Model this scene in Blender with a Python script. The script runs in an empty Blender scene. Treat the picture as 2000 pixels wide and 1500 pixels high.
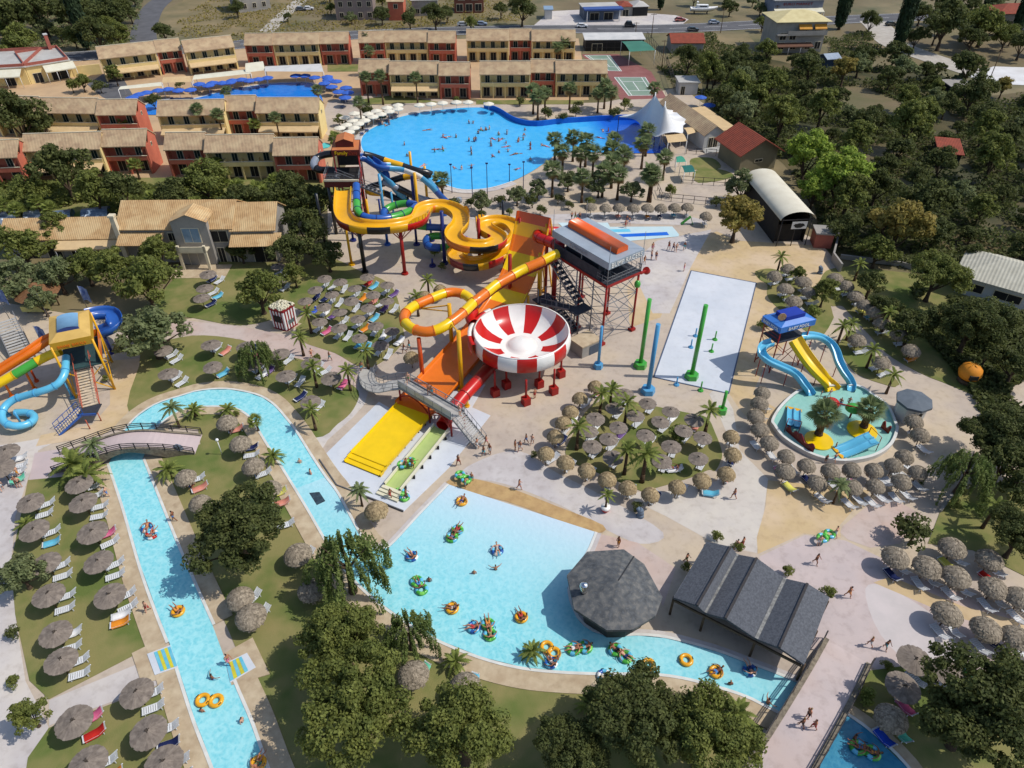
import bpy, bmesh, math, random
import numpy as np
from mathutils import Vector, Matrix, noise as mnoise
from mathutils.geometry import tessellate_polygon
R = math.radians
scene = bpy.context.scene
COL = scene.collection
# ---------------------------------------------------------------- camera
CAM_H, TILT, FPX = 60.0, R(39.4),1400.0
cd = bpy.data.cameras.new('camera'); cam = bpy.data.objects.new('camera', cd); COL.objects.link(cam)
cam.location = (0,0, CAM_H); cam.rotation_euler = (R(90) - TILT, 0,0)
cd.sensor_width = 36.0; cd.lens = 36.0 * FPX / 2000.0; cd.clip_start = 1.0; cd.clip_end = 4000
scene.camera = cam
scene.render.resolution_x, scene.render.resolution_y = 1024,768
# ---------------------------------------------------------------- sky and sun
SUN_EL, SUN_AZ = R(53), R(-3)          # azimuth of the sun from +X
sdir = Vector((math.cos(SUN_EL) * math.cos(SUN_AZ), math.cos(SUN_EL) * math.sin(SUN_AZ), math.sin(SUN_EL)))
w = bpy.data.worlds.new('World'); scene.world = w; w.use_nodes = True
nt = w.node_tree; bg = nt.nodes['Background']; sk = nt.nodes.new('ShaderNodeTexSky')
sk.sky_type = 'NISHITA'; sk.sun_disc = False; sk.sun_elevation = SUN_EL
sk.sun_rotation = math.atan2(sdir.x, sdir.y); sk.air_density = 1.0; sk.dust_density = 1.2
nt.links.new(sk.outputs[0], bg.inputs[0]); bg.inputs[1].default_value = 0.14
sl = bpy.data.lights.new('sun', 'SUN'); so = bpy.data.objects.new('sun', sl); COL.objects.link(so)
sl.energy = 3.7; sl.angle = R(0.5); sl.color = (1.0,0.95,0.87)
so.rotation_euler = (-sdir).to_track_quat('-Z', 'Y').to_euler(); so.location = (60,0,90)
vs = scene.view_settings; vs.view_transform = 'Standard'; vs.look = 'None'; vs.gamma = 1; vs.use_curve_mapping = False
vs.exposure = 0.0
scene.cycles.max_bounces = 6; scene.cycles.transparent_max_bounces = 6; scene.cycles.diffuse_bounces = 3
scene.cycles.use_denoising = True
# ---------------------------------------------------------------- helpers
random.seed(7); RNG = np.random.default_rng(7)
_ct, _st = math.cos(TILT), math.sin(TILT)
def G(px, py, z=0.0):
 """point at height z that the photograph shows at pixel px,py (2000 x 1500)"""
 x = (px - 1000) / FPX; y = (750 - py) / FPX
 d = Vector((x, _ct + y * _st, -_st + y * _ct)); t = (z - CAM_H) / d.z
 return Vector((d.x * t, d.y * t, z))
def PX(p):
 z = p[2] - CAM_H; dep = p[1] * _ct - z * _st
 return 1000 + FPX * p[0] / dep, 750 - FPX * (p[1] * _st + z * _ct) / dep
def Z(o, pts):
 """read-off coordinates in an enlargement (x0,y0,scale) back to photograph pixels"""
 return [(o[0] + p[0] / o[2], o[1] + p[1] / o[2]) + tuple(p[2:]) for p in pts]
def GG(pts, z=0.0): return [G(p[0], p[1], p[2] if len(p) > 2 else z) for p in pts]
def S(r, g, b, k=0.8):
 f = lambda c: ((c / 255) / 12.92 if c / 255 <= .04045 else ((c / 255 + .055) / 1.055) ** 2.4)
 return (f(r) * k, f(g) * k, f(b) * k)
MATS = {}
def mat(name, c, c2=None, scale=2.0, rough=0.7, spec=0.3, bump=0.0, detail=4.0, coord='obj', island=0.0, mix=(0.35,0.65), c3=None, s3=0.15, bscale=None, metal=0.0, stretch=None, stain=0.0, sstain=1.1):
 """procedural material: two colours mixed by noise, optional third at a larger scale, per-piece variation and bump"""
 if name in MATS: return MATS[name]
 m = bpy.data.materials.new(name); m.use_nodes = True; n = m.node_tree.nodes; L = m.node_tree.links
 b = n['Principled BSDF']; b.inputs['Roughness'].default_value = rough; b.inputs['Specular IOR Level'].default_value = spec
 b.inputs['Metallic'].default_value = metal
 tc = n.new('ShaderNodeTexCoord'); geo = n.new('ShaderNodeNewGeometry')
 src = geo.outputs['Position'] if coord == 'world' else tc.outputs['Object']
 if stretch:
  mp = n.new('ShaderNodeMapping'); mp.inputs['Scale'].default_value = stretch; L.new(src, mp.inputs[0]); src = mp.outputs[0]
 def nz(sc, dt=detail):
  t = n.new('ShaderNodeTexNoise'); t.inputs['Scale'].default_value = sc; t.inputs['Detail'].default_value = dt
  t.inputs['Roughness'].default_value = 0.6; L.new(src, t.inputs['Vector']); return t
 def ramp(o, a, z_):
  r = n.new('ShaderNodeMapRange'); r.inputs['From Min'].default_value = a; r.inputs['From Max'].default_value = z_; L.new(o, r.inputs[0]); return r.outputs[0]
 def mixc(f, A, B):
  x = n.new('ShaderNodeMix'); x.data_type = 'RGBA'
  if hasattr(f, 'is_linked') or not isinstance(f, float): L.new(f, x.inputs[0])
  else: x.inputs[0].default_value = f
  for s, v in ((6, A),(7, B)):
   if isinstance(v, tuple): x.inputs[s].default_value = (*v[:3],1)
   else: L.new(v, x.inputs[s])
  return x.outputs[2]
 c2 = c2 or tuple(v * 0.82 for v in c)
 col = mixc(ramp(nz(scale).outputs[0], *mix), c, c2)
 if c3: col = mixc(ramp(nz(s3,3).outputs[0],0.45,0.62), col, c3)
 if stain:
  x = n.new('ShaderNodeMix'); x.data_type = 'RGBA'; x.blend_type = 'MULTIPLY'; L.new(ramp(nz(sstain, 12).outputs[0],.5,.72), x.inputs[0]); L.new(col, x.inputs[6]); x.inputs[7].default_value = (1 - stain, 1 - stain * 1.1,1 - stain * 1.2,1); col = x.outputs[2]
 if island:
  h = n.new('ShaderNodeHueSaturation'); L.new(col, h.inputs['Color'])
  mr = n.new('ShaderNodeMapRange'); mr.inputs['To Min'].default_value = 1 - island; mr.inputs['To Max'].default_value = 1 + island
  L.new(geo.outputs['Random Per Island'], mr.inputs[0]); L.new(mr.outputs[0], h.inputs['Value']); col = h.outputs[0]
 L.new(col, b.inputs['Base Color'])
 if bump:
  bp = n.new('ShaderNodeBump'); bp.inputs['Strength'].default_value = bump; bp.inputs['Distance'].default_value = 0.05
  L.new(nz(bscale or scale * 4).outputs[0], bp.inputs['Height']); L.new(bp.outputs[0], b.inputs['Normal'])
 MATS[name] = m; return m
def tag(o, label=None, cat=None, group=None, kind=None):
 if label: o['label'] = label
 if cat: o['category'] = cat
 if group: o['group'] = group
 if kind: o['kind'] = kind
 return o
def thing(name, label, cat, loc=(0,0,0), rz=0.0, group=None):
 o = bpy.data.objects.new(name, None); COL.objects.link(o); o.location = loc; o.rotation_euler = (0,0, rz)
 o.empty_display_size = 0.2
 return tag(o, label, cat, group)
def kids(o): return [c for c in o.children]
KIDS = {}; OFF = {}
def add_kid(p, c): KIDS.setdefault(p.name, []).append(c)
def dup(o, loc=None, rz=None, sc=None, label=None, group=None, parent=None):
 """copy of a thing with copies of its parts and sub-parts (mesh data shared)"""
 c = o.copy(); COL.objects.link(c)
 if parent is not None: c.parent = parent; add_kid(parent, c)
 if loc is not None: c.location = loc
 if rz is not None: c.rotation_euler = (0,0, rz)
 if sc is not None: c.scale = sc if hasattr(sc, '__len__') else (sc, sc, sc)
 if label: c['label'] = label
 if group: c['group'] = group
 for k in list(KIDS.get(o.name, [])): dup(k, parent=c)
 return c
class MB:
 """collects faces of several materials into ONE mesh"""
 def __init__(s): s.v = []; s.f = []; s.m = []; s.s = []; s.mats = []; s.cur = 0; s.sm = False
 def use(s, m, smooth=False):
  if m not in s.mats: s.mats.append(m)
  s.cur = s.mats.index(m); s.sm = smooth; return s
 def vs(s, pts):
  i = len(s.v); s.v.extend([tuple(p) for p in pts]); return i
 def face(s, idx): s.f.append(tuple(idx)); s.m.append(s.cur); s.s.append(s.sm)
 def poly(s, pts): i = s.vs(pts); s.face(range(i, i + len(pts))); return s
 def box(s, c, d, rz=0.0, ax=None):
  c = Vector(c); hx, hy, hz = d[0] / 2, d[1] / 2, d[2] / 2
  M = Matrix.Rotation(rz, 3, 'Z') if ax is None else ax
  i = s.vs([c + M @ Vector((x * hx, y * hy, z * hz)) for x in (-1,1) for y in (-1,1) for z in (-1,1)])
  for q in ((0,1,3,2),(4,6,7,5),(0,4,5,1),(2,3,7,6),(0,2,6,4),(1,5,7,3)): s.face([i + k for k in q])
  return s
 def cyl(s, a, b, r0, r1=None, n=8, caps=True, smooth=True):
  a, b = Vector(a), Vector(b); r1 = r0 if r1 is None else r1; d = (b - a)
  if d.length < 1e-6: return s
  q = d.to_track_quat('Z', 'Y'); o = s.sm; s.sm = smooth
  i = s.vs([a + q @ Vector((r0 * math.cos(t), r0 * math.sin(t),0)) for t in [2 * math.pi * k / n for k in range(n)]])
  s.vs([b + q @ Vector((r1 * math.cos(t), r1 * math.sin(t),0)) for t in [2 * math.pi * k / n for k in range(n)]])
  for k in range(n): s.face((i + k, i + (k + 1) % n, i + n + (k + 1) % n, i + n + k))
  s.sm = False
  if caps: s.face([i + k for k in range(n)][::-1]); s.face([i + n + k for k in range(n)])
  s.sm = o; return s
 def bar(s, a, b, w=0.08, h=None):
  a, b = Vector(a), Vector(b); d = b - a
  if d.length < 1e-6: return s
  q = d.to_track_quat('Y', 'Z').to_matrix(); s.box((a + b) / 2,(w, d.length, h or w), ax=q); return s
 def prism(s, poly, z0, z1, top=True, bottom=False, side=True):
  n = len(poly); A = sum(poly[k][0] * poly[(k + 1) % n][1] - poly[(k + 1) % n][0] * poly[k][1] for k in range(n))
  if A < 0: poly = poly[::-1]
  i = s.vs([(p[0], p[1], z0) for p in poly]); s.vs([(p[0], p[1], z1) for p in poly])
  if side:
   for k in range(n): s.face((i + k, i + (k + 1) % n, i + n + (k + 1) % n, i + n + k))
  if top or bottom:
   tri = tessellate_polygon([[Vector((p[0], p[1],0)) for p in poly]])
   for t in tri:
    a = [poly[k] for k in t]
    cr = (a[1][0] - a[0][0]) * (a[2][1] - a[0][1]) - (a[2][0] - a[0][0]) * (a[1][1] - a[0][1])
    t = t if cr > 0 else t[::-1]
    if top: s.face([i + n + k for k in t])
    if bottom: s.face([i + k for k in t[::-1]])
  return s
 def lathe(s, prof, n=24, c=(0,0,0), mfun=None, smooth=True, a0=0.0, a1=2 * math.pi):
  o = s.sm; s.sm = smooth; full = abs(a1 - a0 - 2 * math.pi) < 1e-6; cols = n if full else n + 1
  i = s.vs([(c[0] + r * math.cos(a0 + (a1 - a0) * k / n), c[1] + r * math.sin(a0 + (a1 - a0) * k / n), c[2] + z) for r, z in prof for k in range(cols)])
  for j in range(len(prof) - 1):
   for k in range(n):
    k2 = (k + 1) % cols
    if mfun: s.use(mfun(j, k), smooth)
    s.face((i + j * cols + k, i + j * cols + k2, i + (j + 1) * cols + k2, i + (j + 1) * cols + k))
  s.sm = o; return s
 def sweep(s, path, prof, closed=True, mfun=None, ups=None, caps=False, smooth=True):
  """sweep profile (u sideways, w upwards) along path; mfun(i) gives the material of segment i; ups tilt per point"""
  n = len(path); m = len(prof); o = s.sm; s.sm = smooth; path = [Vector(p) for p in path]; i0 = len(s.v)
  for k in range(n):
   t = (path[min(k + 1, n - 1)] - path[max(k - 1,0)]).normalized()
   up = Vector((0,0,1))
   side = t.cross(up)
   side = side.normalized() if side.length > 1e-4 else Vector((1,0,0))
   up = side.cross(t)
   if ups:
    q = Matrix.Rotation(ups[k],3, t); side = q @ side; up = q @ up
   s.vs([path[k] + side * u + up * w_ for u, w_ in prof])
  for k in range(n - 1):
   if mfun: s.use(mfun(k), smooth)
   for j in range(m if closed else m - 1):
    j2 = (j + 1) % m
    s.face((i0 + k * m + j, i0 + k * m + j2, i0 + (k + 1) * m + j2, i0 + (k + 1) * m + j))
  if caps and closed:
   s.sm = False; s.face([i0 + j for j in range(m)]); s.face([i0 + (n - 1) * m + j for j in range(m)][::-1])
  s.sm = o; return s
 def build(s, name, parent=None, off=None, label=None, cat=None, group=None, kind=None):
  me = bpy.data.meshes.new(name)
  off = Vector(off) if off is not None else (OFF.get(parent.name, Vector()) if parent is not None else Vector())
  par = parent
  if off.length: me.from_pydata([(a - off.x, b - off.y, c - off.z) for a, b, c in s.v],[], s.f)
  else: me.from_pydata(s.v, [], s.f)
  for m in s.mats: me.materials.append(m)
  me.polygons.foreach_set('material_index', s.m); me.polygons.foreach_set('use_smooth', s.s); me.update()
  ob = bpy.data.objects.new(name, me); COL.objects.link(ob)
  if par is not None:
   ob.parent = par; add_kid(par, ob)
   if off.length: OFF[ob.name] = off
  elif off.length: ob.location = off
  return tag(ob, label, cat, group, kind)
def wthing(name, label, cat, loc, group=None):
 """thing whose parts are given in world coordinates"""
 loc = Vector(loc); loc.z = 0; o = thing(name, label, cat, loc, 0, group); OFF[o.name] = loc; return o
def spline(pts, per=6, closed=False):
 """Catmull-Rom through points of any dimension"""
 P = [np.array(p, float) for p in pts]; n = len(P); out = []
 for i in range(n if closed else n - 1):
  p0, p1, p2, p3 = (P[(i - 1) % n], P[i], P[(i + 1) % n], P[(i + 2) % n]) if closed else (P[max(i - 1,0)], P[i], P[i + 1], P[min(i + 2, n - 1)])
  for k in range(per):
   t = k / per
   out.append(0.5 * ((2 * p1) + (-p0 + p2) * t + (2 * p0 - 5 * p1 + 4 * p2 - p3) * t * t + (-p0 + 3 * p1 - 3 * p2 + p3) * t ** 3))
 if not closed: out.append(P[-1])
 return out
def even(pts, step):
 """resample a polyline at even spacing"""
 P = [np.array(p, float) for p in pts]; d = [0]
 for a, b in zip(P, P[1:]): d.append(d[-1] + np.linalg.norm(b - a))
 n = max(2, int(round(d[-1] / step)) + 1); D = np.array(P)
 return [Vector([np.interp(x, d, D[:, k]) for k in range(D.shape[1])]) for x in np.linspace(0, d[-1], n)]
ORD = ['first', 'second', 'third', 'fourth', 'fifth', 'sixth', 'seventh', 'eighth', 'ninth', 'tenth', 'eleventh', 'twelfth', 'thirteenth', 'fourteenth', 'fifteenth', 'sixteenth', 'seventeenth', 'eighteenth', 'nineteenth', 'twentieth']
def rows(pix, gap):
 """row and place-in-row of each pixel, rows counted from the far side, places from the left"""
 idx = sorted(range(len(pix)), key=lambda i: pix[i][1]); out = [None] * len(pix); r = []; cur = []
 for i in idx:
  if cur and pix[i][1] - pix[cur[0]][1] > gap: r.append(cur); cur = []
  cur.append(i)
 if cur: r.append(cur)
 for a, row in enumerate(r):
  for b, i in enumerate(sorted(row, key=lambda i: pix[i][0])): out[i] = (a, b)
 return out
# ---------------------------------------------------------------- ground
def water_mat(name, deep, caustic, rough=0.12, grad=None, sc=0.55, amt=0.5):
 m = bpy.data.materials.new(name); m.use_nodes = True; n = m.node_tree.nodes; L = m.node_tree.links; b = n['Principled BSDF']
 b.inputs['Roughness'].default_value = rough; b.inputs['IOR'].default_value = 1.33
 geo = n.new('ShaderNodeNewGeometry')
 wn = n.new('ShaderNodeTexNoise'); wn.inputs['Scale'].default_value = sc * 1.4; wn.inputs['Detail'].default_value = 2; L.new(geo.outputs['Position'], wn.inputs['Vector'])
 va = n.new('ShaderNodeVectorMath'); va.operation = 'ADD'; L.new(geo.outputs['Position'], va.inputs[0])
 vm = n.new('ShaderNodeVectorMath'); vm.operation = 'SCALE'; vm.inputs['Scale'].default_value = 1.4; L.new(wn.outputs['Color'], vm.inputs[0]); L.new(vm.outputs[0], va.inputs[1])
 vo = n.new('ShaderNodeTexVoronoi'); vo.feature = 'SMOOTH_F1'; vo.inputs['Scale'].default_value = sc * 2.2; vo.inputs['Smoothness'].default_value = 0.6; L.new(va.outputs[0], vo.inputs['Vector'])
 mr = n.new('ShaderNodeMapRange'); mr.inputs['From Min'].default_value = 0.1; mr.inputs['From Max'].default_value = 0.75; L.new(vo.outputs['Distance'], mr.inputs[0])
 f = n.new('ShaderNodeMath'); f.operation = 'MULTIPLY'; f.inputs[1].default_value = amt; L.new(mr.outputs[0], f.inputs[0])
 x = n.new('ShaderNodeMix'); x.data_type = 'RGBA'; L.new(f.outputs[0], x.inputs[0]); x.inputs[6].default_value = (*deep, 1); x.inputs[7].default_value = (*caustic, 1)  # caustic light painted in: a paler web mixed into the even water colour
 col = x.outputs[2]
 if grad:   # depth of the sloping floor: distance along an axis from the dry end
  (ox, oy),(dx, dy), stops = grad
  dt = n.new('ShaderNodeVectorMath'); dt.operation = 'DOT_PRODUCT'; dt.inputs[1].default_value = (dx, dy, 0)
  sb = n.new('ShaderNodeVectorMath'); sb.operation = 'SUBTRACT'; sb.inputs[1].default_value = (ox, oy, 0); L.new(geo.outputs['Position'], sb.inputs[0]); L.new(sb.outputs[0], dt.inputs[0])
  cr = n.new('ShaderNodeValToRGB'); mr2 = n.new('ShaderNodeMapRange'); mr2.inputs['From Max'].default_value = stops[-1][0]; L.new(dt.outputs['Value'], mr2.inputs[0]); L.new(mr2.outputs[0], cr.inputs[0])
  els = cr.color_ramp.elements
  for k, (d, c) in enumerate(stops):
   e = els[k] if k < 2 else els.new(d / stops[-1][0]); e.position = d / stops[-1][0]; e.color = (*c[:3], c[3])
  x2 = n.new('ShaderNodeMix'); x2.data_type = 'RGBA'; L.new(cr.outputs['Alpha'], x2.inputs[0]); L.new(cr.outputs['Color'], x2.inputs[6]); L.new(col, x2.inputs[7]); col = x2.outputs[2]
 L.new(col, b.inputs['Base Color'])
 bn = n.new('ShaderNodeTexNoise'); bn.inputs['Scale'].default_value = 2.2; bn.inputs['Detail'].default_value = 3; L.new(geo.outputs['Position'], bn.inputs['Vector'])
 bp = n.new('ShaderNodeBump'); bp.inputs['Strength'].default_value = 0.35; bp.inputs['Distance'].default_value = 0.12; L.new(bn.outputs[0], bp.inputs['Height']); L.new(bp.outputs[0], b.inputs['Normal'])
 return m
M_dirt = mat('dry_ground', S(168,150,112,.6), S(110,112,74,.55), scale=.06, coord='world', c3=S(134,118,86,.62), s3=.02, bump=.3, bscale=1.2, detail=8)
M_lawn = mat('lawn_grass', S(128,130,78,.8), S(152,140,94,.8), scale=.3, coord='world', c3=S(106,120,64,.78), s3=.16, bump=.5, bscale=7, detail=10, rough=.95, spec=.1, mix=(.25,.75))
M_pave = mat('stamped_concrete', S(208,192,174,.76), S(194,179,165,.74), scale=.25, coord='world', c3=S(210,192,166,.76), s3=.09, bump=.15, bscale=3, detail=9, rough=.8, stain=.16)
M_yel = mat('sand_concrete', S(216,190,144,.76), S(208,182,142,.76), scale=.4, coord='world', c3=S(216,192,160), s3=.12, detail=9, rough=.8, stain=.16)
M_gry = mat('grey_concrete', S(206,200,198), S(192,184,182), scale=.35, coord='world', c3=S(214,206,198), s3=.1, detail=9, rough=.8, stain=.18)
M_pink = mat('pink_concrete', S(206,180,166), S(192,172,164), scale=.3, coord='world', c3=S(204,188,180), s3=.1, detail=9, rough=.8, stain=.18)
M_asph = mat('asphalt', S(120,120,124,.6), S(104,104,108,.6), scale=.3, coord='world', rough=.9)
M_gravel = mat('white_gravel', S(196,190,180), S(176,168,158), scale=.5, coord='world', rough=.95)
M_cope = mat('coping_stone', S(212,194,164,.76), S(190,168,138,.74), scale=.7, coord='world', detail=8, rough=.85, stain=.2)
M_white = mat('white_paint', (.78,.78,.77),(.70,.70,.70), scale=.5, rough=.5)
M_pad = mat('white_pad', S(222,226,232), S(208,214,222), scale=.2, coord='world', rough=.55, detail=8, stain=.07)
M_track = mat('clay_red', S(150,92,88,.7), S(164,110,104,.7), scale=.3, coord='world')
M_court = mat('court_green', S(132,158,140,.7), S(150,170,152,.7), scale=.2, coord='world')
def sheet(name, pix, m, z, label=None, cat=None, smooth=0, kind='structure', th=0.0):
 pts = [G(p[0], p[1],0) for p in pix]
 if smooth: pts = [Vector(p) for p in spline([(p.x, p.y) for p in pts], smooth, True)]
 mb = MB().use(m); mb.prism([(p[0], p[1]) for p in pts], z - th, z, side=th > 0)
 return mb.build(name, label=label, cat=cat, kind=kind)
# base terrain: one sheet, gently rising far away
mb = MB().use(M_dirt, True); xs = np.linspace(-700,700,57); ys = np.concatenate([np.linspace(-40,330,30), np.linspace(350,1600,26)])
def terr(x, y):
 d = max(0.0, y - 330.0); return d * 0.06 + 14 * (1 - math.exp(-d / 260)) * (mnoise.noise((x * .004, y * .004,3.1)) + .6) - 0.02
i0 = mb.vs([(x, y, terr(x, y)) for y in ys for x in xs]); nx = len(xs)
for j in range(len(ys) - 1):
 for k in range(nx - 1): mb.face((i0 + j * nx + k, i0 + j * nx + k + 1, i0 + (j + 1) * nx + k + 1, i0 + (j + 1) * nx + k))
mb.build('terrain', label='dry grassy ground around the park and up to the hills', cat='ground', kind='structure')
sheet('park_pavement', [(-160,560),(60,600),(260,635),(560,600),(640,470),(640,380),(690,300),(620,250),(640,200),(700,180),(900,196),(1000,205),(1180,200),(1330,170),(1440,250),(1470,330),(1480,420),(1600,470),(1640,520),(1760,545),(2080,640),(2120,1000),(2400,1700),(-500,1700)], M_pave, .004, 'beige stamped concrete paving through the water park', 'pavement')
sheet('hotel_pavement', [(-200,250),(-120,130),(190,110),(460,78),(1130,75),(1150,195),(1000,200),(900,190),(660,215),(645,360),(560,372),(-200,372)], mat('tan_paving', S(208,176,136), S(190,160,126), scale=.2, coord='world', detail=8),.003, 'tan paving between the hotel terraces', 'pavement')
P = [('yellow_pavement', M_yel, [(1300,488),(1400,452),(1440,470),(1605,480),(1622,520),(1600,575),(1560,640),(1490,720),(1470,770),(1520,800),(1510,870),(1445,800),(1425,770),(1478,552),(1350,528),(1330,520),(1290,620),(1230,640),(1225,560)],0),
 ('grey_pavement', M_gry, [(1283,470),(1390,448),(1350,520),(1308,612),(1275,612),(1250,560),(1250,500)],0),
 ('grey_pavement', M_gry, [(925,905),(1010,880),(1090,925),(1180,970),(1295,1040),(1250,1062),(1165,1025),(1090,985),(985,945),(905,930)],4),
 ('grey_pavement', mat('pale_concrete', S(216,208,196), S(204,196,188), scale=.3, coord='world', detail=9, stain=.15),[(1405,752),(1432,800),(1445,880),(1500,935),(1492,1000),(1478,1080),(1405,1066),(1300,1008),(1200,960),(1290,962),(1400,940),(1425,860),(1400,800),(1385,770)],0),
 ('pink_pavement', M_pink, [(1160,1040),(1245,1060),(1320,1110),(1295,1185),(1265,1125),(1205,1080),(1150,1075)],0),
 ('yellow_pavement', M_yel, [(1500,938),(1570,945),(1700,958),(1640,1026),(1642,1050),(1570,1042),(1480,1082),(1478,1050),(1495,990)],0),
 ('pink_pavement', M_pink, [(1646,1028),(1722,964),(1800,1004),(1758,1062),(1700,1070),(1656,1054),(1641,1040)],0),
 ('pink_pavement', mat('mauve_concrete', S(206,190,186), S(194,180,178), scale=.25, coord='world', c3=S(200,178,168), s3=.08, detail=9, stain=.18),[(1482,1088),(1572,1045),(1652,1056),(1762,1110),(2060,1240),(2060,1345),(1830,1345),(1690,1300),(1560,1260),(1500,1140)],0),
 ('white_pavement', mat('chalk_concrete', S(212,202,200), S(200,192,190), scale=.5, coord='world', detail=9),[(1690,1150),(1740,1150),(1850,1225),(1870,1300),(1800,1310),(1720,1240)],4),
 ('yellow_stripe', M_yel, [(1706,1138),(1740,1126),(1880,1184),(2040,1226),(2040,1250),(1860,1204)],0),
 ('white_pavement', M_gry, [(-60,880),(60,860),(150,842),(75,880),(55,935),(30,1010),(22,1100),(30,1200),(50,1330),(95,1420),(40,1580),(-100,1580)],0),
 ('pink_pavement', mat('lilac_concrete', S(208,190,188), S(196,180,180), scale=.3, coord='world'),[(68,885),(150,872),(205,862),(112,940),(55,945)],0),
 ('yellow_pavement', M_yel, [(215,705),(272,700),(275,730),(245,820),(200,850),(70,872),(80,850),(180,830),(215,790)],0),
 ('pink_pavement', M_pink, [(240,650),(330,622),(480,640),(560,655),(655,690),(712,722),(700,762),(660,738),(540,690),(470,663),(375,655)],0),
 ('grey_pavement', M_gry, [(700,742),(722,756),(712,790),(690,815),(640,860),(625,885),(605,860),(655,828),(690,798)],0),
 ('white_pavement', M_gry, [(96,1368),(262,1300),(325,1262),(332,1305),(330,1330),(140,1400),(96,1418)],0),
 ('grey_pavement', M_gry, [(905,425),(1060,420),(1290,410),(1385,432),(1340,440),(1200,436),(1000,440)],0)]
for k, (nm, m, pp, sm) in enumerate(P):
 sheet(nm, pp, m, .008 + .0015 * k, smooth=sm, label='%s concrete area laid in the park paving' % nm.split('_')[0], cat='pavement')
LAWN = [[(766,562),(779,592),(787,640),(788,665),(762,696),(712,719),(654,690),(592,668),(578,640),(592,610),(560,590),(560,540),(640,505),(700,528),(745,545)],
 [(272,715),(285,680),(375,656),(470,664),(540,691),(600,706),(660,737),(700,764),(690,800),(660,828),(605,857),(400,840),(255,815)],
 [(312,895),(350,1010),(450,1240),(560,1500),(580,1580),(1480,1580),(1492,1390),(1200,1330),(1000,1315),(850,1265),(720,1160),(590,1040),(500,850),(470,810),(420,790),(380,800),(392,868)],
 [(55,938),(120,932),(208,950),(235,1010),(302,1250),(258,1282),(96,1366),(58,1330),(30,1200),(22,1100)],
 [(96,1422),(335,1330),(420,1580),(40,1580),(55,1480)],
 Z((1040,720,5),[(540,400),(720,290),(830,290),(1200,370),(1500,430),(1700,480),(1780,620),(1850,820),(1830,920),(1780,1000),(1720,990),(1560,1060),(1300,1140),(1100,1190),(1040,1190),(620,1010),(420,930),(320,820),(420,600)]),
 Z((1460,460,6.25),[(90,450),(200,410),(330,415),(520,480),(660,600),(860,650),(980,770),(1040,960),(1040,1030),(900,1230),(700,1160),(320,840),(240,720),(240,600),(150,540)]),
 Z((1460,460,6.25),[(870,640),(890,540),(1020,410),(1500,410),(3200,720),(3200,1950),(2400,1800),(1780,1500),(1500,1230),(1250,960),(1150,860),(1000,850)]),
 Z((1300,400,2.857),[(960,790),(1040,700),(1140,820),(1290,980),(1290,1010),(1250,1012),(1060,940),(970,810)]),
 [(1835,1002),(1870,960),(1960,940),(2090,950),(2120,1180),(2000,1125),(1900,1075),(1812,1062)],
 [(1640,1342),(1700,1310),(1760,1302),(1840,1345),(2000,1345),(2080,1580),(1790,1580),(1700,1432),(1642,1392)],
 [(285,680),(262,640),(370,520),(460,512),(590,520),(600,560),(560,610),(470,636),(330,618)],
 Z((1180,170,6.25),[(1060,880),(1320,870),(1420,990),(1110,1010)]), Z((1180,170,6.25),[(1110,1025),(1430,1010),(1580,1100),(1150,1170)]),
 [(700,195),(770,186),(860,200),(700,205)],[(930,196),(1140,196),(1140,204),(930,204)],[(640,126),(700,126),(700,140),(640,140)],[(-100,360),(640,350),(640,400),(560,420),(-100,440)]]
for k, pp in enumerate(LAWN):
 sheet('lawn', pp, M_lawn, .05 + .001 * k, label='mown lawn bordered by the paving', cat='lawn', smooth=0 if k in (2,3,4,9,10,14,15,16) else 4, th=.045)
# roads far off
def road(name, pix, wd, m, z, label):
 pts = even(spline([(q.x, q.y) for q in GG(pix)],6),4.0); mb = MB().use(m)
 n = len(pts); L_ = []; R_ = []
 for k in range(n):
  t = (pts[min(k + 1, n - 1)] - pts[max(k - 1,0)]).normalized(); s = Vector((t.y, -t.x))
  L_.append(pts[k] - s * wd / 2); R_.append(pts[k] + s * wd / 2)
 for k in range(n - 1):
  zz = [max(0, terr(p.x, p.y)) + z for p in (L_[k], R_[k], R_[k + 1], L_[k + 1])]
  mb.poly([(p.x, p.y, q) for p, q in zip((L_[k], R_[k], R_[k + 1], L_[k + 1]), zz)])
 return mb.build(name, label=label, cat='road', kind='structure'), pts
_, MAINROAD = road('road', [(-80,128),(120,112),(340,98),(520,82),(700,68),(900,60),(1100,57),(1300,56),(1500,47),(1700,36),(2050,26)],11, M_asph, .05, 'asphalt main road running along the hotel')
mbm = MB().use(M_white)
for off in (-4.9,0.0,4.9):
 for k in range(0, len(MAINROAD) - 1):
  if off == 0 and k % 3 == 2: continue
  a, b = MAINROAD[k], MAINROAD[k + 1]; t = (b - a).normalized(); s = Vector((t.y, -t.x))
  mbm.poly([(p.x, p.y, .07) for p in (a + s * (off - .09), a + s * (off + .09), b + s * (off + .09), b + s * (off - .09))])
mbm.build('road_markings', label='white lines painted on the main road', cat='road markings', kind='structure')
road('side_road', [(290,100),(280,75),(285,45),(300,15),(330,-10)],8, M_asph, .04, 'grey side road climbing away past the olive trees')
road('track', [(520,62),(545,38),(570,15),(600,-10)],5, M_gravel, .035, 'pale dirt track beyond the terraces')
road('gravel_road', [(1705,42),(1725,62),(1740,82),(1780,100),(1850,124),(1905,142)],9, M_gravel, .06, 'white gravel road through the scrub')
sheet('gravel_yard', [(1890,150),(1940,130),(2100,135),(2200,175),(1960,165)], mat('white_marl', S(232,232,232), S(216,214,212), scale=.2, coord='world'),.06, 'white gravel yard at the edge of the scrub', 'yard')
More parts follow.
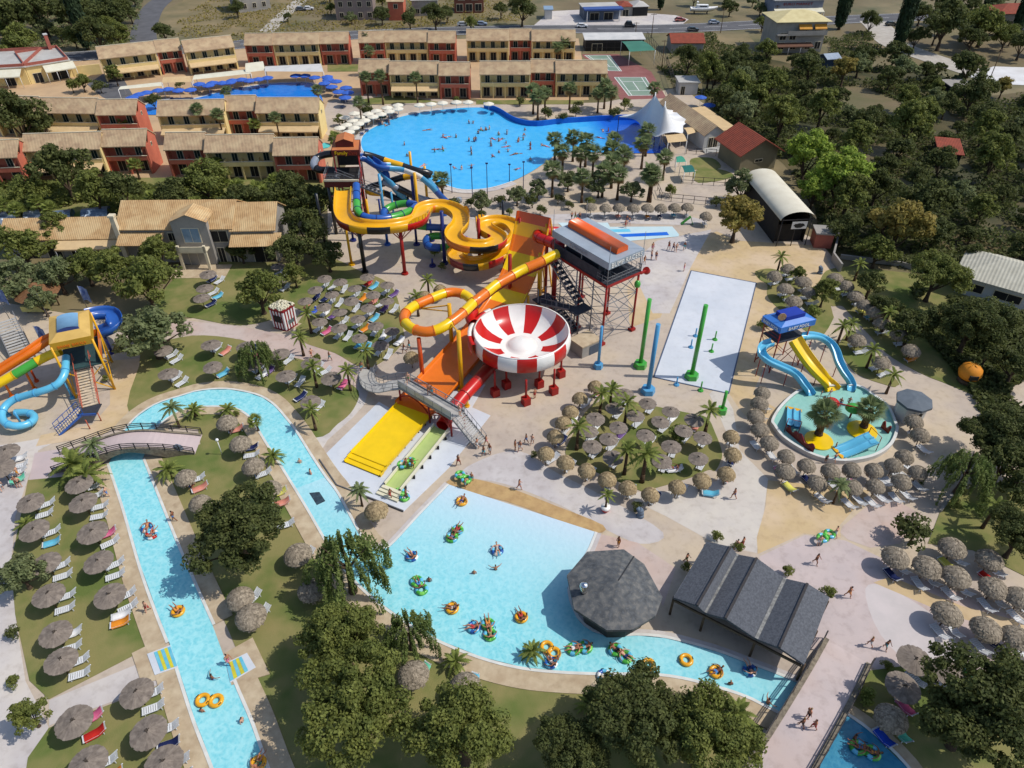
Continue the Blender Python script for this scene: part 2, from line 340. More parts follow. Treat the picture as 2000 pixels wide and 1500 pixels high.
sheet('forecourt', [(1040,52),(1075,22),(1160,18),(1320,30),(1345,38),(1330,50),(1200,54)], M_gry, .045, 'pale concrete forecourt of the filling station', 'forecourt')
sheet('driveway', [(170,165),(200,145),(240,152),(262,190),(225,200),(200,190)], M_asph, .012, 'grey asphalt driveway beside the hotel reception', 'driveway')
sheet('wood_floor', [(1425,255),(1375,190),(1385,128),(1480,112),(1620,140),(1730,130),(1850,150),(1900,190),(2090,190),(2130,600),(1960,575),(1860,545),(1770,525),(1650,505),(1600,470),(1590,400),(1530,320),(1480,285)], mat('leaf_litter', S(92,90,56,.6), S(66,72,40,.55), scale=.15, coord='world', c3=S(120,106,70,.6), s3=.05, detail=9, bump=.4, bscale=2),.012, 'dark scrubby floor of the wood on the right', 'woodland floor', smooth=3)
sheet('bare_field', [(1560,170),(1680,165),(1760,200),(1765,230),(1690,222),(1600,195)], mat('field_soil', S(140,124,92,.6), S(112,112,70,.6), scale=.1, coord='world', detail=8),.02, 'brown mown field between the trees', 'field')
sheet('bare_field', [(300,30),(380,-10),(560,-10),(600,30),(520,68),(340,70)], mat('dry_field', S(168,148,108,.6), S(134,124,86,.6), scale=.1, coord='world', detail=8),.02, 'dry yellow field behind the hotel terraces', 'field')
sheet('bare_field', [(1360,68),(1460,66),(1480,90),(1440,108),(1380,100)], MATS['dry_field'],.021, 'brown slope below the main road', 'field')
# tennis courts
sheet('tennis_court', Z((1100,0,5),[(180,530),(540,530),(860,700),(1010,960),(560,975),(420,700),(200,560)]), M_track, .014, 'dull red hard court around the green tennis courts', 'court')
def court(c, a, b, label):
 mb = MB().use(M_court); q = GG(c); mb.prism([(p.x, p.y) for p in q],0,.022, side=False)
 mb.use(M_white)
 def P2(u, v):
  p = (q[0] * (1 - u) + q[1] * u) * (1 - v) + (q[3] * (1 - u) + q[2] * u) * v; return p
 for (u0, v0, u1, v1) in ((0,0,1,0),(0,1,1,1),(0,0,0,1),(1,0,1,1),(.12,0,.12,1),(.88,0,.88,1),(.12,.25,.88,.25),(.12,.75,.88,.75),(.5,.25,.5,.75)):
  A, B = P2(u0, v0), P2(u1, v1); t = (B - A).normalized(); s = Vector((t.y, -t.x, 0)) * .09
  mb.poly([Vector((p.x, p.y, .03)) for p in (A - s, A + s, B + s, B - s)])
 mb.build('tennis_court', label=label, cat='tennis court', kind='structure')
court(Z((1100,0,5),[(500,755),(800,755),(910,930),(640,935)]),0,0, 'green tennis court with white lines in front of the red surround')
court(Z((1100,0,5),[(210,540),(455,540),(570,695),(430,690)]),0,0, 'green tennis court half hidden behind the yellow terrace')
# ---------------------------------------------------------------- pools
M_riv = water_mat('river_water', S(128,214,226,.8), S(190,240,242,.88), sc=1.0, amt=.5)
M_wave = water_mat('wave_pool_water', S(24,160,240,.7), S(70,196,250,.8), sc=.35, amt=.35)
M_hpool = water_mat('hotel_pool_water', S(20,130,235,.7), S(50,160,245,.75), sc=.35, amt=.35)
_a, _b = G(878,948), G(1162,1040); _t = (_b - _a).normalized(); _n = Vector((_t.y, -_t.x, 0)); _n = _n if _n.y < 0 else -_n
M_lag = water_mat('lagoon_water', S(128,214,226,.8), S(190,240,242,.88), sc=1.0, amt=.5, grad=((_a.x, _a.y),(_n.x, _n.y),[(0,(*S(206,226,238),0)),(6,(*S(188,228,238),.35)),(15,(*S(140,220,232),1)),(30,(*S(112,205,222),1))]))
M_lip = mat('pool_lip_white', S(232,232,226), S(214,214,208), scale=.8, coord='world', rough=.5)
M_tile = mat('pool_wall_blue', S(70,170,196,.7), S(90,190,210,.7), scale=1, coord='world', rough=.3)
def bank(name, pix, side, wd, label, m=M_cope, h=.16, lip=True, per=5, raw=False):
 """pool edge: white lip and stone coping along the water's edge; side = +1 when the water lies to the right of travel"""
 q = [(p.x, p.y) for p in GG(pix)]; pts = even(q if raw else spline(q, per),1.0); n = len(pts); mb = MB()
 off = []
 for k in range(n):
  t = (pts[min(k + 1, n - 1)] - pts[max(k - 1,0)]).normalized(); off.append(Vector((-t.y, t.x)) * side)
 for a, b, hh, mm in ((0.0,.28, h, M_lip),(.28, wd, h - .04, m)):
  mb.use(mm)
  for k in range(n - 1):
   A, B, C, D = pts[k] + off[k] * a, pts[k + 1] + off[k + 1] * a, pts[k + 1] + off[k + 1] * b, pts[k] + off[k] * b
   mb.use(mm); mb.poly([(p.x, p.y, hh) for p in ((A, B, C, D) if side < 0 else (D, C, B, A))])
   if a == 0: mb.use(M_tile); mb.poly([(A.x, A.y, 0),(B.x, B.y, 0),(B.x, B.y, hh),(A.x, A.y, hh)])
   else: mb.poly([(C.x, C.y, 0),(D.x, D.y, 0),(D.x, D.y, hh),(C.x, C.y, hh)])
 return mb.build(name, label=label, cat='pool edge', kind='structure')
RO = [(228,872),(245,842),(268,816),(300,794),(330,782),(359,774),(375,768),(409,762.5),(447,762),(487,769),(513,778),(536,794),(557,818),(577,844),(607,892),(635,934),(657,963),(688,1020),(708,1056),(724,1072),(744,1076),(764,1068),(820,1008),(878,948)]
RI = [(290,872),(303,838),(320,822),(343,807),(362,799),(401,794),(437,794),(461,797),(479,806),(491,816),(505,837),(524,868),(548,905),(579,955),(605,998),(632,1045),(660,1092),(700,1140),(740,1176),(796,1216),(860,1252),(940,1284),(1020,1304),(1100,1312),(1187,1315),(1267,1315),(1333,1323),(1407,1342),(1460,1360),(1500,1380),(1530,1395),(1560,1412)]
RR = [(1162,1040),(1147,1076),(1125,1110),(1108,1150),(1117,1190),(1133,1217),(1160,1237),(1200,1245),(1247,1243),(1300,1248),(1360,1263),(1407,1277),(1467,1300),(1520,1320),(1567,1340),(1600,1352)]
LL = [(228,872),(214,906),(243,993),(277,1110),(308,1197),(331,1255),(347,1300),(381,1405),(418,1500),(455,1600)]
LR = [(290,872),(279,898),(312,980),(347,1067),(381,1145),(416,1223),(438,1283),(459,1340),(490,1413),(520,1500),(560,1600)]
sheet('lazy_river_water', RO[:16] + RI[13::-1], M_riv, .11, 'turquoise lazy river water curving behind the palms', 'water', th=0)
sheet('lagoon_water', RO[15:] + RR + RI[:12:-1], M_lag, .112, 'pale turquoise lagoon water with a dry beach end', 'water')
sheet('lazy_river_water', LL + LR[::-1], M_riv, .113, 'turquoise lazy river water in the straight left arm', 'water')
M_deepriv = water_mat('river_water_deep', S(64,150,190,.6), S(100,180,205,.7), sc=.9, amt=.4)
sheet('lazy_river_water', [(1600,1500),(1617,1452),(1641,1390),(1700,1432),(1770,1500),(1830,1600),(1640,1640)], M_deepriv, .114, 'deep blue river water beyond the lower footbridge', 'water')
bank('pool_coping', RO[1:20],1,1.7, 'stone coping on the outer side of the curving river')
bank('pool_coping', RO[19:],1,.7, 'stone coping round the paved point by the slide run-out', m=M_gry)
bank('pool_coping', RI[1:14],-1,1.6, 'stone coping on the inner side of the curving river')
bank('pool_coping', RI[13:],-1,2.0, 'stone coping along the tree side of the lagoon')
bank('pool_coping', RR[0:],1,.7, 'white edge of the lagoon round the dark roofed bar', m=M_gry)
bank('pool_coping', LL[1:6],-1,1.9, 'stone coping on the left of the straight river, upper part')
bank('pool_coping', LL[6:],-1,1.9, 'stone coping on the left of the straight river, lower part')
bank('pool_coping', LR[1:6],1,1.9, 'stone coping on the right of the straight river, upper part')
bank('pool_coping', LR[6:],1,1.9, 'stone coping on the right of the straight river, lower part')
bank('pool_coping', [(1617,1452),(1641,1390)],1,.5, 'edge of the river beside the lower footbridge', raw=True)
bank('pool_coping', [(1641,1390),(1700,1432),(1770,1500),(1830,1600)],1,1.2, 'stone coping under the large tree by the lower footbridge')
# entry steps of the river: blue and yellow mats
M_ymat = mat('yellow_mat', S(222,214,60), S(196,190,60), scale=1.5, coord='world'); M_bmat = mat('blue_mat', S(90,185,215), S(120,200,220), scale=1.5, coord='world')
def steps(c, label):
 q = GG(c, .0); mb = MB()
 def P2(u, v): return (q[0] * (1 - u) + q[1] * u) * (1 - v) + (q[3] * (1 - u) + q[2] * u) * v
 mb.use(M_pad); mb.prism([(p.x, p.y) for p in q],.1,.165)
 for k, m in enumerate((M_bmat, M_ymat, M_bmat, M_ymat, M_bmat)):
  mb.use(m); u0, u1 = .28 + k * .144,.28 + (k + 1) * .144 - .01
  mb.prism([(p.x, p.y) for p in (P2(u0,.06), P2(u1,.06), P2(u1,.94), P2(u0,.94))],.165,.2 - .004 * k)
 mb.build('entry_steps', label=label, cat='pool steps')
steps(Z((0,850,2.308),[(665,990),(770,950),(805,1050),(700,1085)]), 'blue and yellow striped entry mat on the left bank of the river')
steps(Z((0,850,2.308),[(1155,1050),(1040,1120),(1020,1030),(1115,985)]), 'blue and yellow striped entry mat on the right bank of the river')
q = GG(Z((0,850,2.308),[(1015,985),(1140,915),(1218,1080),(1045,1130)])); MB().use(M_cope).prism([(p.x, p.y) for p in q],.05,.135).build('pool_coping', label='stone corner round the right river entry mat', cat='pool edge', kind='structure')
q = GG(Z((0,850,2.308),[(595,985),(690,938),(772,950),(806,1050),(770,1085),(640,1125)])); MB().use(M_cope).prism([(p.x, p.y) for p in q],.05,.1).build('pool_coping', label='stone corner round the left river entry mat', cat='pool edge', kind='structure')
# wave pool
WP = [(706,275),(722,255),(770,233),(830,220),(900,212),(945,211),(975,222),(1005,240),(1045,248),(1100,242),(1200,236),(1250,236),(1282,262),(1300,296),(1230,300),(1105,298),(1070,315),(1040,335),(1000,355),(955,368),(905,371),(870,362),(800,338),(745,318),(712,298)]
_wa, _wb = G(760,300), G(1280,265); _wd = (_wb - _wa); _wl = _wd.length; _wd.normalize()
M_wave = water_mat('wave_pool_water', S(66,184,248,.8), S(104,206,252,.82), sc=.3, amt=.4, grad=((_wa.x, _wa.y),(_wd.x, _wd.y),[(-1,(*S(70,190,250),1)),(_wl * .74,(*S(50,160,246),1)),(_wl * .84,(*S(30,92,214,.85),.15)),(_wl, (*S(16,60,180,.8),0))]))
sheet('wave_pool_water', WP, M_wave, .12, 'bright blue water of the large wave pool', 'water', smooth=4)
bank('pool_coping', WP[18:] + WP[:6],1,1.6, 'pale paved rim on the shallow side of the wave pool', m=M_gry, h=.16)
mb = MB(); pts = even(spline([(p.x, p.y) for p in GG(WP[5:12])],5),1.5)
for k in range(len(pts) - 1):
 A, B = pts[k], pts[k + 1]; mb.use(mat('deep_blue_wall', S(28,100,205,.8), S(40,120,215,.8), scale=.4, coord='world', rough=.4))
 o = Vector((0,.35)); mb.poly([(A.x, A.y, .1),(B.x, B.y, .1),(B.x, B.y, 1.3),(A.x, A.y, 1.3)]); mb.poly([(A.x, A.y, 1.3),(B.x, B.y, 1.3),(B.x, B.y + .4,1.3),(A.x, A.y + .4,1.3)])
mb.build('pool_wall', label='deep blue rear wall of the wave pool', cat='pool wall', kind='structure')
HP = [(285,220),(284,206),(310,197),(350,194),(378,194),(430,181),(500,168),(550,163),(606,163),(622,176),(630,205),(600,222),(300,225)]
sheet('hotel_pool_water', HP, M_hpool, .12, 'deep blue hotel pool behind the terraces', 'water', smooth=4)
bank('pool_coping', HP[1:10],1,1.0, 'pale rim of the hotel pool', m=M_gry)
sheet('beach_strip', [(900,932),(985,950),(1080,986),(1178,1026),(1162,1041),(1080,1012),(990,980),(876,949)], mat('wet_sand', S(206,172,118,.76), S(192,156,108,.74), scale=.8, coord='world', detail=9, stain=.25),.035, 'darker sandy strip along the dry end of the lagoon', 'beach strip', smooth=3)
# splash pad
q = Z((1,1,1),[(1349,528),(1476,552),(1422,768),(1276,736)]); sheet('splash_pad', q, M_pad, .06, 'flat white splash pad with coloured poles', 'splash pad', th=.05)
q2 = GG(q); mb = MB().use(mat('pad_edge', S(96,112,140,.7), S(84,98,124,.7), scale=1, coord='world'))
for a, b in zip(q2, q2[1:] + q2[:1]): mb.bar(a + Vector((0,0,.05)), b + Vector((0,0,.05)),.16,.06)
mb.build('pad_edging', label='thin slate blue edging round the white splash pad', cat='edging')
# slide run-out pool deck and the shallow race lanes behind the tower
q = Z((600,700,5),[(120,995),(700,425),(860,520),(1000,395),(1230,60),(1350,0),(1740,260),(1610,480),(1790,560),(1380,1075),(940,1500),(780,1435),(290,1245)])
sheet('run_out_deck', q, M_pad, .05, 'white concrete deck under the slide run-outs', 'deck', th=.04)
mb = MB().use(mat('deck_wall', S(90,92,96), S(110,110,112), scale=1)); pts = GG(Z((600,700,5),[(120,995),(290,1245),(780,1435),(940,1500)]))
for a, b in zip(pts, pts[1:]): mb.bar(a + Vector((0,0,.12)), b + Vector((0,0,.12)),.12,.24)
mb.build('deck_edging', label='thin dark edging round the white run-out deck', cat='edging')
q = Z((1040,400,6.667),[(330,235),(980,235),(1010,290),(1820,285),(1910,390),(1900,415),(1250,475),(900,480),(400,300)])
sheet('race_lane_pool', q, mat('pale_pool_floor', S(196,226,232), S(214,234,238), scale=.3, coord='world', rough=.3),.06, 'pale shallow finishing pool of the race lanes', 'pool')
sheet('race_lane', Z((1040,400,6.667),[(1060,390),(1750,358),(1780,400),(1150,425)]), mat('lane_blue', S(30,100,215), S(40,120,225), scale=.4, coord='world', rough=.3),.075, 'deep blue race lane in the pale finishing pool', 'pool')
sheet('race_lane', Z((1040,400,6.667),[(850,330),(1260,318),(1280,355),(1000,362)]), mat('lane_cyan', S(110,205,235), S(130,215,240), scale=.4, coord='world', rough=.3),.075, 'light blue race lane in the pale finishing pool', 'pool')
# ---------------------------------------------------------------- buildings
def roof_mat(name, c, c2, c3=None, pitch=0.28, ax='X', rough=.85):
 if name in MATS: return MATS[name]
 m = mat(name, c, c2, scale=.9, rough=rough, c3=c3, s3=.35, detail=8); n = m.node_tree.nodes; L = m.node_tree.links
 b = n['Principled BSDF']; tc = n.new('ShaderNodeTexCoord')
 w_ = n.new('ShaderNodeTexWave'); w_.bands_direction = ax; w_.inputs['Scale'].default_value = 1 / pitch / 3.2; w_.inputs['Distortion'].default_value = .25; w_.inputs['Detail Scale'].default_value = 1
 L.new(tc.outputs['Object'], w_.inputs['Vector'])
 old = b.inputs['Base Color'].links[0].from_socket; x = n.new('ShaderNodeMix'); x.data_type = 'RGBA'; x.blend_type = 'MULTIPLY'; x.inputs[0].default_value = .2
 L.new(old, x.inputs[6]); L.new(w_.outputs['Color'], x.inputs[7]); L.new(x.outputs[2], b.inputs['Base Color'])
 bp = n.new('ShaderNodeBump'); bp.inputs['Distance'].default_value = .06; bp.inputs['Strength'].default_value = .6; L.new(w_.outputs['Fac'], bp.inputs['Height']); L.new(bp.outputs[0], b.inputs['Normal'])
 return m
M_rtile = roof_mat('roof_tiles', S(204,174,138,.8), S(180,152,122,.78), S(212,186,148,.8))
M_rtile2 = roof_mat('roof_tiles_bright', S(222,184,132,.75), S(200,160,112,.72), S(228,196,146,.75), pitch=.3)
M_redroof = roof_mat('red_roof_tiles', S(170,84,62,.75), S(150,76,58,.7), pitch=.3)
M_ywall = mat('yellow_render', S(244,218,152,.86), S(232,206,142,.84), scale=.5, detail=7, rough=.9)
M_rwall = mat('terracotta_render', S(206,116,90,.84), S(190,104,82,.82), scale=.5, detail=7, rough=.9)
M_trim = mat('cream_trim', S(238,226,196,.76), S(228,214,184,.74), scale=1)
M_shut = mat('dark_green_shutter', S(34,62,54,.7), S(28,48,44,.7), scale=3)
M_dark = mat('dark_interior', S(36,36,38,.6), S(50,48,46,.6), scale=1)
M_awn = mat('sand_awning', S(226,196,148,.78), S(216,186,140,.76), scale=.8)
M_awnw = mat('cream_awning', S(232,228,206,.78), S(222,216,192,.78), scale=.8)
M_gwall = mat('grey_render', S(178,172,164,.72), S(160,156,150,.7), scale=.4, detail=7)
M_wwall = mat('white_render', S(226,224,220,.74), S(208,208,206,.72), scale=.4, detail=7)
M_iron = mat('dark_iron', S(60,58,60,.6), S(76,72,72,.6), scale=4)
def window(par, x, z, w_, h_, y=0.0, frame=M_trim, pane=M_shut, name='window', side=0, xs=0.0):
 """window on the front (side 0) or on a gable end (side +1 at x = xs)"""
 f = MB().use(frame); s = MB().use(pane)
 if side == 0:
  f.box((x, y - .04, z),(w_ + .24,.08, h_ + .24)); s.box((x, y - .07, z),(w_, .08, h_)); s.use(frame).box((x, y - .115, z),(.05,.02, h_ * .98))
 else:
  f.box((xs + .04 * side, x, z),(.08, w_ + .24, h_ + .24)); s.box((xs + .07 * side, x, z),(.08, w_, h_))
 o = f.build(name, par); s.build('shutter' if pane is M_shut else 'pane', o); return o
def terr_house(A, B, wall, label, nwin=3, D=6.0, he=6.0, rise=2.2, awn=False, gable=0, balc=True, group=None, ncol=None):
 """two storey terraced house with its front eave from A to B (world points)"""
 v = B - A; W = v.length; rz = math.atan2(v.y, v.x)
 t = thing('terraced_house', label, 'house', (A.x, A.y, 0), rz, group)
 bw = 1.7                                    # the upper wall stands back behind a balcony
 mb = MB().use(wall)
 mb.box((W / 2, bw + (D - bw) / 2, he / 2 - .05),(W - .06, D - bw, he - .1))
 for x in (.03, W - .03): mb.poly([(x, bw, he - .1),(x, D, he - .1),(x, D / 2 + .2, he + rise - .25)]);
 for x in (.16, W - .16): mb.box((x, bw / 2 + .06, he / 2 - .1),(.3, bw - .12, he - .2))       # flank walls
 mb.build('wall', t)
 r = MB().use(M_rtile); rid = D / 2; e = .35
 for (y0, z0, y1, z1) in ((-.25, he - .12, rid, he + rise),(D + e, he - .12, rid, he + rise)):
  a = [(-.12, y0, z0),(W + .12, y0, z0),(W + .12, y1, z1),(-.12, y1, z1)]
  if y0 > y1: a = a[::-1]
  r.poly(a); r.poly([(p[0], p[1], p[2] - .18) for p in a[::-1]])
  for i in range(4): p, q = a[i], a[(i + 1) % 4]; r.poly([p, (p[0], p[1], p[2] - .18),(q[0], q[1], q[2] - .18), q])
 r.use(M_trim); r.bar((-.12, rid, he + rise + .03),(W + .12, rid, he + rise + .03),.22,.12); r.build('roof', t)
 for k in range(nwin):
  x = W * (k + .62) / (nwin + .24); window(t, x, 4.25,1.05,1.75, bw)
 m = MB().use(wall); m.box((W / 2, bw / 2,2.95),(W - .62, bw, .22)); m.box((W / 2,.09,3.4),(W - .62,.18,.7)); m.use(M_trim).box((W / 2,.09,3.78),(W - .62,.24,.08))
 for k in range(1, nwin): m.use(wall).box((W * k / nwin, bw / 2,3.55),(.14, bw - .2,1.0))
 m.build('balcony', t)
 c = ncol or nwin
 for k in range(c + 1):
  x = .3 + (W - .6) * k / c; m = MB().use(wall); m.box((x, .15,1.42),(.28,.28,2.84)); m.build('column', t)
 for k in range(nwin):
  x = W * (k + .5) / nwin; window(t, x, 1.15,1.5,2.1, bw, pane=M_dark, name='patio_door')
 if awn:
  m = MB().use(M_awn); m.poly([(.3,.0,3.0),(W - .3,0,3.0),(W - .3,-1.9,2.35),(.3,-1.9,2.35)]); m.poly([(.3,-1.9,2.33),(W - .3,-1.9,2.33),(W - .3,0,2.96),(.3,0,2.96)]); m.poly([(.3,-1.9,2.35),(W - .3,-1.9,2.35),(W - .3,-1.9,2.1),(.3,-1.9,2.1)]); m.build('awning', t)
 if gable: window(t, D * .5,5.2,.35,.6, side=gable, xs=W if gable > 0 else 0, name='gable_window')
 return t
Y, RD = M_ywall, M_rwall
rowsH = [('at the far left behind the reception', [((193,114),(304,102), Y, 4,1,0),((306,101),(354,96), RD, 2,0,0),((361,101),(457,90), Y, 4,1,0)]),
 ('behind the white pool awnings', [((477,87),(531,86.5), RD, 2,0,0),((532,86),(622,84.5), Y, 4,0,0),((624,84),(680,83), RD, 2,0,0)]),
 ('in the back row by the main road', [((700,82),(750,81.5), RD, 2,0,0),((751,81),(835,80.5), Y, 4,0,0),((836,82),(889,82), RD, 2,0,0)]),
 ('in the back row beside the tennis courts', [((911,78),(994,78), Y, 4,0,0),((995,77),(1038,77), RD, 2,0,0),((1039,79),(1124,79), Y, 4,0,0)]),
 ('behind the cream pool umbrellas', [((700,140),(759,140), RD, 2,0,0),((760,144),(856,144), Y, 4,1,0),((857,146),(917,146), RD, 2,0,0)]),
 ('facing the rear of the wave pool', [((937,144),(1036,144), Y, 4,0,0),((1037,140),(1085,140), RD, 2,0,0),((1086,142),(1186,142), Y, 4,0,0)]),
 ('on the left in front of the reception', [((-20,214),(68,217), Y, 3,0,0),((70,219),(186,220), Y, 4,1,0),((187,223),(264,222), RD, 2,0,1)]),
 ('directly in front of the hotel pool', [((306,225),(436,222), Y, 4,1,0),((437,215),(497,214), RD, 2,0,0),((499,219),(621,219), Y, 4,1,1)]),
 ('in the front row at the left edge', [((-70,309),(32,305), RD, 2,0,1),((42,294),(194,289), Y, 4,1,0),((196,285),(283,283), RD, 2,0,1)]),
 ('in the front row beside the slide tower', [((320,291),(397,290), RD, 2,0,0),((399,296),(532,294), Y, 4,0,0),((533,302),(619,301), RD, 2,0,1)])]
for place, segs in rowsH:
 cnt = {}
 for k, (a, b, wl, nw, aw, gb) in enumerate(segs):
  nm = 'yellow' if wl is Y else 'terracotta'
  n_same = [i for i, s_ in enumerate(segs) if s_[2] is wl]
  pos = '' if len(n_same) == 1 else ('left ' if k == n_same[0] else ('right ' if k == n_same[-1] else 'middle '))
  A, B = G(*a, 6.0), G(*b, 6.0)
  terr_house(A, B, wl, '%s%s terraced house %s' % (pos, nm, place), nw, awn=bool(aw), gable=gb, group='terraced hotel houses')
# generic small building --------------------------------------------------------------
def building(name, label, cat, fl, fr, he, D, wall, roof, style='gable', rise=1.6, wins=(), over=.4, doors=(), parapet=None, wpane=None, z0=0.0, group=None):
 """front base runs from fl to fr (photo pixels on the ground)"""
 A, B = G(*fl), G(*fr); v = B - A; W = v.length; rz = math.atan2(v.y, v.x)
 t = thing(name, label, cat, (A.x, A.y, z0), rz, group); m = MB().use(wall)
 m.box((W / 2, D / 2, he / 2),(W, D, he))
 if style == 'gablex':                       # ridge runs front to back
  for y in (0, D): m.poly([(0, y, he),(W, y, he),(W / 2, y, he + rise)] if y else [(W, y, he),(0, y, he),(W / 2, y, he + rise)][::-1])
 if style == 'gable':
  for x in (0, W): m.poly([(x, 0, he),(x, D, he),(x, D / 2, he + rise)])
 m.build('wall', t); r = MB().use(roof); e = over
 def slab(a, th=.16):
  r.poly(a); r.poly([(p[0], p[1], p[2] - th) for p in a[::-1]])
  for i in range(len(a)): p, q = a[i], a[(i + 1) % len(a)]; r.poly([p, (p[0], p[1], p[2] - th),(q[0], q[1], q[2] - th), q])
 h0 = he + .1; k = rise / (D / 2) if style == 'gable' else rise / (W / 2)
 if style == 'gable':
  slab([(-e, -e, h0 - e * k),(W + e, -e, h0 - e * k),(W + e, D / 2, h0 + rise),(-e, D / 2, h0 + rise)]); slab([(W + e, D + e, h0 - e * k),(-e, D + e, h0 - e * k),(-e, D / 2, h0 + rise),(W + e, D / 2, h0 + rise)])
 elif style == 'gablex':
  slab([(-e, D + e, h0 - e * k),(-e, -e, h0 - e * k),(W / 2,-e, h0 + rise),(W / 2, D + e, h0 + rise)]); slab([(W + e, -e, h0 - e * k),(W + e, D + e, h0 - e * k),(W / 2, D + e, h0 + rise),(W / 2,-e, h0 + rise)])
 elif style == 'hip':
  a = min(W, D) / 2; c = [(-e, -e),(W + e, -e),(W + e, D + e),(-e, D + e)]
  r1, r2 = ((a, D / 2),(W - a, D / 2)) if W >= D else ((W / 2, a),(W / 2, D - a))
  P3 = lambda p, z: (p[0], p[1], z)
  if W >= D: fs = [(c[0], c[1], r2, r1),(c[1], c[2], r2),(c[2], c[3], r1, r2),(c[3], c[0], r1)]
  else: fs = [(c[0], c[1], r1),(c[1], c[2], r2, r1),(c[2], c[3], r2),(c[3], c[0], r1, r2)]
  for f in fs: slab([P3(p, h0 + rise if p in (r1, r2) else h0) for p in f],.12)
 elif style == 'mono': slab([(-e, -e, h0),(W + e, -e, h0),(W + e, D + e, h0 + rise),(-e, D + e, h0 + rise)])
 else:
  slab([(-e, -e, h0 + .1),(W + e, -e, h0 + .1),(W + e, D + e, h0 + .1),(-e, D + e, h0 + .1)],.25)
  if parapet:
   r.use(parapet)
   for (x, y, a, b) in ((W / 2,.12, W, .24),(W / 2, D - .12, W, .24),(.12, D / 2,.24, D - .5),(W - .12, D / 2,.24, D - .5)): r.box((x, y, h0 + .45),(a, b, .7))
 r.build('roof', t)
 for (u, z, w_, h_) in wins: window(t, W * u, z, w_, h_, 0, pane=wpane or M_dark)
 for (u, w_, h_) in doors: window(t, W * u, h_ / 2 + .02, w_, h_, 0, pane=M_dark, name='door')
 return t, W, D
def awning(par, x0, x1, y0, z0, y1, z1, m, posts=0, name='awning', val=.25):
 a = MB().use(m); a.poly([(x0, y1, z1),(x1, y1, z1),(x1, y0, z0),(x0, y0, z0)]); a.poly([(x0, y0, z0 - .04),(x1, y0, z0 - .04),(x1, y1, z1 - .04),(x0, y1, z1 - .04)])
 a.poly([(x0, y1, z1 - val),(x1, y1, z1 - val),(x1, y1, z1),(x0, y1, z1)]); a.use(M_white)
 for k in range(posts): x = x0 + .1 + (x1 - x0 - .2) * k / max(1, posts - 1); a.cyl((x, y1 + .1,0),(x, y1 + .1, z1),.06, n=6)
 a.build(name, par)
# restaurant pavilion (three roofs)
t, W, D = building('restaurant', 'long low restaurant wing with sand tiled roof, left of the grey facade', 'restaurant', (20,505),(250,500),3.6,7.0, M_gwall, M_rtile2, 'gable', 1.9, doors=[(u, 2.2,2.3) for u in (.2,.4,.6,.8)])
awning(t, W * .48, W * .98,-.3,3.3,-2.4,2.7, M_awn, 4)
t, W, D = building('restaurant', 'grey two storey restaurant with broad sand tiled roof and entrance balcony', 'restaurant', (256,513),(468,511),6.3,9.0, M_gwall, M_rtile2, 'gable', 2.6, wins=[(.46,4.7,1.2,1.3),(.88,4.7,2.6,1.9)], doors=[(.86,1.0,2.6),(.96,1.0,2.6),(.2,3.2,2.4)])
mb = MB().use(M_rtile2); mb.poly([(0,-.1,5.6),(W * .4,-.1,5.6),(W * .4,-2.6,4.5),(0,-2.6,4.5)]); mb.poly([(0,-2.6,4.42),(W * .4,-2.6,4.42),(W * .4,-.1,5.5),(0,-.1,5.5)]); mb.build('porch_roof', t)
mb = MB().use(M_gwall); mb.box((W * .66,-.5,4.05),(5.6,1.0,8.1 - .3)); mb.poly([(W * .66 - 2.8,-1.0,7.95),(W * .66 + 2.8,-1.0,7.95),(W * .66,-1.0,9.0)]); mb.build('entrance_bay', t)
mb = MB().use(M_rtile2)
for s in (-1,1): mb.poly([(W * .66 + 3.1 * s, -1.3,7.8),(W * .66,-1.3,9.1),(W * .66,3.0,9.1),(W * .66 + 3.1 * s, 3.0,7.8)][::s])
mb.build('bay_roof', t)
window(t, W * .66,5.4,2.6,2.4,-1.0, pane=mat('pale_glass', S(150,176,196,.7), S(130,156,178,.7), scale=1, rough=.2), name='balcony_door'); window(t, W * .66,1.5,2.8,2.8,-1.0, pane=M_gwall, name='entrance_arch')
mb = MB().use(M_trim); mb.box((W * .66,-1.9,3.3),(4.6,1.8,.2)); mb.box((W * .66,-2.75,3.8),(4.6,.1,.9))
for s in (-2.1,2.1): mb.box((W * .66 + s, -2.6,2.2),(.4,.4,4.4))
mb.build('balcony', t)
mb = MB().use(M_trim); mb.box((-.1,-.3,4.2),(.7,.7,8.4)); mb.box((-.1,-.3,8.6),(1.0,1.0,.3)); mb.build('chimney', t)
mb = MB().use(M_cope); mb.box((W * .7,-3.2,.06),(9,4.2,.12)); mb.build('terrace', t)
t, W, D = building('restaurant', 'right restaurant wing with tiled veranda roof beside the tall dark trees', 'restaurant', (470,512),(548,510),6.0,8.4, M_gwall, M_rtile2, 'gable', 2.6, doors=[(.65,3.4,2.9)])
mb = MB().use(M_rtile2); mb.poly([(-.3,-.1,5.3),(W + 1.2,-.1,5.3),(W + 1.6,-2.6,4.2),(-.3,-2.6,4.2)]); mb.poly([(-.3,-2.6,4.12),(W + 1.6,-2.6,4.12),(W + 1.2,-.1,5.2),(-.3,-.1,5.2)]); mb.build('porch_roof', t)
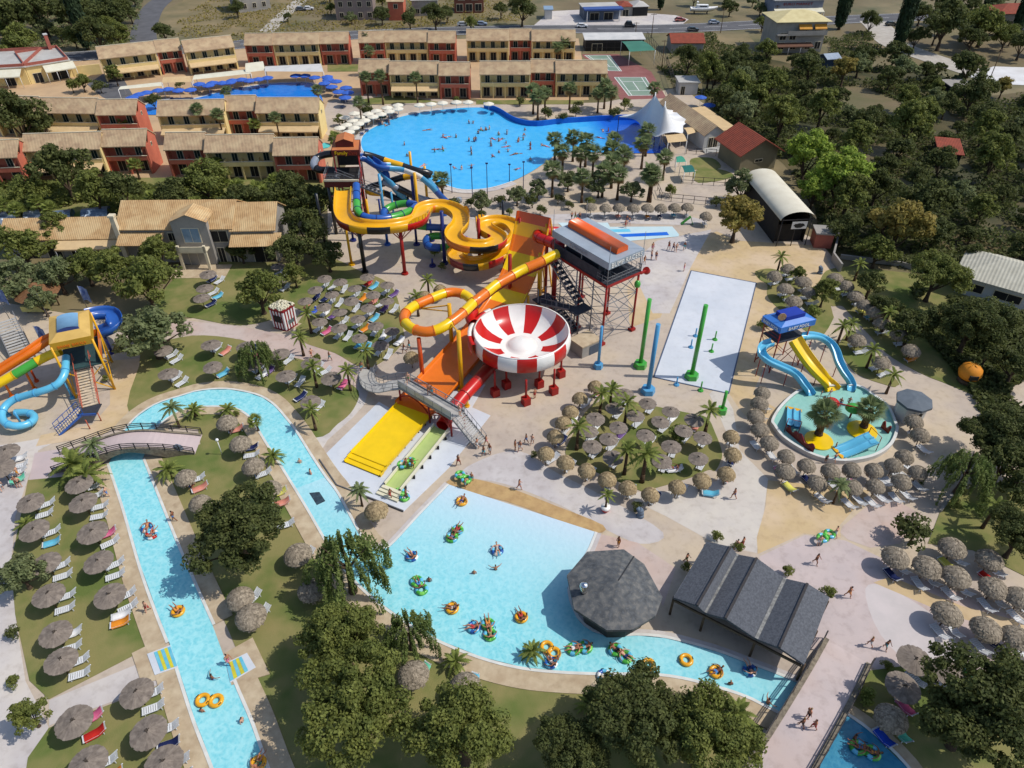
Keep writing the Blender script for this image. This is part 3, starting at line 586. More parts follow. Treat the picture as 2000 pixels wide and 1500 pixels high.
# reception
M_flat = mat('white_flat_roof', S(206,204,198,.74), S(188,184,178,.7), scale=.25, detail=8); M_par = mat('terracotta_parapet', S(186,108,92,.74), S(172,98,84,.7), scale=1)
t, W, D = building('reception_building', 'hotel reception with flat white roof edged in terracotta and sloping cream awning', 'building', (-60,172),(60,165),4.4,17, M_ywall, M_flat, 'flat', parapet=M_par, doors=[(.7,2.4,2.4)])
awning(t, 0, W * .96,-.2,4.2,-3.2,3.0, M_awnw, 5)
t, W, D = building('reception_building', 'right half of the hotel reception, flat roof, chimney and cream awning over windows', 'building', (62,164),(146,150),4.3,15, M_ywall, M_flat, 'flat', parapet=M_par, doors=[(.2,2,2.4),(.7,4,2.2)])
awning(t, W * .38, W * 1.08,-.2,4.1,-3.0,3.0, M_awnw, 4)
mb = MB().use(M_par); mb.box((W * .82, D - 1,6.2),(.9,.9,4.2)); mb.use(M_wwall).box((W * .82, D - 1,8.45),(1.1,1.1,.3)); mb.build('chimney', t)
# white pool awnings
def shade(label, pts, z, m=M_awnw, name='shade_canopy', sag=.35):
 q = GG(pts, z); c = sum(q, Vector()) / len(q); t = wthing(name, label, 'canopy', (c.x, c.y, 0)); mb = MB().use(m, True)
 n = 8; i = mb.vs([(q[0] * (1 - u / n) + q[1] * (u / n)) * (1 - v / 4) + (q[3] * (1 - u / n) + q[2] * (u / n)) * (v / 4) + Vector((0,0, sag * math.sin(math.pi * v / 4))) for v in range(5) for u in range(n + 1)])
 for v in range(4):
  for u in range(n): a = i + v * (n + 1) + u; mb.face((a, a + 1, a + n + 2, a + n + 1))
 mb.build('canopy', t); mb = MB().use(M_white)
 for p in q: mb.cyl((p.x, p.y, 0),(p.x, p.y, z),.07, n=6)
 mb.build('frame', t)
zc = 3.2; o = (0,0,2.857)
shade('white curved awning at the left end of the hotel pool', Z(o, [(660,500),(905,478),(900,458),(690,482)]), zc)
shade('sand coloured square awning by the hotel pool', Z(o, [(905,462),(1070,456),(1060,432),(930,440)]), zc, M_awn, sag=.9)
shade('long low white awning behind the hotel pool', Z(o, [(1075,445),(1400,410),(1390,385),(1090,418)]), zc)
shade('white domed awning between two long awnings at the pool bar', Z(o, [(1370,405),(1480,392),(1470,362),(1385,372)]),3.4, sag=1.6)
shade('long flat white awning at the right of the hotel pool', Z(o, [(1478,398),(1805,400),(1790,355),(1480,370)]),3.6, M_wwall)
# far buildings along the road
building('house', 'grey two storey house alone in the field at the top edge', 'house', (468,26),(530,18),7.5,10, M_gwall, M_flat, 'flat', wins=[(u, z, 1.2,1.5) for u in (.2,.5,.8) for z in (2,5)])
building('house', 'pinkish grey house with arched porch behind the back terrace', 'house', (658,40),(731,39),7,9, mat('pink_grey_render', S(170,152,144,.7), S(156,140,134,.7), scale=.4), M_rtile, 'hip', 1.5, wins=[(u, z, 1.3,1.5) for u in (.15,.4,.65,.9) for z in (1.6,5)])
building('house', 'narrow terracotta house across the main road', 'house', (760,40),(790,40),6,7, M_rwall, M_rtile, 'gable', 1.5, wins=[(.5,4.4,1.2,1.3)])
building('house', 'low pale roofed house with porch across the main road', 'house', (806,32),(856,31),5,8, M_gwall, M_flat, 'hip', 1, wins=[(.2,1.6,1.4,1.4),(.6,1.6,1.4,1.6)])
building('house', 'brown house with three white arches across the main road', 'house', (888,26),(945,25),7,8, mat('brick_brown', S(140,86,70,.7), S(126,78,64,.7), scale=1), M_redroof, 'hip', 1.2, wins=[(u, 1.8,2.2,2.2) for u in (.18,.5,.82)] + [(u, 5,2.2,1.6) for u in (.25,.7)])
t, W, D = building('filling_station', 'low filling station with blue canopy edge on the forecourt', 'filling station', (1140,40),(1208,38),3.6,8, mat('blue_grey_wall', S(110,122,140,.7), S(90,100,118,.7), scale=.6), M_flat, 'flat', doors=[(.3,3,2.2),(.7,3,2.2)])
mb = MB().use(mat('blue_fascia', S(62,92,160,.7), S(70,100,168,.7), scale=1)); mb.box((W / 2,-1.5,3.9),(W * 1.1,4,.5)); mb.build('canopy', t); mb = MB().use(M_white)
for x in (.5, W - .5): mb.cyl((x, -3,0),(x, -3,3.7),.15)
mb.build('canopy_posts', t)
building('cafe', 'small cafe with dull red roof beside the filling station', 'cafe', (1207,32),(1235,31),3,7, M_gwall, M_redroof, 'hip', 1, doors=[(.5,2,2)])
building('cafe', 'small open cafe with grey roof right of the red roofed one', 'cafe', (1236,32),(1264,31),3,7, M_dark, M_flat, 'hip', 1.2)
building('shed', 'small blue roofed shed left of the filling station', 'shed', (1064,38),(1078,38),3,5, M_wwall, mat('light_blue_sheet', S(150,176,200,.72), S(138,164,190,.7), scale=1), 'flat')
t, W, D = building('market', 'market hall with dark red lettering over its cream awning', 'shop', (1506,42),(1600,40),6.4,9, mat('market_wall', S(150,156,172,.7), S(136,142,158,.7), scale=.5), M_flat, 'flat', doors=[(.3,4,2.6),(.75,4,2.6)])
MKT = (t, W)
awning(t, 0, W, 0,4.0,-2.4,3.2, M_awnw, 4)
t, W, D = building('house', 'villa with pale yellow hipped roof and orange balcony awnings', 'house', (1508,104),(1602,102),8.6,11, M_gwall, mat('pale_yellow_roof', S(226,212,160,.76), S(214,198,146,.74), scale=.5), 'hip', 2, wins=[(u, 2,1.6,1.9) for u in (.15,.4,.7,.9)] + [(u, 4.6,1.8,1.8) for u in (.15,.35)], over=1.0)
M_or = mat('orange_awning', S(222,160,60,.78), S(212,148,54,.76), scale=.8)
for a, b in ((.42,.68),(.74,.98)): awning(t, W * a, W * b, -.1,7.9,-1.3,6.9, M_or)
mb = MB().use(M_gwall); mb.box((W / 2,-.7,5.2),(W, 1.4,.25)); mb.box((W * .6,-1.35,5.8),(W * .8,.1,1.0)); mb.build('balcony', t)
awning(t, 0, W * .75,-.2,2.9,-2.6,2.4, mat('brown_awning', S(120,84,66,.7), S(110,78,62,.7), scale=1),4)
building('shed', 'blue garden shed with pale ridge roof in the scrub', 'shed', (1612,134),(1636,132),2.6,4, mat('blue_wall', S(60,84,110,.7), S(54,74,98,.7), scale=1), mat('pale_sheet', S(176,190,206,.72), S(160,176,194,.7), scale=1), 'gable', .8)
building('house', 'house with red tiled roof among cypress at the upper right corner', 'house', (1940,60),(2030,58),5,10, M_gwall, M_redroof, 'hip', 2, wins=[(.3,2,1.6,1.6)])
building('house', 'old red roofed house behind the tennis courts', 'house', (1310,104),(1372,104),3,8, M_gwall, M_redroof, 'gable', 1.6, doors=[(.3,1.4,2)])
building('shed', 'long shed with white sheet roof behind the tennis courts', 'shed', (1143,100),(1256,99),3.2,6, M_dark, M_wwall, 'mono', .4, doors=[(.2,3,2)])
building('hut', 'small whitewashed flat roofed hut at the edge of the scrub', 'hut', (1325,185),(1361,185),3,5, M_wwall, M_flat, 'flat', doors=[(.2,.9,2)])
building('shed', 'low shed with pale flat roof in the wood on the right', 'shed', (1858,192),(1900,191),2.4,6, M_dark, M_gwall, 'mono', .3)
building('hut', 'ruined hut with broken red roof deep in the wood', 'hut', (1826,326),(1868,330),3,6, M_dark, M_redroof, 'mono', 1.0, doors=[(.4,1.4,2)])
# beside the tent
t, W, D = building('changing_house', 'long tan roofed building behind the white tent, small white porch in front', 'building', (1372,294),(1412,292),3.6,22, M_wwall, M_rtile, 'gablex', 1.6, doors=[(.35,.9,2.6),(.6,.9,2.6)])
t.rotation_euler.z += R(9)
mb = MB().use(M_wwall)
for k in range(4): mb.box((W / 2,-.4 - .4 * k, .5 - .14 * k),(W + .6,.42,.12))
mb.build('steps', t)
mb = MB().use(M_awn); mb.box((W + 2.6, D * .45,3.0),(4.2, D * .7,.12)); mb.use(M_wwall)
for k in range(4): mb.cyl((W + 4.4, D * (.15 + .2 * k),0),(W + 4.4, D * (.15 + .2 * k),3),.08)
mb.build('pergola', t)
t, W, D = building('hall', 'plain hall with red tiled ridge roof beside the wood', 'building', (1442,338),(1514,331),4.4,8.5, mat('khaki_render', S(150,140,112,.7), S(136,128,104,.7), scale=.4), M_redroof, 'gablex', 2.4, wins=[(.5,2.2,1.6,.5)], over=1.0)
t.rotation_euler.z += R(4)
# barrel vaulted hall
A, B = G(1512,478), G(1572,478); v = B - A; W = v.length; t = thing('vaulted_hall', 'open dark hall under a white barrel roof at the edge of the wood', 'hall', (A.x, A.y, 0), math.atan2(v.y, v.x) + R(5)); Lh = 17
mb = MB().use(mat('cream_sheet', S(232,226,206,.78), S(220,212,190,.76), scale=.3, detail=8), True); n = 14
i = mb.vs([(W / 2 - (W / 2 + .4) * math.cos(math.pi * k / n), y, 5.0 + 1.5 * math.sin(math.pi * k / n)) for y in (-1, Lh * .5, Lh) for k in range(n + 1)])
for j in range(2):
 for k in range(n): a = i + j * (n + 1) + k; mb.face((a, a + 1, a + n + 2, a + n + 1))
mb.build('roof', t)
mb = MB().use(M_iron)
for x in (.1, W / 2, W - .1):
 for y in (-.6, Lh * .3, Lh * .6, Lh - .3): mb.cyl((x, y, 0),(x, y, 5.1),.09, n=6)
mb.box((W / 2,-.8,5.0),(W, .12,.2)); mb.build('frame', t)
mb = MB().use(M_dark); mb.box((.05, Lh / 2,2.5),(.1, Lh - 1,5)); mb.box((W - .05, Lh / 2,2.5),(.1, Lh - 1,5)); mb.box((W / 2, Lh - .5,2.6),(W - .3,.1,5.2)); mb.box((W / 2,1.2,1.6),(W * .9,.1,3.2)); mb.build('wall', t)
mb = MB().use(M_wwall); mb.box((W * .58,-.9,4.0),(W * .5,.06,1.3)); b_ = mb.build('banner', t)
mb = MB().use(M_dark); rr = random.Random(3); pts = [(W * .58 + math.cos(a) * W * .19 * rr.uniform(.8,1.1),-.94,4.0 + math.sin(a) * .42 * rr.uniform(.7,1.2)) for a in np.linspace(0,6.28,22)[:-1]]
mb.poly(pts); mb.build('emblem', b_)
# white sheet roofed building on the right
t, W, D = building('service_building', 'long service building with pale ribbed hip roof on the right', 'building', (1862,570),(2060,628),3.2,9, M_wwall, roof_mat('ribbed_sheet', S(216,212,194,.76), S(200,196,178,.74), pitch=.5), 'hip', 2.0, wins=[(.15,1.6,3,1.2),(.5,1.6,3.6,1.2),(.8,1.6,3,1.2)], over=.9)
# octagonal bar with dark slate roof
M_slate = mat('dark_slate', S(102,105,108,.75), S(70,74,78,.72), scale=3.6, detail=3, coord='obj', c3=S(122,121,118,.75), s3=1.8, bump=.4, bscale=5, rough=.8)
o3 = (1000,1000,3)
ro = GG(Z(o3,[(440,232),(655,218),(775,305),(882,500),(842,608),(705,690),(555,692),(365,568),(322,370)]),3.2); c = sum(ro, Vector()) / len(ro)
t = wthing('lagoon_bar', 'round bar under a dark slate roof standing at the lagoon edge', 'bar', (c.x, c.y, 0)); mb = MB().use(M_slate); ap = Vector((c.x, c.y, 4.7)); nn = len(ro)
for k in range(nn):
 a, b = ro[k], ro[(k + 1) % nn]; mb.poly([b, a, ap]); mb.poly([a, b, b - Vector((0,0,.3)), a - Vector((0,0,.3))][::-1]); mb.poly([a - Vector((0,0,.3)), b - Vector((0,0,.3)),(c.x, c.y, 2.9)])
mb.build('roof', t); mb = MB().use(mat('dark_rib', S(50,52,56,.7), S(60,62,66,.7), scale=2))
mb.bar(ap, (ro[2] + ro[1]) / 2 + Vector((0,0,.03)),.12,.06); mb.build('roof_ridge', t)
mb = MB().use(mat('bar_wall', S(90,88,84,.7), S(70,68,66,.7), scale=1)); inn = [c + (p - c) * .72 for p in ro]; mb.prism([(p.x, p.y) for p in inn],.1,2.95); mb.build('wall', t)
p = G(*Z(o3,[(420,460)])[0],3.8); mb = MB().use(mat('chrome', (.7,.7,.7),(.6,.6,.6), scale=2, rough=.18, metal=1.0)); mb.cyl((p.x, p.y, 3.3),(p.x, p.y, 4.5),.32, n=12); mb.lathe([(.42,0),(.4,.2),(.26,.36),(.01,.42)],14,(p.x, p.y, 4.45)); mb.build('chimney', t)
# triple gabled shelter
Bk = [(1380,1058,3.0),(1427,1068,4.3),(1440,1083,3.2),(1478,1090,4.3),(1533,1130,3.2),(1577,1140,4.3),(1620,1167,3.0)]
Fr = [(1315,1167,3.0),(1362,1183,4.3),(1377,1197,3.2),(1417,1208,4.3),(1477,1248,3.2),(1522,1265,4.3),(1571,1298,3.0)]
qb, qf = GG(Bk), GG(Fr); c = (qb[3] + qf[3]) / 2; t = wthing('grill_shelter', 'open snack shelter with three dark grey gabled roofs beside the lagoon', 'shelter', (c.x, c.y, 0))
M_shing = mat('grey_shingle', S(104,108,116,.74), S(84,88,96,.72), scale=4.5, detail=2, bump=.5, bscale=7, rough=.75)
for k in range(6):
 mb = MB().use(M_shing); a, b, c_, d = qf[k], qf[k + 1], qb[k + 1], qb[k]
 nu, nv = 3,26                               # courses of shingles, each a little step
 for v in range(nu * 4):
  u0, u1 = v / (nu * 4),(v + 1) / (nu * 4)
  lift0, lift1 = (0.05,0.0) if k % 2 == 0 else (0.0,0.05)
  P4 = [a + (b - a) * u0 + Vector((0,0, lift0)), a + (b - a) * u1 + Vector((0,0, lift1)), d + (c_ - d) * u1 + Vector((0,0, lift1)), d + (c_ - d) * u0 + Vector((0,0, lift0))]
  mb.poly(P4)
 mb.poly([x - Vector((0,0,.22)) for x in (d, c_, b, a)]); mb.poly([a, a - Vector((0,0,.22)), b - Vector((0,0,.22)), b]); mb.poly([d, c_, c_ - Vector((0,0,.22)), d - Vector((0,0,.22))])
 mb.build('roof_slope', t)
mb = MB().use(M_iron)
for k in (1,3,5): mb.bar(qf[k] + Vector((0,0,.05)), qb[k] + Vector((0,0,.05)),.22,.1)
mb.build('ridge_cap', t)
mb = MB().use(mat('gutter', S(170,170,166,.7), S(120,120,118,.7), scale=3))
for k in (2,4): mb.bar(qf[k] + Vector((0,0,.08)), qb[k] + Vector((0,0,.08)),.3,.05)
mb.build('gutter', t)
M_wood = mat('brown_timber', S(112,92,70,.7), S(90,74,58,.7), scale=2, bump=.2)
for k in (0,2,4,6):
 for q in (qf[k] * .97 + qb[k] * .03,(qf[k] + qb[k]) / 2, qf[k] * .04 + qb[k] * .96): mb = MB().use(M_wood); mb.cyl((q.x, q.y, 0),(q.x, q.y, q.z - .2),.12, n=8); mb.build('post', t)
for a, b in ((qf[0], qf[6]),(qb[0], qb[6])): mb = MB().use(M_wood); mb.bar(a * .985 + b * .015 - Vector((0,0,.36)), b * .985 + a * .015 - Vector((0,0,.36)),.16,.24); mb.build('beam', t)
mb = MB().use(M_dark); a, b = qf[0] * .55 + qb[0] * .45, qf[6] * .55 + qb[6] * .45; mb.bar(Vector((a.x, a.y, .6)) * .8 + Vector((b.x, b.y, .6)) * .2, Vector((a.x, a.y, .6)) * .25 + Vector((b.x, b.y, .6)) * .75,1.2,1.2); mb.build('counter', t)
# octagonal ticket kiosk by the baby pool
cc = G(1772,812); t = thing('ticket_kiosk', 'white octagonal kiosk with flat dark grey roof beside the baby pool', 'kiosk', (cc.x, cc.y, 0)); mb = MB().use(M_wwall); n = 8
mb.lathe([(1.75,0),(1.75,2.3)],8, smooth=False); mb.build('wall', t)
mb = MB().use(mat('kiosk_roof', S(112,122,132,.7), S(98,108,118,.7), scale=1)); mb.lathe([(.02,2.3),(2.15,2.3),(2.15,2.62),(.02,2.95)],8, smooth=False); mb.build('roof', t)
mb = MB().use(M_dark); mb.box((0,-1.66,1.3),(1.1,.06,.9)); mb.build('hatch', t)
# white tensile tent: surface through two masts
t = wthing('tensile_tent', 'white two peaked tensile tent over the deep end of the wave pool', 'tent', G(1275,250)); mb = MB().use(mat('tent_fabric', S(236,236,236,.8), S(224,226,228,.8), scale=.3, rough=.6), True)
o = (1180,170,6.25); pk = [G(*Z(o, [(625,95)])[0],10.2), G(*Z(o, [(745,205)])[0],9.2)]
ed = [G(*p[:2], p[2]) for p in Z(o, [(180,360,4),(330,385,3.6),(420,430,3.2),(470,500,2.8),(620,605,2.6),(740,565,3.6),(860,550,3.8),(960,560,3.0),(965,470,3.4),(1030,420,3.2),(930,350,4.6),(860,290,3.4),(760,270,5.0),(560,230,4.0),(420,310,4.2)])]
ed = [Vector(p) for p in spline(ed, 3, True)]
# cone rings blend from the rim to the nearer mast
nr = 12; ring = []
for j in range(nr + 1):
 s = j / nr
 for p in ed:
  wts = [1 / ((p.x - q.x) ** 2 + (p.y - q.y) ** 2 + 1.0) ** 2 for q in pk]; f = wts[0] / sum(wts); f = min(1, max(0,(f - .5) * 2.6 + .5))
  tp = pk[0] * f + pk[1] * (1 - f); tp = Vector((tp.x, tp.y, tp.z - 2.2 * 4 * f * (1 - f)))
  hz = s ** 1.9; xy = s
  q = p * (1 - xy) + tp * xy; ring.append((q.x, q.y, p.z + (tp.z - p.z) * hz))
i = mb.vs(ring); m_ = len(ed)
for j in range(nr):
 for k in range(m_): k2 = (k + 1) % m_; mb.face((i + j * m_ + k, i + j * m_ + k2, i + (j + 1) * m_ + k2, i + (j + 1) * m_ + k))
mb.build('canopy', t)
for q in pk: mb = MB().use(M_white); mb.cyl((q.x, q.y, 0),(q.x, q.y, q.z + .5),.22,.12, n=10); mb.build('mast', t)
for k in (0,12,21,27): mb = MB().use(M_iron); mb.cyl((ed[k].x, ed[k].y, 0), ed[k],.08, n=6); mb.build('edge_post', t)
shade('tan awning tucked under the edge of the white tent', Z(o, [(780,680),(1010,660),(950,560),(725,565)]),3.0, M_awn)
shade('tan awning between the tent and the tan roofed building', Z(o, [(1020,580),(1150,545),(1100,480),(960,500)]),3.0, M_awn)
M_net = mat('green_net', S(70,170,140,.72), S(60,150,124,.7), scale=.6)
shade('green shade cloth beside the palms, upper piece', Z(o, [(880,920),(1000,912),(930,840),(880,850)]),2.3, M_net)
shade('dark green shade cloth at the edge of the fenced grass', Z(o, [(980,1045),(1110,1035),(1060,950),(930,960)]),2.3, mat('teal_net', S(40,120,112,.72), S(36,104,98,.7), scale=.6))
shade('large green net canopy behind the tennis courts', Z((1100,0,5),[(650,505),(900,490),(770,398),(570,405)]),4.0, mat('court_net', S(66,128,108,.7), S(76,140,118,.7), scale=.3))
# pool-side red hut by the hall
building('gatehouse', 'small terracotta gatehouse at the end of the service ramp', 'hut', (1588,484),(1622,486),2.6,3, M_par, M_gwall, 'flat', over=.15)
# glasshouse strips behind the restaurant
for k, (a, b, w_, lab) in enumerate(((( 2,440),(34,436),4, 'pale plastic sheeting heap at the far left behind the restaurant'),((48,438),(82,434),4, 'grey sheeted frame second from left behind the restaurant'),((90,440),(140,434),4, 'blue grey plastic tunnel behind the restaurant'),((160,434),(212,428),4, 'blue plastic tunnel in tree shade behind the restaurant'))):
 A, B = G(*a), G(*b); v = B - A; L_ = v.length; mb = MB().use(mat('plastic_%s' % ('sheet' if k < 2 else 'tunnel'), S(150,172,196,.72) if k > 1 else S(186,194,204,.72), S(90,116,150,.7), scale=1.2, stretch=(.3,3,1), rough=.3), True); n = 8; q = v.normalized(); s = Vector((-q.y, q.x, 0))
 i = mb.vs([A + q * L_ * u + s * (2 - 2 * math.cos(math.pi * k_ / n)) + Vector((0,0,1.4 * math.sin(math.pi * k_ / n) + .05)) for u in (0,1) for k_ in range(n + 1)])
 for k_ in range(n): mb.face((i + k_, i + k_ + 1, i + n + 2 + k_, i + n + 1 + k_))
 mb.face([i + j for j in range(n + 1)]); mb.face([i + n + 1 + j for j in range(n + 1)][::-1])
 mb.build('plastic_tunnel', off=A, label=lab, cat='poly tunnel')
# ---------------------------------------------------------------- slides and towers
def gloss(name, c, c2=None): return mat(name, c, c2 or tuple(v * .9 for v in c), scale=.6, rough=.28, spec=.5, detail=5)
M_Y = gloss('slide_yellow', S(240,178,20,.85)); M_Yb = gloss('slide_bright_yellow', S(250,208,10,.85)); M_O = gloss('slide_orange', S(238,122,22,.85)); M_RED = gloss('slide_red', S(206,30,24,.8))
M_DR = gloss('slide_dark_red', S(150,40,34,.75)); M_BK = gloss('slide_black', S(36,36,40,.7)); M_BL = gloss('slide_blue', S(44,96,180,.8)); M_LB = gloss('slide_sky_blue', S(84,172,220,.8)); M_GR = gloss('slide_green', S(76,176,66,.8))
M_NV = gloss('navy_steel', S(38,48,120,.75)); M_GY = gloss('slide_grey', S(150,158,172,.75)); M_CW = gloss('slide_white', (.80,.78,.74)); M_OW = gloss('slide_wall_orange', S(214,84,32,.8)); M_CY = gloss('slide_cyan', S(104,196,232,.82))
M_RST = mat('red_steel', S(176,40,34,.75), S(160,38,32,.72), scale=1, rough=.4); M_GST = mat('grey_steel', S(150,152,156,.7), S(130,132,136,.7), scale=1, rough=.45)
def HG(b, ty):
 g = G(*b); lo, hi = 0,40
 for _ in range(40):
  m = (lo + hi) / 2
  if PX((g.x, g.y, m))[1] > ty: lo = m
  else: hi = m
 return m
def circ(r, n=14): return [(r * math.cos(2 * math.pi * k / n), r * math.sin(2 * math.pi * k / n)) for k in range(n)]
def trough(w_, h, t=.09, rnd=.35):
 """closed U profile: inner surface then outer surface"""
 a = w_ / 2; inn = [(-a, h),(-a * .97, h * .45),(-a * (1 - rnd * .5), h * .12),(-a * .45,.0),(0,-.02),(a * .45,.0),(a * (1 - rnd * .5), h * .12),(a * .97, h * .45),(a, h)]
 out = [(a + t, h),(a + t, h * .4),(a + t * .4,-.12),(a * .6,-.3),(0,-.32),(-a * .6,-.3),(-a - t * .4,-.12),(-a - t, h * .4),(-a - t, h)]
 return inn + out
def sweep2(mb, path, prof, mf, smooth=True, ups=None):
 """sweep with a material chosen per segment and per strip of the profile"""
 n = len(path); m = len(prof); i0 = len(mb.v); side = None
 for k in range(n):
  t = (path[min(k + 1, n - 1)] - path[max(k - 1,0)]).normalized(); s = t.cross(Vector((0,0,1)))
  if s.length < .05 and side is not None: s = side
  s = s.normalized(); up = s.cross(t).normalized(); side = s
  if ups: q = Matrix.Rotation(ups[k],3, t); s = q @ s; up = q @ up
  mb.vs([path[k] + s * u + up * w_ for u, w_ in prof])
 for k in range(n - 1):
  for j in range(m):
   mb.use(mf(k, j), smooth); j2 = (j + 1) % m
   mb.face((i0 + k * m + j, i0 + k * m + j2, i0 + (k + 1) * m + j2, i0 + (k + 1) * m + j))
 return mb
def path3(pts, step=.5, per=8): return even([Vector(p) for p in spline([tuple(G(*p)) for p in pts], per)], step)
def column(par, b, z, r=.28, m=M_RST, foot=.6, arm=None, name='support_column'):
 g = G(*b) if len(b) == 2 else Vector(b); mb = MB().use(m); mb.cyl((g.x, g.y, 0),(g.x, g.y, z), r, r * .92,12)
 if foot: mb.cyl((g.x, g.y, 0),(g.x, g.y, .3), foot, foot * .9,8, smooth=False)
 if arm: mb.bar((g.x, g.y, z - .2), arm, .18)
 return mb.build(name, par)
def tube(par, path, r, mf, name='tube', n=14, flange=None, fm=None):
 mb = MB(); sweep2(mb, path, circ(r, n), lambda k, j: mf(k)); o = mb.build(name, par)
 if flange:
  for k in range(0, len(path), flange):
   if k in (0,) or k >= len(path) - 1: continue
   f = MB().use(fm); t = (path[k + 1] - path[k - 1]).normalized()
   f.cyl(path[k] - t * .05, path[k] + t * .05, r + .07, n=n, smooth=False); f.build('flange', o)
 return o
def text(par, s, o, xd, yd, h, m, name='lettering', off=.04, width=None):
 """raised lettering starting at o, running along xd, upright along yd"""
 cu = bpy.data.curves.new(name, 'FONT'); cu.body = s; cu.size = h; cu.extrude = .02; cu.resolution_u = 2
 ob = bpy.data.objects.new(name, cu); COL.objects.link(ob); dg = bpy.context.evaluated_depsgraph_get(); me = bpy.data.meshes.new_from_object(ob.evaluated_get(dg)); bpy.data.objects.remove(ob)
 xd = Vector(xd).normalized(); yd = Vector(yd).normalized(); zd = xd.cross(yd); sx = 1
 if width:
  w0 = max(v.co.x for v in me.vertices); sx = width / w0
 base = Vector(o) + zd * off - (OFF.get(par.name, Vector()) if par else Vector())
 for v in me.vertices: v.co = base + xd * v.co.x * sx + yd * v.co.y + zd * v.co.z
 me.materials.clear(); me.materials.append(m); ob = bpy.data.objects.new(name, me); COL.objects.link(ob)
 if par: ob.parent = par; add_kid(par, ob)
 return ob
o0, o1, o2, o4, o5, o6 = (600,250,6.667),(640,350,6.667),(840,380,6.667),(1040,400,6.667),(740,540,6.667),(1060,540,6.667)
# 1 yellow raft slide ------------------------------------------------------------
pp = Z(o1,[(207,150,9.4),(200,260,9.0),(193,380,8.6),(205,480,8.7),(260,565,8.6),(370,611,8.6),(520,633,8.6),(720,637,8.5),(900,617,8.4),(1060,585,8.2),(1180,535,8.0),(1225,460,7.8),(1255,400,7.6),(1340,368,7.4),(1480,362,7.2),(1610,395,7.0),(1705,460,6.8),(1740,540,6.6),(1715,620,6.5)]) + \
  Z(o2,[(325,480,6.3),(300,550,6.1),(350,625,5.9),(470,672,5.8),(620,690,5.6),(770,680,5.5),(880,630,5.4),(890,575,5.3),(820,525,5.2),(730,470,5.1),(700,410,5.0),(770,375,4.9),(900,365,4.8),(1040,400,4.7),(1130,480,4.5),(1160,570,4.3),(1110,660,4.1),(990,745,3.8),(860,830,3.5),(720,890,3.3),(570,915,3.1),(430,895,2.9),(340,840,2.7),(330,780,2.5),(420,740,2.3)])
pth = path3(pp, .6); c = pth[len(pth) // 2]
t = wthing('raft_slide', 'long yellow open raft slide winding in wide curves below the orange tower', 'water slide', (c.x, c.y, 0)); NP = len(pth)
bands = {}
for x0, x1, y0, y1, m in ((655,690,418,452, M_DR),(716,758,430,460, M_BK),(784,828,420,455, M_RED),(880,917,465,492, M_O),(917,958,470,495, M_BK),(958,984,462,492, M_RED),(950,980,500,520, M_RED),(916,938,508,530, M_BK),(894,916,500,530, M_DR),(830,860,405,425, M_O)):
 for k, p in enumerate(pth):
  u = PX(p)
  if x0 <= u[0] < x1 and y0 <= u[1] < y1: bands[k] = m
mb = MB(); prof = trough(2.5,.8,.1,.2); prof = [(u, w2 if j < 9 or w2 > -.1 else w2 - .3) for j, (u, w2) in enumerate(prof)]
sweep2(mb, pth, prof, lambda k, j: M_Y if j < 9 or k not in bands else bands[k]); mb.build('chute', t)
for f, s in ((.235,1),(.40,-1),(.645,-1),(.78,1)):       # raised splash guards on the outside of curves
 k0 = int(f * NP); q = pth[k0:k0 + 8]; mb = MB().use(M_Y, True); hh = [0,.5,.7,.7,.7,.7,.5,0]
 for k in range(7):
  A, B = q[k], q[k + 1]; d = (B - A).normalized(); sd = d.cross(Vector((0,0,1))) * 1.3 * s
  for th in (0,.08): mb.poly([A + sd * (1 + th) + Vector((0,0,.75)), B + sd * (1 + th) + Vector((0,0,.75)), B + sd * (1 + th) + Vector((0,0,.77 + hh[k + 1])), A + sd * (1 + th) + Vector((0,0,.77 + hh[k]))])
 mb.build('splash_guard', t)
for b, z, m, r in (((791,535),8.2, M_RST, .3),((687,517),8.2, M_Y, .22),((713,532),8.3, M_BK, .34),((869,515),9.4, M_NV, .32),((937,512),7.8, M_RST, .3),((983,470),7.4, M_BK, .25),((814,478),7.0, M_NV, .22),((757,478),6.8, M_BL, .25),((985,528),3.2, M_RST, .25)): column(t, b, z, r, m)
for b, z in (((791,535),8.0),((713,532),8.1)):
 g = G(*b); mb = MB().use(M_RST)
 for dx in (-2.2,-1.1,1.1,2.2): mb.bar((g.x, g.y, z - 1.9),(g.x + dx, g.y, z + .3),.12)
 mb.build('bracket', t)
# 2 green and blue tube ------------------------------------------------------------
pp = Z(o0,[(640,740,10.2),(640,820,9.8),(642,920,9.4),(645,1030,9.0),(675,1115,8.8),(770,1165,8.6),(900,1182,8.4),(1040,1175,8.2),(1180,1145,8.0),(1310,1095,7.8),(1395,1045,7.6),(1400,1000,7.4),(1310,985,7.1),(1190,995,6.8),(1070,1035,6.5),(995,1100,6.2),(1010,1165,5.8),(1100,1215,5.2),(1250,1245,4.6),(1420,1270,4.1),(1600,1290,3.8),(1750,1300,3.5)]) + \
  Z(o1,[(1570,640,3.2),(1600,700,2.9),(1500,735,2.7),(1380,740,2.5),(1290,780,2.3),(1290,850,2.1),(1370,890,2.0),(1480,890,1.8),(1600,870,1.6),(1720,830,1.3),(1800,780,1.1)])
pth = path3(pp, .45); c = pth[20]; t = wthing('tube_slide', 'green and blue closed tube slide spiralling beside the yellow raft slide', 'water slide', (c.x, c.y, 0))
tube(t, pth, .62, lambda k: M_BL if (k // 5) % 4 in (0,1) else M_GR, flange=5, fm=M_NV)
for b, z in (((748,455),6.4),((843,470),4.0),((690,470),8),((845,520),1.4)): column(t, b, z, .2, M_NV)
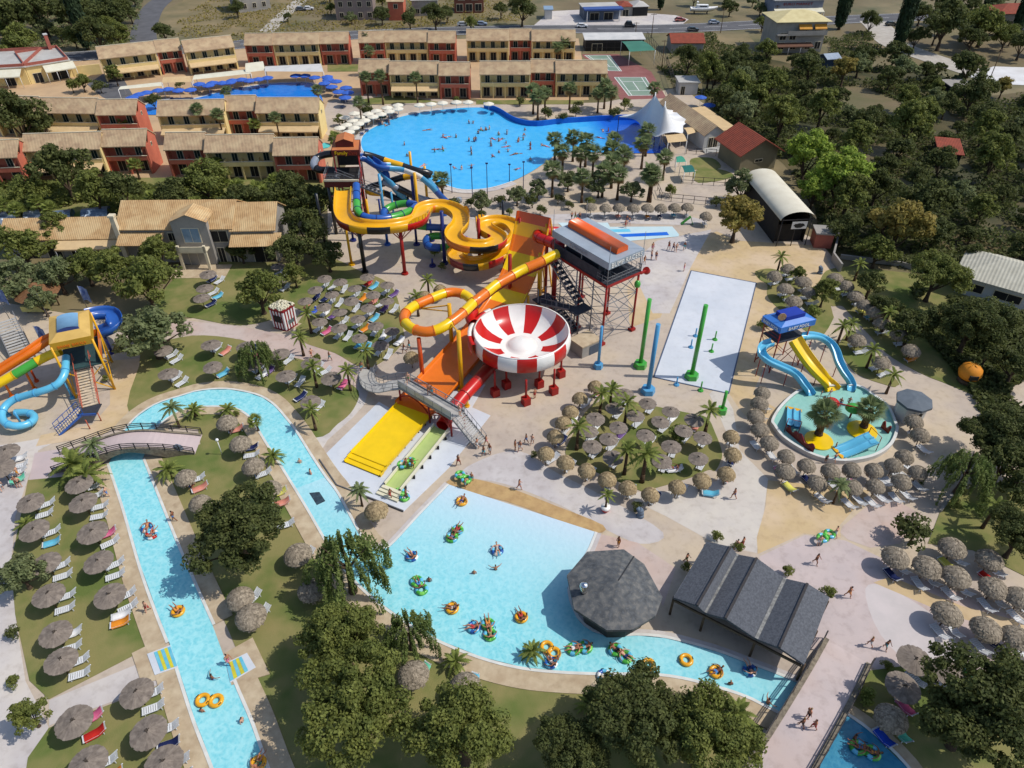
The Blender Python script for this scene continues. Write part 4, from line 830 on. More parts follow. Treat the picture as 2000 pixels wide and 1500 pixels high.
# 3 blue body slides ------------------------------------------------------------
pp = Z(o0,[(690,400,11.2),(780,420,10.8),(870,470,10.4),(960,520,10.0),(1110,533,9.5),(1240,545,9.1),(1360,585,8.6),(1480,650,7.6),(1600,755,6.0),(1710,880,4.0),(1800,980,2.2),(1850,1040,1.0)])
pth = path3(pp, .5); c = pth[8]; t = wthing('body_slide', 'blue body slide with a white section dropping right of the orange tower', 'water slide', (c.x, c.y, 0))
mb = MB(); sweep2(mb, pth, trough(1.5,.8), lambda k, j: M_CW if 17 <= k < 23 else (M_LB if 11 <= k < 17 or 23 <= k < 30 else M_BL)); mb.build('chute', t)
for b, z, m in (((752,437),9.4, M_LB),((812,430),8.4, M_NV),((818,432),9.2, M_Y),((868,420),2.6, M_BL)): column(t, b, z, .28, m)
pp = Z(o0,[(800,380,11.0),(900,470,10.0),(1010,620,8.4),(1090,740,6.6),(1180,850,4.6),(1270,950,2.6),(1330,1010,1.2)])
pth = path3(pp, .5); c = pth[8]; t = wthing('body_slide', 'straight steep blue slide in the middle of the tower slides', 'water slide', (c.x, c.y, 0)); mb = MB(); sweep2(mb, pth, trough(1.3,.6), lambda k, j: M_BL if j < 9 else M_LB); mb.build('chute', t); column(t, (770,430),5.5,.2, M_LB)
# 4 black and yellow tube
pp = Z(o0,[(740,345,11.6),(840,365,11.2),(960,405,10.7),(1080,445,10.2),(1200,480,9.8),(1320,520,9.3),(1450,560,8.9),(1560,580,8.5),(1610,600,8.1),(1540,620,7.8),(1380,625,7.4),(1240,645,7.0),(1120,680,6.6),(980,725,6.2),(860,755,5.8),(780,790,5.4),(800,830,5.0),(900,845,4.6),(1010,850,4.2),(1100,890,3.7),(1190,930,3.2),(1300,970,2.6)])
pth = path3(pp, .5); c = pth[20]; t = wthing('tube_slide', 'black and yellow tube slide jutting out over the edge of the wave pool', 'water slide', (c.x, c.y, 0))
tube(t, pth, .58, lambda k: M_Y if (k // 7) % 3 == 1 else M_BK, flange=7, fm=M_BK)
for b, z in (((809,392),9.6),((835,400),7.6),((722,440),5)): column(t, b, z, .26, M_Y)
# 5 grey tubes
pp = Z(o0,[(320,335,10.8),(240,345,10.6),(150,375,10.3),(95,430,10.0),(85,490,9.7),(130,535,9.4),(210,550,9.1),(290,545,8.8),(360,560,8.4)])
pth = path3(pp, .5); c = pth[8]; t = wthing('tube_slide', 'grey and black tube curling round the left side of the orange tower', 'water slide', (c.x, c.y, 0)); tube(t, pth, .62, lambda k: M_BK if (k // 6) % 2 == 0 else M_GY, flange=6, fm=M_BK); column(t, (636,480),9.5,.25, M_BK)
pp = Z(o0,[(980,690,7.4),(1090,740,6.6),(1200,790,5.8),(1300,840,5.0),(1400,890,4.2),(1500,925,3.4),(1620,955,2.6),(1750,970,1.9),(1880,960,1.3),(1990,935,1.0)])
pth = path3(pp, .5); c = pth[8]; t = wthing('tube_slide', 'grey tube running down to the right behind the blue slides', 'water slide', (c.x, c.y, 0)); tube(t, pth, .6, lambda k: M_BK if (k // 6) % 3 == 1 else M_GY, flange=6, fm=M_BK); column(t, (800,420),4.4,.2, M_BK)
# tower of the family slides ------------------------------------------------------------
dk = [G(633,354,10), G(701,354,10), G(707,326,10), G(642,328,10)]; rf = [G(647,294,14), G(701,293,14), G(703,273,14), G(652,274,14)]
c = (dk[0] + dk[2]) / 2; t = wthing('slide_tower', 'red brown slide tower with orange roof and yellow sign at the head of the slides', 'slide tower', (c.x, c.y, 0))
M_RB = mat('red_brown_panel', S(112,46,40,.75), S(98,42,38,.72), scale=1); M_RO = mat('orange_roof', S(206,128,76,.8), S(192,116,70,.78), scale=.6)
mb = MB().use(M_dark); mb.prism([(p.x, p.y) for p in dk],9.7,10.0, bottom=True); mb.use(M_RB)
for k in range(4):
 a, b = dk[k], dk[(k + 1) % 4]; mb.bar(a + Vector((0,0,-.5)), b + Vector((0,0,-.5)),.15,1.1)
mb.use(M_trim); mb.bar(dk[0] + Vector((0,-.05,.15)), dk[1] + Vector((0,-.05,.15)),.3,.3); mb.build('deck', t)
mb = MB().use(M_RO); mb.prism([(p.x, p.y) for p in rf],13.85,14.0, bottom=True); mb.use(M_RB)
for k in range(4): a, b = rf[k], rf[(k + 1) % 4]; mb.bar(a + Vector((0,0,-.45)), b + Vector((0,0,-.45)),.12,.95)
mb.build('roof', t)
def PL(poly, u, v): return (poly[0] * (1 - u) + poly[1] * u) * (1 - v) + (poly[3] * (1 - u) + poly[2] * u) * v
mb = MB().use(M_RB); q = [PL(rf, .14,.3), PL(rf, .8,.3), PL(rf, .8,1.0), PL(rf, .14,1.0)]; z0 = 14.0
mid = [(q[0] + q[1]) / 2,(q[2] + q[3]) / 2]
mb.poly([(q[0].x, q[0].y, z0),(q[1].x, q[1].y, z0),(q[1].x, q[1].y, z0 + .9),(mid[0].x, mid[0].y, z0 + 1.4),(q[0].x, q[0].y, z0 + .9)]); mb.use(M_RO)
for a, b, s in ((q[0], q[3],-1),(q[1], q[2],1)):
 m0, m1 = mid; P5 = [(a.x, a.y - .15, z0 + .9),(m0.x, m0.y - .15, z0 + 1.45),(m1.x, m1.y, z0 + 1.45),(b.x, b.y, z0 + .9)]; mb.poly(P5 if s > 0 else P5[::-1]); mb.poly([(a.x, a.y, z0),(a.x, a.y, z0 + .9),(b.x, b.y, z0 + .9),(b.x, b.y, z0)])
mb.build('roof_lantern', t)
xd = rf[1] - rf[0]; text(t, 'Family', rf[0] + xd * .1 + Vector((0,-.1,-.72)), xd, (0,0,1),.85, M_Yb, width=2.2); text(t, 'Cave', rf[0] + xd * .6 + Vector((0,-.1,-.72)), xd, (0,0,1),.8, M_DR, width=1.5)
for k in range(4):
 column(t, tuple(dk[k] * .92 + dk[(k + 2) % 4] * .08),9.8,.28, M_BK, 0, name='leg'); a = rf[k] * .95 + rf[(k + 2) % 4] * .05; column(t, (a.x, a.y, 0),13.9,.14, M_RST, 0, name='roof_post')
mb = MB().use(M_dark); q = [PL(rf, .1,.75), PL(rf, .95,.75), PL(rf, .95,1), PL(rf, .1,1)]; mb.prism([(p.x, p.y) for p in q],10,13); mb.build('launch_wall', t)
mb = MB().use(M_GST); a, b = PL(dk, .3,.25), PL(dk, 1.55,.1)
for s in (0,1.0):
 A, B = Vector((a.x, a.y + s, 10.1)), Vector((b.x, b.y + s, 7.4)); mb.bar(A, B, .12,.3); mb.bar(A + Vector((0,0,1)), B + Vector((0,0,1)),.06)
 for k in range(6): q = A + (B - A) * k / 5; mb.bar(q, q + Vector((0,0,1)),.05)
for k in range(12): q = Vector((a.x, a.y + .5,10.1)) + (Vector((b.x, b.y + .5,7.4)) - Vector((a.x, a.y + .5,10.1))) * k / 11; mb.box(q, (.3,1.0,.06))
mb.build('stairs', t)
mb = MB().use(M_GST)
for k in (0,1,3):
 A, B = dk[k], dk[(k + 1) % 4]
 if k == 0: A, B = dk[0], dk[0] * .55 + dk[1] * .45
 for z in (.55,1.05): mb.bar(A + Vector((0,0, z)), B + Vector((0,0, z)),.05)
 for j in range(6): q = A + (B - A) * j / 5; mb.bar(q, q + Vector((0,0,1.05)),.05)
mb.build('railing', t)
mb = MB().use(M_RST)
for z in range(1,10,2):
 for k in range(4): a, b = dk[k] * .92 + dk[(k + 2) % 4] * .08, dk[(k + 1) % 4] * .92 + dk[(k + 3) % 4] * .08; mb.bar(Vector((a.x, a.y, z)), Vector((b.x, b.y, min(9.6, z + 2))),.1)
mb.build('bracing', t)
# 6 half pipe wall and wide lane ------------------------------------------------------------
A, B = G(720,905), G(825,792); d = (B - A).normalized(); sd = Vector((d.y, -d.x, 0))
def lane(s, z): q = A + d * s; return Vector((q.x, q.y, z))
t = wthing('boomerang_slide', 'wide orange and yellow slide rising into a tall striped boomerang wall', 'water slide', lane(26,0))
prof = [(-2.6,.55),(-2.55,.12),(-2.3,0),(2.3,0),(2.55,.12),(2.6,.55),(2.68,.55),(2.66,-.1),(-2.66,-.1),(-2.68,.55)]
pts = [lane(s, z) for s, z in [(9.5,.75),(12,.85),(15,1.0),(18,1.1),(22,1.25),(26,1.45),(30,1.7),(33,2.2),(36,3.2),(38.6,4.7),(40.6,6.6),(42.0,8.6),(43.0,10.6),(43.6,12.4)]]
pth = even(spline([tuple(p) for p in pts],6),.5); NP = len(pth)
def wm(k):
 s = (pth[k] - lane(0, pth[k].z)).dot(d); z = pth[k].z
 if z > 10.9: return M_OW
 if z > 9.0: return M_Y
 if z > 7.0: return M_O
 if z > 4.6: return M_Yb
 if z > 3.3: return M_O
 if z > 2.4: return M_Yb
 return M_O if s > 13 else M_O
ups = None; mb = MB(); n_ = NP; i0 = 0
for k, p in enumerate(pth):
 tt = (pth[min(k + 1, NP - 1)] - pth[max(k - 1,0)]).normalized(); up = sd.cross(tt); up = up if up.z > 0 or up.dot(-d) > 0 else -up
 wd = 1.0 + .0 * k; mb.vs([p + sd * u * wd + up * w_ for u, w_ in prof])
m_ = len(prof)
for k in range(NP - 1):
 for j in range(m_): mb.use(wm(k), True); j2 = (j + 1) % m_; mb.face((k * m_ + j, k * m_ + j2,(k + 1) * m_ + j2,(k + 1) * m_ + j))
mb.build('wall_chute', t)
pth = [lane(s, z) for s, z in [(-1.2,.18),(-.6,.2),(-.55,.34),(.1,.36),(.15,.5),(2,.52),(6,.62),(9.6,.76)]]; mb = MB(); prof2 = [(-2.5,.28),(-2.45,.04),(2.45,.04),(2.5,.28),(2.58,.28),(2.58,-.12),(-2.58,-.12),(-2.58,.28)]
sweep2(mb, pth, prof2, lambda k, j: M_Yb, smooth=False); mb.build('run_out', t)
for k in range(7):
 mb = MB().use(M_dark); s = 1 + k * 1.5; p = lane(s, 0);
 for e in (-2.35,2.35): mb.cyl(p + sd * e, p + sd * e + Vector((0,0,.5)),.1, n=6)
 mb.build('run_out_foot', t)
for s, e in ((40,-3),(40,3),(43.2,-2.2),(43.2,2.2),(36,-2.9),(36,2.9)):
 p = lane(s, 0) + sd * e; column(t, tuple(p), {40: 6,43.2: 11.5,36: 3.4}[s],.2, M_Y if e > 0 else M_RST, .45)
mb = MB().use(M_Y)
for e in (-2.6,2.6):
 for s0, z0, s1, z1 in ((43.6,12.2,47.5,0),(42.5,9,45,0),(41,7,43,0)): mb.bar(lane(s0, z0) + sd * e, lane(s1, z1) + sd * e, .2)
mb.build('wall_frame', t)
# 7 red tube with cream gutter
pr = [G(*p) for p in Z((600,700,5),[(1960,-120,2.3),(1840,20,2.2),(1700,180,2.2),(1600,290,2.0),(1500,400,1.7),(1400,540,1.3),(1320,660,1.1)])]
pth = even(spline([tuple(p) for p in pr],6),.5); t = wthing('tube_slide', 'red tube slide running out into a cream and pale green gutter', 'water slide', pth[len(pth) // 2])
tube(t, pth, .82, lambda k: M_DR if k < len(pth) * .5 else M_RED, flange=11, fm=M_DR)
M_PG = mat('pale_green_water', S(190,206,130,.8), S(176,196,120,.8), scale=.5, coord='world', rough=.2); M_CR = gloss('slide_cream', S(236,230,200,.82))
a, b = G(*Z((600,700,5),[(1310,690)])[0],.6), G(*Z((600,700,5),[(835,1275)])[0],.35); pth = even([a, b],.6)
mb = MB(); sweep2(mb, pth, trough(1.9,.55,.16,.1), lambda k, j: M_PG if 1 <= j < 7 else M_CR, smooth=False); mb.build('gutter', t)
e = (b - a).normalized(); f = Vector((e.y, -e.x, 0)); mb = MB().use(M_CR)
for k in range(3): mb.box(b + e * (.25 + .4 * k) + Vector((0,0,.0 - .09 * k)),(2.4 + .2 * k, .42,.5 - .12 * k), rz=math.atan2(e.y, e.x) - math.pi / 2)
mb.build('gutter_steps', t)
for k in range(6):
 mb = MB().use(M_dark); q = a + (b - a) * (k + .5) / 6 + f * -1.1; mb.box((q.x, q.y, .25),(.25,.25,.4)); mb.build('gutter_foot', t)
column(t, tuple(G(*Z((600,700,5),[(1560,470)])[0])),1.4,.25, M_Y, .4)
# 8 orange and yellow tube loop
pp = Z(o2,[(1660,770,10.6),(1590,800,10.5),(1450,872,10.2),(1330,925,9.9),(1190,985,9.6),(1030,1075,9.3),(880,1160,9.0),(740,1270,8.7),(600,1380,8.5)]) + Z(o5,[(1240,330,8.4),(1120,450,8.2),(990,555,8.0),(850,650,7.8),(720,705,7.6),(590,720,7.5),(460,690,7.4),(370,630,7.3),(325,550,7.2),(360,465,7.1),(460,385,7.0),(590,325,6.9),(720,270,6.8),(840,225,6.7),(960,205,6.6),(1070,220,6.5),(1160,265,6.4),(1230,350,6.4),(1230,450,6.5),(1185,540,6.3),(1225,610,6.1)])
pth = path3(pp, .5); NP = len(pth); c = pth[NP // 3]; t = wthing('bowl_tube_slide', 'long orange and yellow tube slide looping round and feeding the striped bowl', 'water slide', (c.x, c.y, 0))
tube(t, pth, .67, lambda k: M_RED if k > NP * .9 else (M_Yb if (k // 5) % 2 == 0 else M_O), n=16, flange=5, fm=M_O)
for b, z, m in (((902,762),9.4, M_Y),((883,683),7.6, M_Y),((826,742),6.8, M_OW),((1081,612),8.4, M_RST),((1052,598),9.0, M_Y),((996,600),9.0, M_RST)): column(t, b, z, .3, m)
mb = MB().use(M_Y); g = G(883,683); mb.bar((g.x, g.y, 7.4),(g.x - 4.0, g.y + 1.0,6.2),.14); mb.bar((g.x, g.y, 6.4),(g.x - 4.0, g.y + 1.0,6.2),.12); g = G(902,762); mb.bar((g.x, g.y, 9.2), tuple(pth[int(NP * .42)]),.16); mb.build('bracket', t)
mb = MB().use(M_DR); q = [p - Vector((0,0,.95)) for p in pth[:int(NP * .36)]]
for a, b in zip(q[::3], q[3::3]): mb.bar(a, b, .22,.3)
mb.build('truss', t)
# 9 bowl
bc = Vector((1.25,76.4,0)); RB = 6.1; zr = 6.25
t = wthing('bowl_slide', 'large red and white striped bowl slide on red legs', 'water slide', bc); mb = MB(); n = 64
prof_in = [(RB, zr),(RB * .975, zr - .5),(RB * .93, zr - 1.0),(RB * .85, zr - 1.5),(RB * .72, zr - 1.95),(RB * .56, zr - 2.25),(RB * .46, zr - 2.36),(RB * .40, zr - 2.4),(RB * .36, zr - 2.42)]
stripe = lambda j, k: M_CW if j >= 6 else (M_RED if ((k + 5) // 4) % 2 == 0 else M_CW)
mb.lathe(prof_in, n, bc, stripe)
mb.lathe([(RB * .36, zr - 2.42),(RB * .32, zr - 2.44),(RB * .285, zr - 2.1),(RB * .2, zr - 1.7),(RB * .1, zr - 1.5),(.02, zr - 1.45)], n, bc, lambda j, k: M_CW); mb.build('dish', t)
mb = MB(); mb.lathe([(RB, zr),(RB + .12, zr + .02),(RB + .25, zr - .15),(RB + .38, zr - 1.0),(RB + .3, zr - 2.0),(RB - .3, zr - 2.5),(RB - 1.2, zr - 2.75),(RB - 2.6, zr - 3.2),(RB - 3.8, zr - 3.6),(.5, zr - 3.8)], n, bc, lambda j, k: M_CW if j < 1 else (M_RED if ((k + 1) // 4) % 2 == 0 else M_CW)); mb.build('outer_shell', t)
mb = MB().use(M_CW, True); mb.lathe([(RB + .05, zr - .05),(RB + .16, zr),(RB + .16, zr + .08),(RB, zr + .08)], n, bc); mb.build('rim', t)
for b, r_ in (((967,772),1),((989,757),1),((1027,789),1),((1053,755),1),((1081,768),1),((1095,735),1)):
 g = G(*b); q = Vector((g.x, g.y, 0)); dr = (bc - q); k = min(1.0, max(0,(dr.length - 4.6) / dr.length)); mb = MB().use(M_RST); mb.cyl((g.x, g.y, .9),(g.x, g.y, zr - 2.3),.14, n=8); mb.build('leg', t)
 mb = MB().use(M_RST); mb.box((g.x, g.y, .55),(.95,.95,1.1), rz=.5); mb.build('footing', t)
mb = MB().use(M_CW, True); a0 = R(150); pa = [(bc + Vector((math.cos(a) * (RB + .45 + .5 * k_), math.sin(a) * (RB + .45 + .5 * k_),0))) for k_ in (0,1) for a in np.linspace(R(128), R(205),10)]
i = mb.vs([(p.x, p.y, zr - (.2 if k < 10 else .2)) for k, p in enumerate(pa)] + [(p.x, p.y, zr - 2.0) for p in pa])
for k in range(9):
 mb.use(M_RED if k in (1,2,3,7,8) else M_CW, True); mb.face((i + k, i + k + 1, i + 10 + k + 1, i + 10 + k)); mb.face((i + 10 + k, i + 11 + k, i + 31 + k, i + 30 + k)); mb.face((i + 20 + k, i + 21 + k, i + 1 + k, i + k))
mb.build('entry_flange', t)
mb = MB().use(M_GR); mb.cyl((bc.x, bc.y, 2.0),(bc.x, bc.y, 3.4),.7,.9,14); mb.build('drain_barrel', t)
# 10 racer tower ------------------------------------------------------------
F = Vector((12.6,81.7,0)); U = Vector((4.9,3.7,0)).normalized(); V = Vector((-U.y, U.x, 0)); LU, LV = 6.15,11.2; ang = math.atan2(U.y, U.x)
t = wthing('slide_tower', 'tall grey roofed racer tower on red legs with an orange vault on its roof', 'slide tower', F + U * 3 + V * 5)
def TP(u, v, z): q = F + U * u + V * v; return Vector((q.x, q.y, z))
M_GRF = mat('pale_grey_panel', S(172,184,196,.76), S(160,172,184,.74), scale=.4, detail=7, rough=.45); M_DPL = mat('dark_deck', S(70,74,84,.65), S(58,60,70,.62), scale=2)
mb = MB().use(M_GRF); mb.box(TP(LU / 2, LV / 2,13.15),(LU + .3, LV + .3,.2), rz=ang);
for u, v, a, b in ((LU / 2,-.1, LU + .34,.12),(LU / 2, LV + .1, LU + .34,.12),(-.1, LV / 2,.12, LV + .3),(LU + .1, LV / 2,.12, LV + .3)): mb.box(TP(u, v, 12.72),(a, b, 1.0), rz=ang)
mb.build('roof', t)
mb = MB().use(gloss('vault_orange', S(236,98,28,.85)), True); n = 8; uc, w2 = LU * .52,1.05
i = mb.vs([TP(uc - w2 * math.cos(math.pi * k / n), v, 13.3 + .85 * min(1,1.35 * math.sin(math.pi * k / n) ** .6)) for v in (.9, LV * .5, LV - .4) for k in range(n + 1)])
for j in range(2):
 for k in range(n): a = i + j * (n + 1) + k; mb.face((a, a + 1, a + n + 2, a + n + 1))
mb.sm = False; mb.face([i + k for k in range(n + 1)]); mb.face([i + 2 * (n + 1) + k for k in range(n + 1)][::-1]); mb.build('roof_vault', t)
text(t, 'BUMP RACERS', TP(.25,-.17,12.4), U, (0,0,1),.95, M_CW, width=LU - .5); text(t, 'TORNADO', TP(-.17, LV * .68,12.45),-V, (0,0,1),.8, mat('sign_grey', S(176,178,186,.7), S(160,162,170,.7), scale=2), width=3.6)
mb = MB().use(M_DPL); mb.box(TP(LU / 2, LV / 2,9.8),(LU + .2, LV + .2,.16), rz=ang); mb.use(M_RST)
for u, v, a, b in ((LU / 2,-.1, LU + .3,.14),(LU / 2, LV + .1, LU + .3,.14),(-.1, LV / 2,.14, LV),(LU + .1, LV / 2,.14, LV)): mb.box(TP(u, v, 9.6),(a, b, .4), rz=ang)
mb.use(M_DPL); mb.box(TP(.02, LV * .55,10.6),(.08, LV * .85,1.5), rz=ang); mb.build('deck', t)
mb = MB().use(M_GST)
for (u0, v0, u1, v1) in ((0,0, LU, 0),(LU, 0, LU, LV),(0,0,0,2),(1.6,0.05,1.6,2.2),(4.4,.05,4.4,2.2)):
 for z in (.5,1.0): mb.bar(TP(u0, v0,9.88 + z), TP(u1, v1,9.88 + z),.05)
 nn = max(2, int(math.hypot(u1 - u0, v1 - v0) / .8))
 for k in range(nn + 1): f = k / nn; q = (u0 + (u1 - u0) * f, v0 + (v1 - v0) * f); mb.bar(TP(*q, 9.88), TP(*q, 10.9),.05)
mb.build('railing', t)
mb = MB().use(M_DPL); mb.box(TP(LU * .55, LV * .55,11.3),(LU * .8, LV * .6,2.8), rz=ang); mb.build('launch_room', t)
for u in (.1, LU - .1):
 for v in (.1, LV * .48, LV - .1): mb = MB().use(M_RST); mb.cyl(TP(u, v, 0), TP(u, v, 9.6),.16, n=8); mb.box(TP(u, v, .2),(.8,.8,.4), rz=ang); mb.build('leg', t); mb = MB().use(M_GST); mb.cyl(TP(u, v, 9.8), TP(u, v, 13.1),.07, n=6); mb.build('roof_post', t)
mb = MB().use(M_GST)
for (u0, v0, u1, v1) in ((.1,.1, LU - .1,.1),(LU - .1,.1, LU - .1, LV * .48),(LU - .1, LV * .48, LU - .1, LV - .1),(.1,.1,.1, LV * .48),(.1, LV * .48,.1, LV - .1),(.1, LV - .1, LU - .1, LV - .1)):
 for z in (.4,3.5,6.6): mb.bar(TP(u0, v0, z), TP(u1, v1, z + 3),.07); mb.bar(TP(u1, v1, z), TP(u0, v0, z + 3),.07); mb.bar(TP(u0, v0, z + 3), TP(u1, v1, z + 3),.09)
mb.build('bracing', t)
def stair(par, a, b, w_, m=M_DPL, rail=M_GST, nst=10, name='stairs', rh=1.0):
 a, b = Vector(a), Vector(b); e = Vector((b.x - a.x, b.y - a.y, 0)).normalized(); s = Vector((-e.y, e.x, 0)); mb = MB()
 for sg in (-1,1): mb.use(rail); mb.bar(a + s * sg * w_ / 2, b + s * sg * w_ / 2,.08,.28); mb.bar(a + s * sg * w_ / 2 + Vector((0,0, rh)), b + s * sg * w_ / 2 + Vector((0,0, rh)),.06); [mb.bar(a + (b - a) * k / 5 + s * sg * w_ / 2, a + (b - a) * k / 5 + s * sg * w_ / 2 + Vector((0,0, rh)),.05) for k in range(6)]
 mb.use(m)
 for k in range(nst): q = a + (b - a) * (k + .5) / nst; mb.box(q, ((b - a).length / nst * .82, w_, .07), rz=math.atan2(e.y, e.x))
 return mb.build(name, par)
stair(t, TP(-.9, LV * .95,9.6), TP(-.9, LV * .35,5.2),1.3); stair(t, TP(-2.3, LV * .35,5.0), TP(-2.3, LV * .9,2.8),1.3); stair(t, TP(-.9, LV * .9,2.7), TP(-.9, LV * .4,.1),1.3)
mb = MB().use(M_DPL); mb.box(TP(-1.6, LV * .28,5.0),(3.0,1.8,.14), rz=ang); mb.box(TP(-1.6, LV * .98,2.7),(3.0,1.8,.14), rz=ang); mb.build('landing', t)
mb = MB().use(M_GST)
for u, v in ((-.3,.2 * LV),(-.3,.5 * LV),(-.3,.8 * LV),(-1.6,.3 * LV),(-1.6,.6 * LV),(-1.6,.95 * LV),(-3,.3 * LV),(-3,.95 * LV),(-2.9,.6 * LV)): mb.cyl(TP(u, v, 0), TP(u, v, 9.5 if u > -1 else 5),.09, n=6)
mb.build('stair_posts', t)
for u, v, h in ((-.1,-.1,15.6),(LU, -.1,15.8),(-.1, LV, 16.4),(LU - .2, LV, 16.0)): mb = MB().use(M_GST); mb.cyl(TP(u, v, 9.8), TP(u, v, h),.05,.03,6); mb.build('flagpole', t)
mb = MB().use(M_RST); mb.bar(TP(LU, -.1,9.5), TP(LU + 1.2,-.1,9.5),.3); mb.cyl(TP(LU + 1.0,-.1,9.7), TP(LU + 1.3,-.1,9.3),.5, n=12); mb.build('hoist', t)
mb = MB().use(M_GR, True); mb.lathe([(.02,0),(.4,.1),(.45,.55),(.3,.9),(.02,1.05)],14, TP(LU - .9,-.6,7.9)); mb.build('buoy', t)
# red curled tube at the back of the tower
pp = Z(o4,[(420,540,10.4),(330,530,10.4),(220,480,10.3),(110,440,10.1),(60,410,9.9),(110,365,9.6),(210,345,9.3),(330,350,9.0)])
pth = path3(pp, .4); t2 = wthing('tube_slide', 'short red tube curling back onto the striped boomerang wall', 'water slide', pth[8]); tube(t2, pth, .75, lambda k: M_RED, flange=4, fm=M_DR); q = pth[8]; column(t2,(q.x, q.y, 0), q.z - .6,.22, M_RST)
# machinery shed at the foot of the tower
a, b, c_ = G(*Z(o6,[(340,950)])[0]), G(*Z(o6,[(510,1070)])[0]), G(*Z(o6,[(750,960)])[0]); t = wthing('pump_shed', 'low flat roofed pump shed with a blue door at the foot of the racer tower', 'shed', b)
q4 = a + (c_ - b); pol = [a, b, c_, q4]; cc = sum(pol, Vector()) / 4; mb = MB().use(M_gwall); mb.prism([(p.x, p.y) for p in pol],0,1.75, top=False); mb.build('wall', t)
mb = MB().use(M_cope); mb.prism([(p.x, p.y) for p in [cc + (p - cc) * 1.04 for p in pol]],1.75,1.95, bottom=True); mb.build('roof', t)
mb = MB().use(mat('slate_door', S(88,100,116,.7), S(80,92,108,.7), scale=2)); e = (c_ - b).normalized(); m1, m2 = b + (c_ - b) * .38, b + (c_ - b) * .92; o_ = Vector((e.y, -e.x, 0)) * .05; mb.poly([m1 + o_, m2 + o_, m2 + o_ + Vector((0,0,1.5)), m1 + o_ + Vector((0,0,1.5))]); mb.build('door', t)
# 11 footbridge over the run-outs ------------------------------------------------------------
ob = (600,700,5); zb = 2.9; n0, n1 = G(*Z(ob, [(892,282)])[0], zb), G(*Z(ob, [(1405,592)])[0], zb); f0, f1 = G(*Z(ob, [(1000,215)])[0], zb), G(*Z(ob, [(1535,520)])[0], zb); g0, g1 = G(*Z(ob, [(1640,885)])[0]), G(*Z(ob, [(1762,800)])[0])
t = wthing('footbridge', 'pale grey steel footbridge with red arches crossing the orange run-out', 'bridge', (n0 + f1) / 2)
M_DECK = mat('bridge_deck', S(198,196,190,.76), S(184,180,174,.74), scale=1, rough=.6); mb = MB().use(M_DECK); pol = [n0, n1, f1, f0]; mb.prism([(p.x, p.y) for p in pol], zb - .18, zb, bottom=True); mb.build('deck', t)
M_PAN = mat('rail_panel', S(196,200,198,.76), S(184,190,190,.74), scale=1, rough=.3)
for a, b, nm in ((n0, n1,0),(f0, f1,1)):
 mb = MB().use(M_GST); mb.bar(a + Vector((0,0,1.1)), b + Vector((0,0,1.1)),.08)
 for k in range(7): q = a + (b - a) * k / 6; mb.bar(q, q + Vector((0,0,1.1)),.07)
 mb.bar(a, b, .14,.34); r_ = mb.build('railing', t)
 if nm == 0: mb = MB().use(M_PAN); mb.bar(a + Vector((0,0,.55)), b + Vector((0,0,.55)),.02,.85); mb.build('panel', r_)
 else:
  mb = MB().use(M_GST)
  for z in (.35,.7): mb.bar(a + Vector((0,0, z)), b + Vector((0,0, z)),.04)
  mb.build('rail_bar', r_)
mid1, midg = (n1 + f1) / 2,(g0 + g1) / 2; stair(t, mid1, midg + Vector((0,0,.05)),(n1 - f1).length * .95, M_DECK, M_GST, 14)
for a, b in ((n0, n1),(f0, f1)):
 for u0, u1 in ((.02,.56),(.6,.98)):
  mb = MB().use(M_RST); q = [a + (b - a) * (u0 + (u1 - u0) * s) + Vector((0,0,-zb + .1 + (zb - .45) * math.sin(math.pi * (.12 + .76 * s)) ** .6)) for s in np.linspace(0,1,13)]
  for x, y in zip(q, q[1:]): mb.bar(x, y, .14)
  mb.build('arch', t)
 for u in (.01,.58,.99): p = a + (b - a) * u; mb = MB().use(M_RST); mb.cyl((p.x, p.y, 0),(p.x, p.y, zb - .2),.12, n=8); mb.build('post', t)
r0, r1 = G(*Z(ob, [(720,330)])[0],2.2), G(*Z(ob, [(650,215)])[0],.9)
rp = [(n0 + f0) / 2, G(*Z(ob, [(800,265)])[0],2.5), G(*Z(ob, [(700,285)])[0],1.9), G(*Z(ob, [(610,250)])[0],1.2), G(*Z(ob, [(580,160)])[0],.5), G(*Z(ob, [(620,90)])[0],.05)]
rp = even(spline([tuple(p) for p in rp],6),.6); mb = MB(); sweep2(mb, rp, [(-1,0),(1,0),(1,-.15),(-1,-.15)], lambda k, j: M_DECK, smooth=False); mb.build('ramp', t)
mb = MB().use(M_GST)
for k in range(len(rp) - 1):
 e = (rp[k + 1] - rp[k]).normalized(); s = e.cross(Vector((0,0,1))).normalized()
 for sg in (-1,1):
  p, q = rp[k] + s * sg, rp[k + 1] + s * sg; mb.bar(p + Vector((0,0,1.05)), q + Vector((0,0,1.05)),.06); mb.bar(p + Vector((0,0,.5)), q + Vector((0,0,.5)),.04)
  if k % 2 == 0: mb.bar(p, p + Vector((0,0,1.05)),.06)
mb.build('ramp_railing', t)
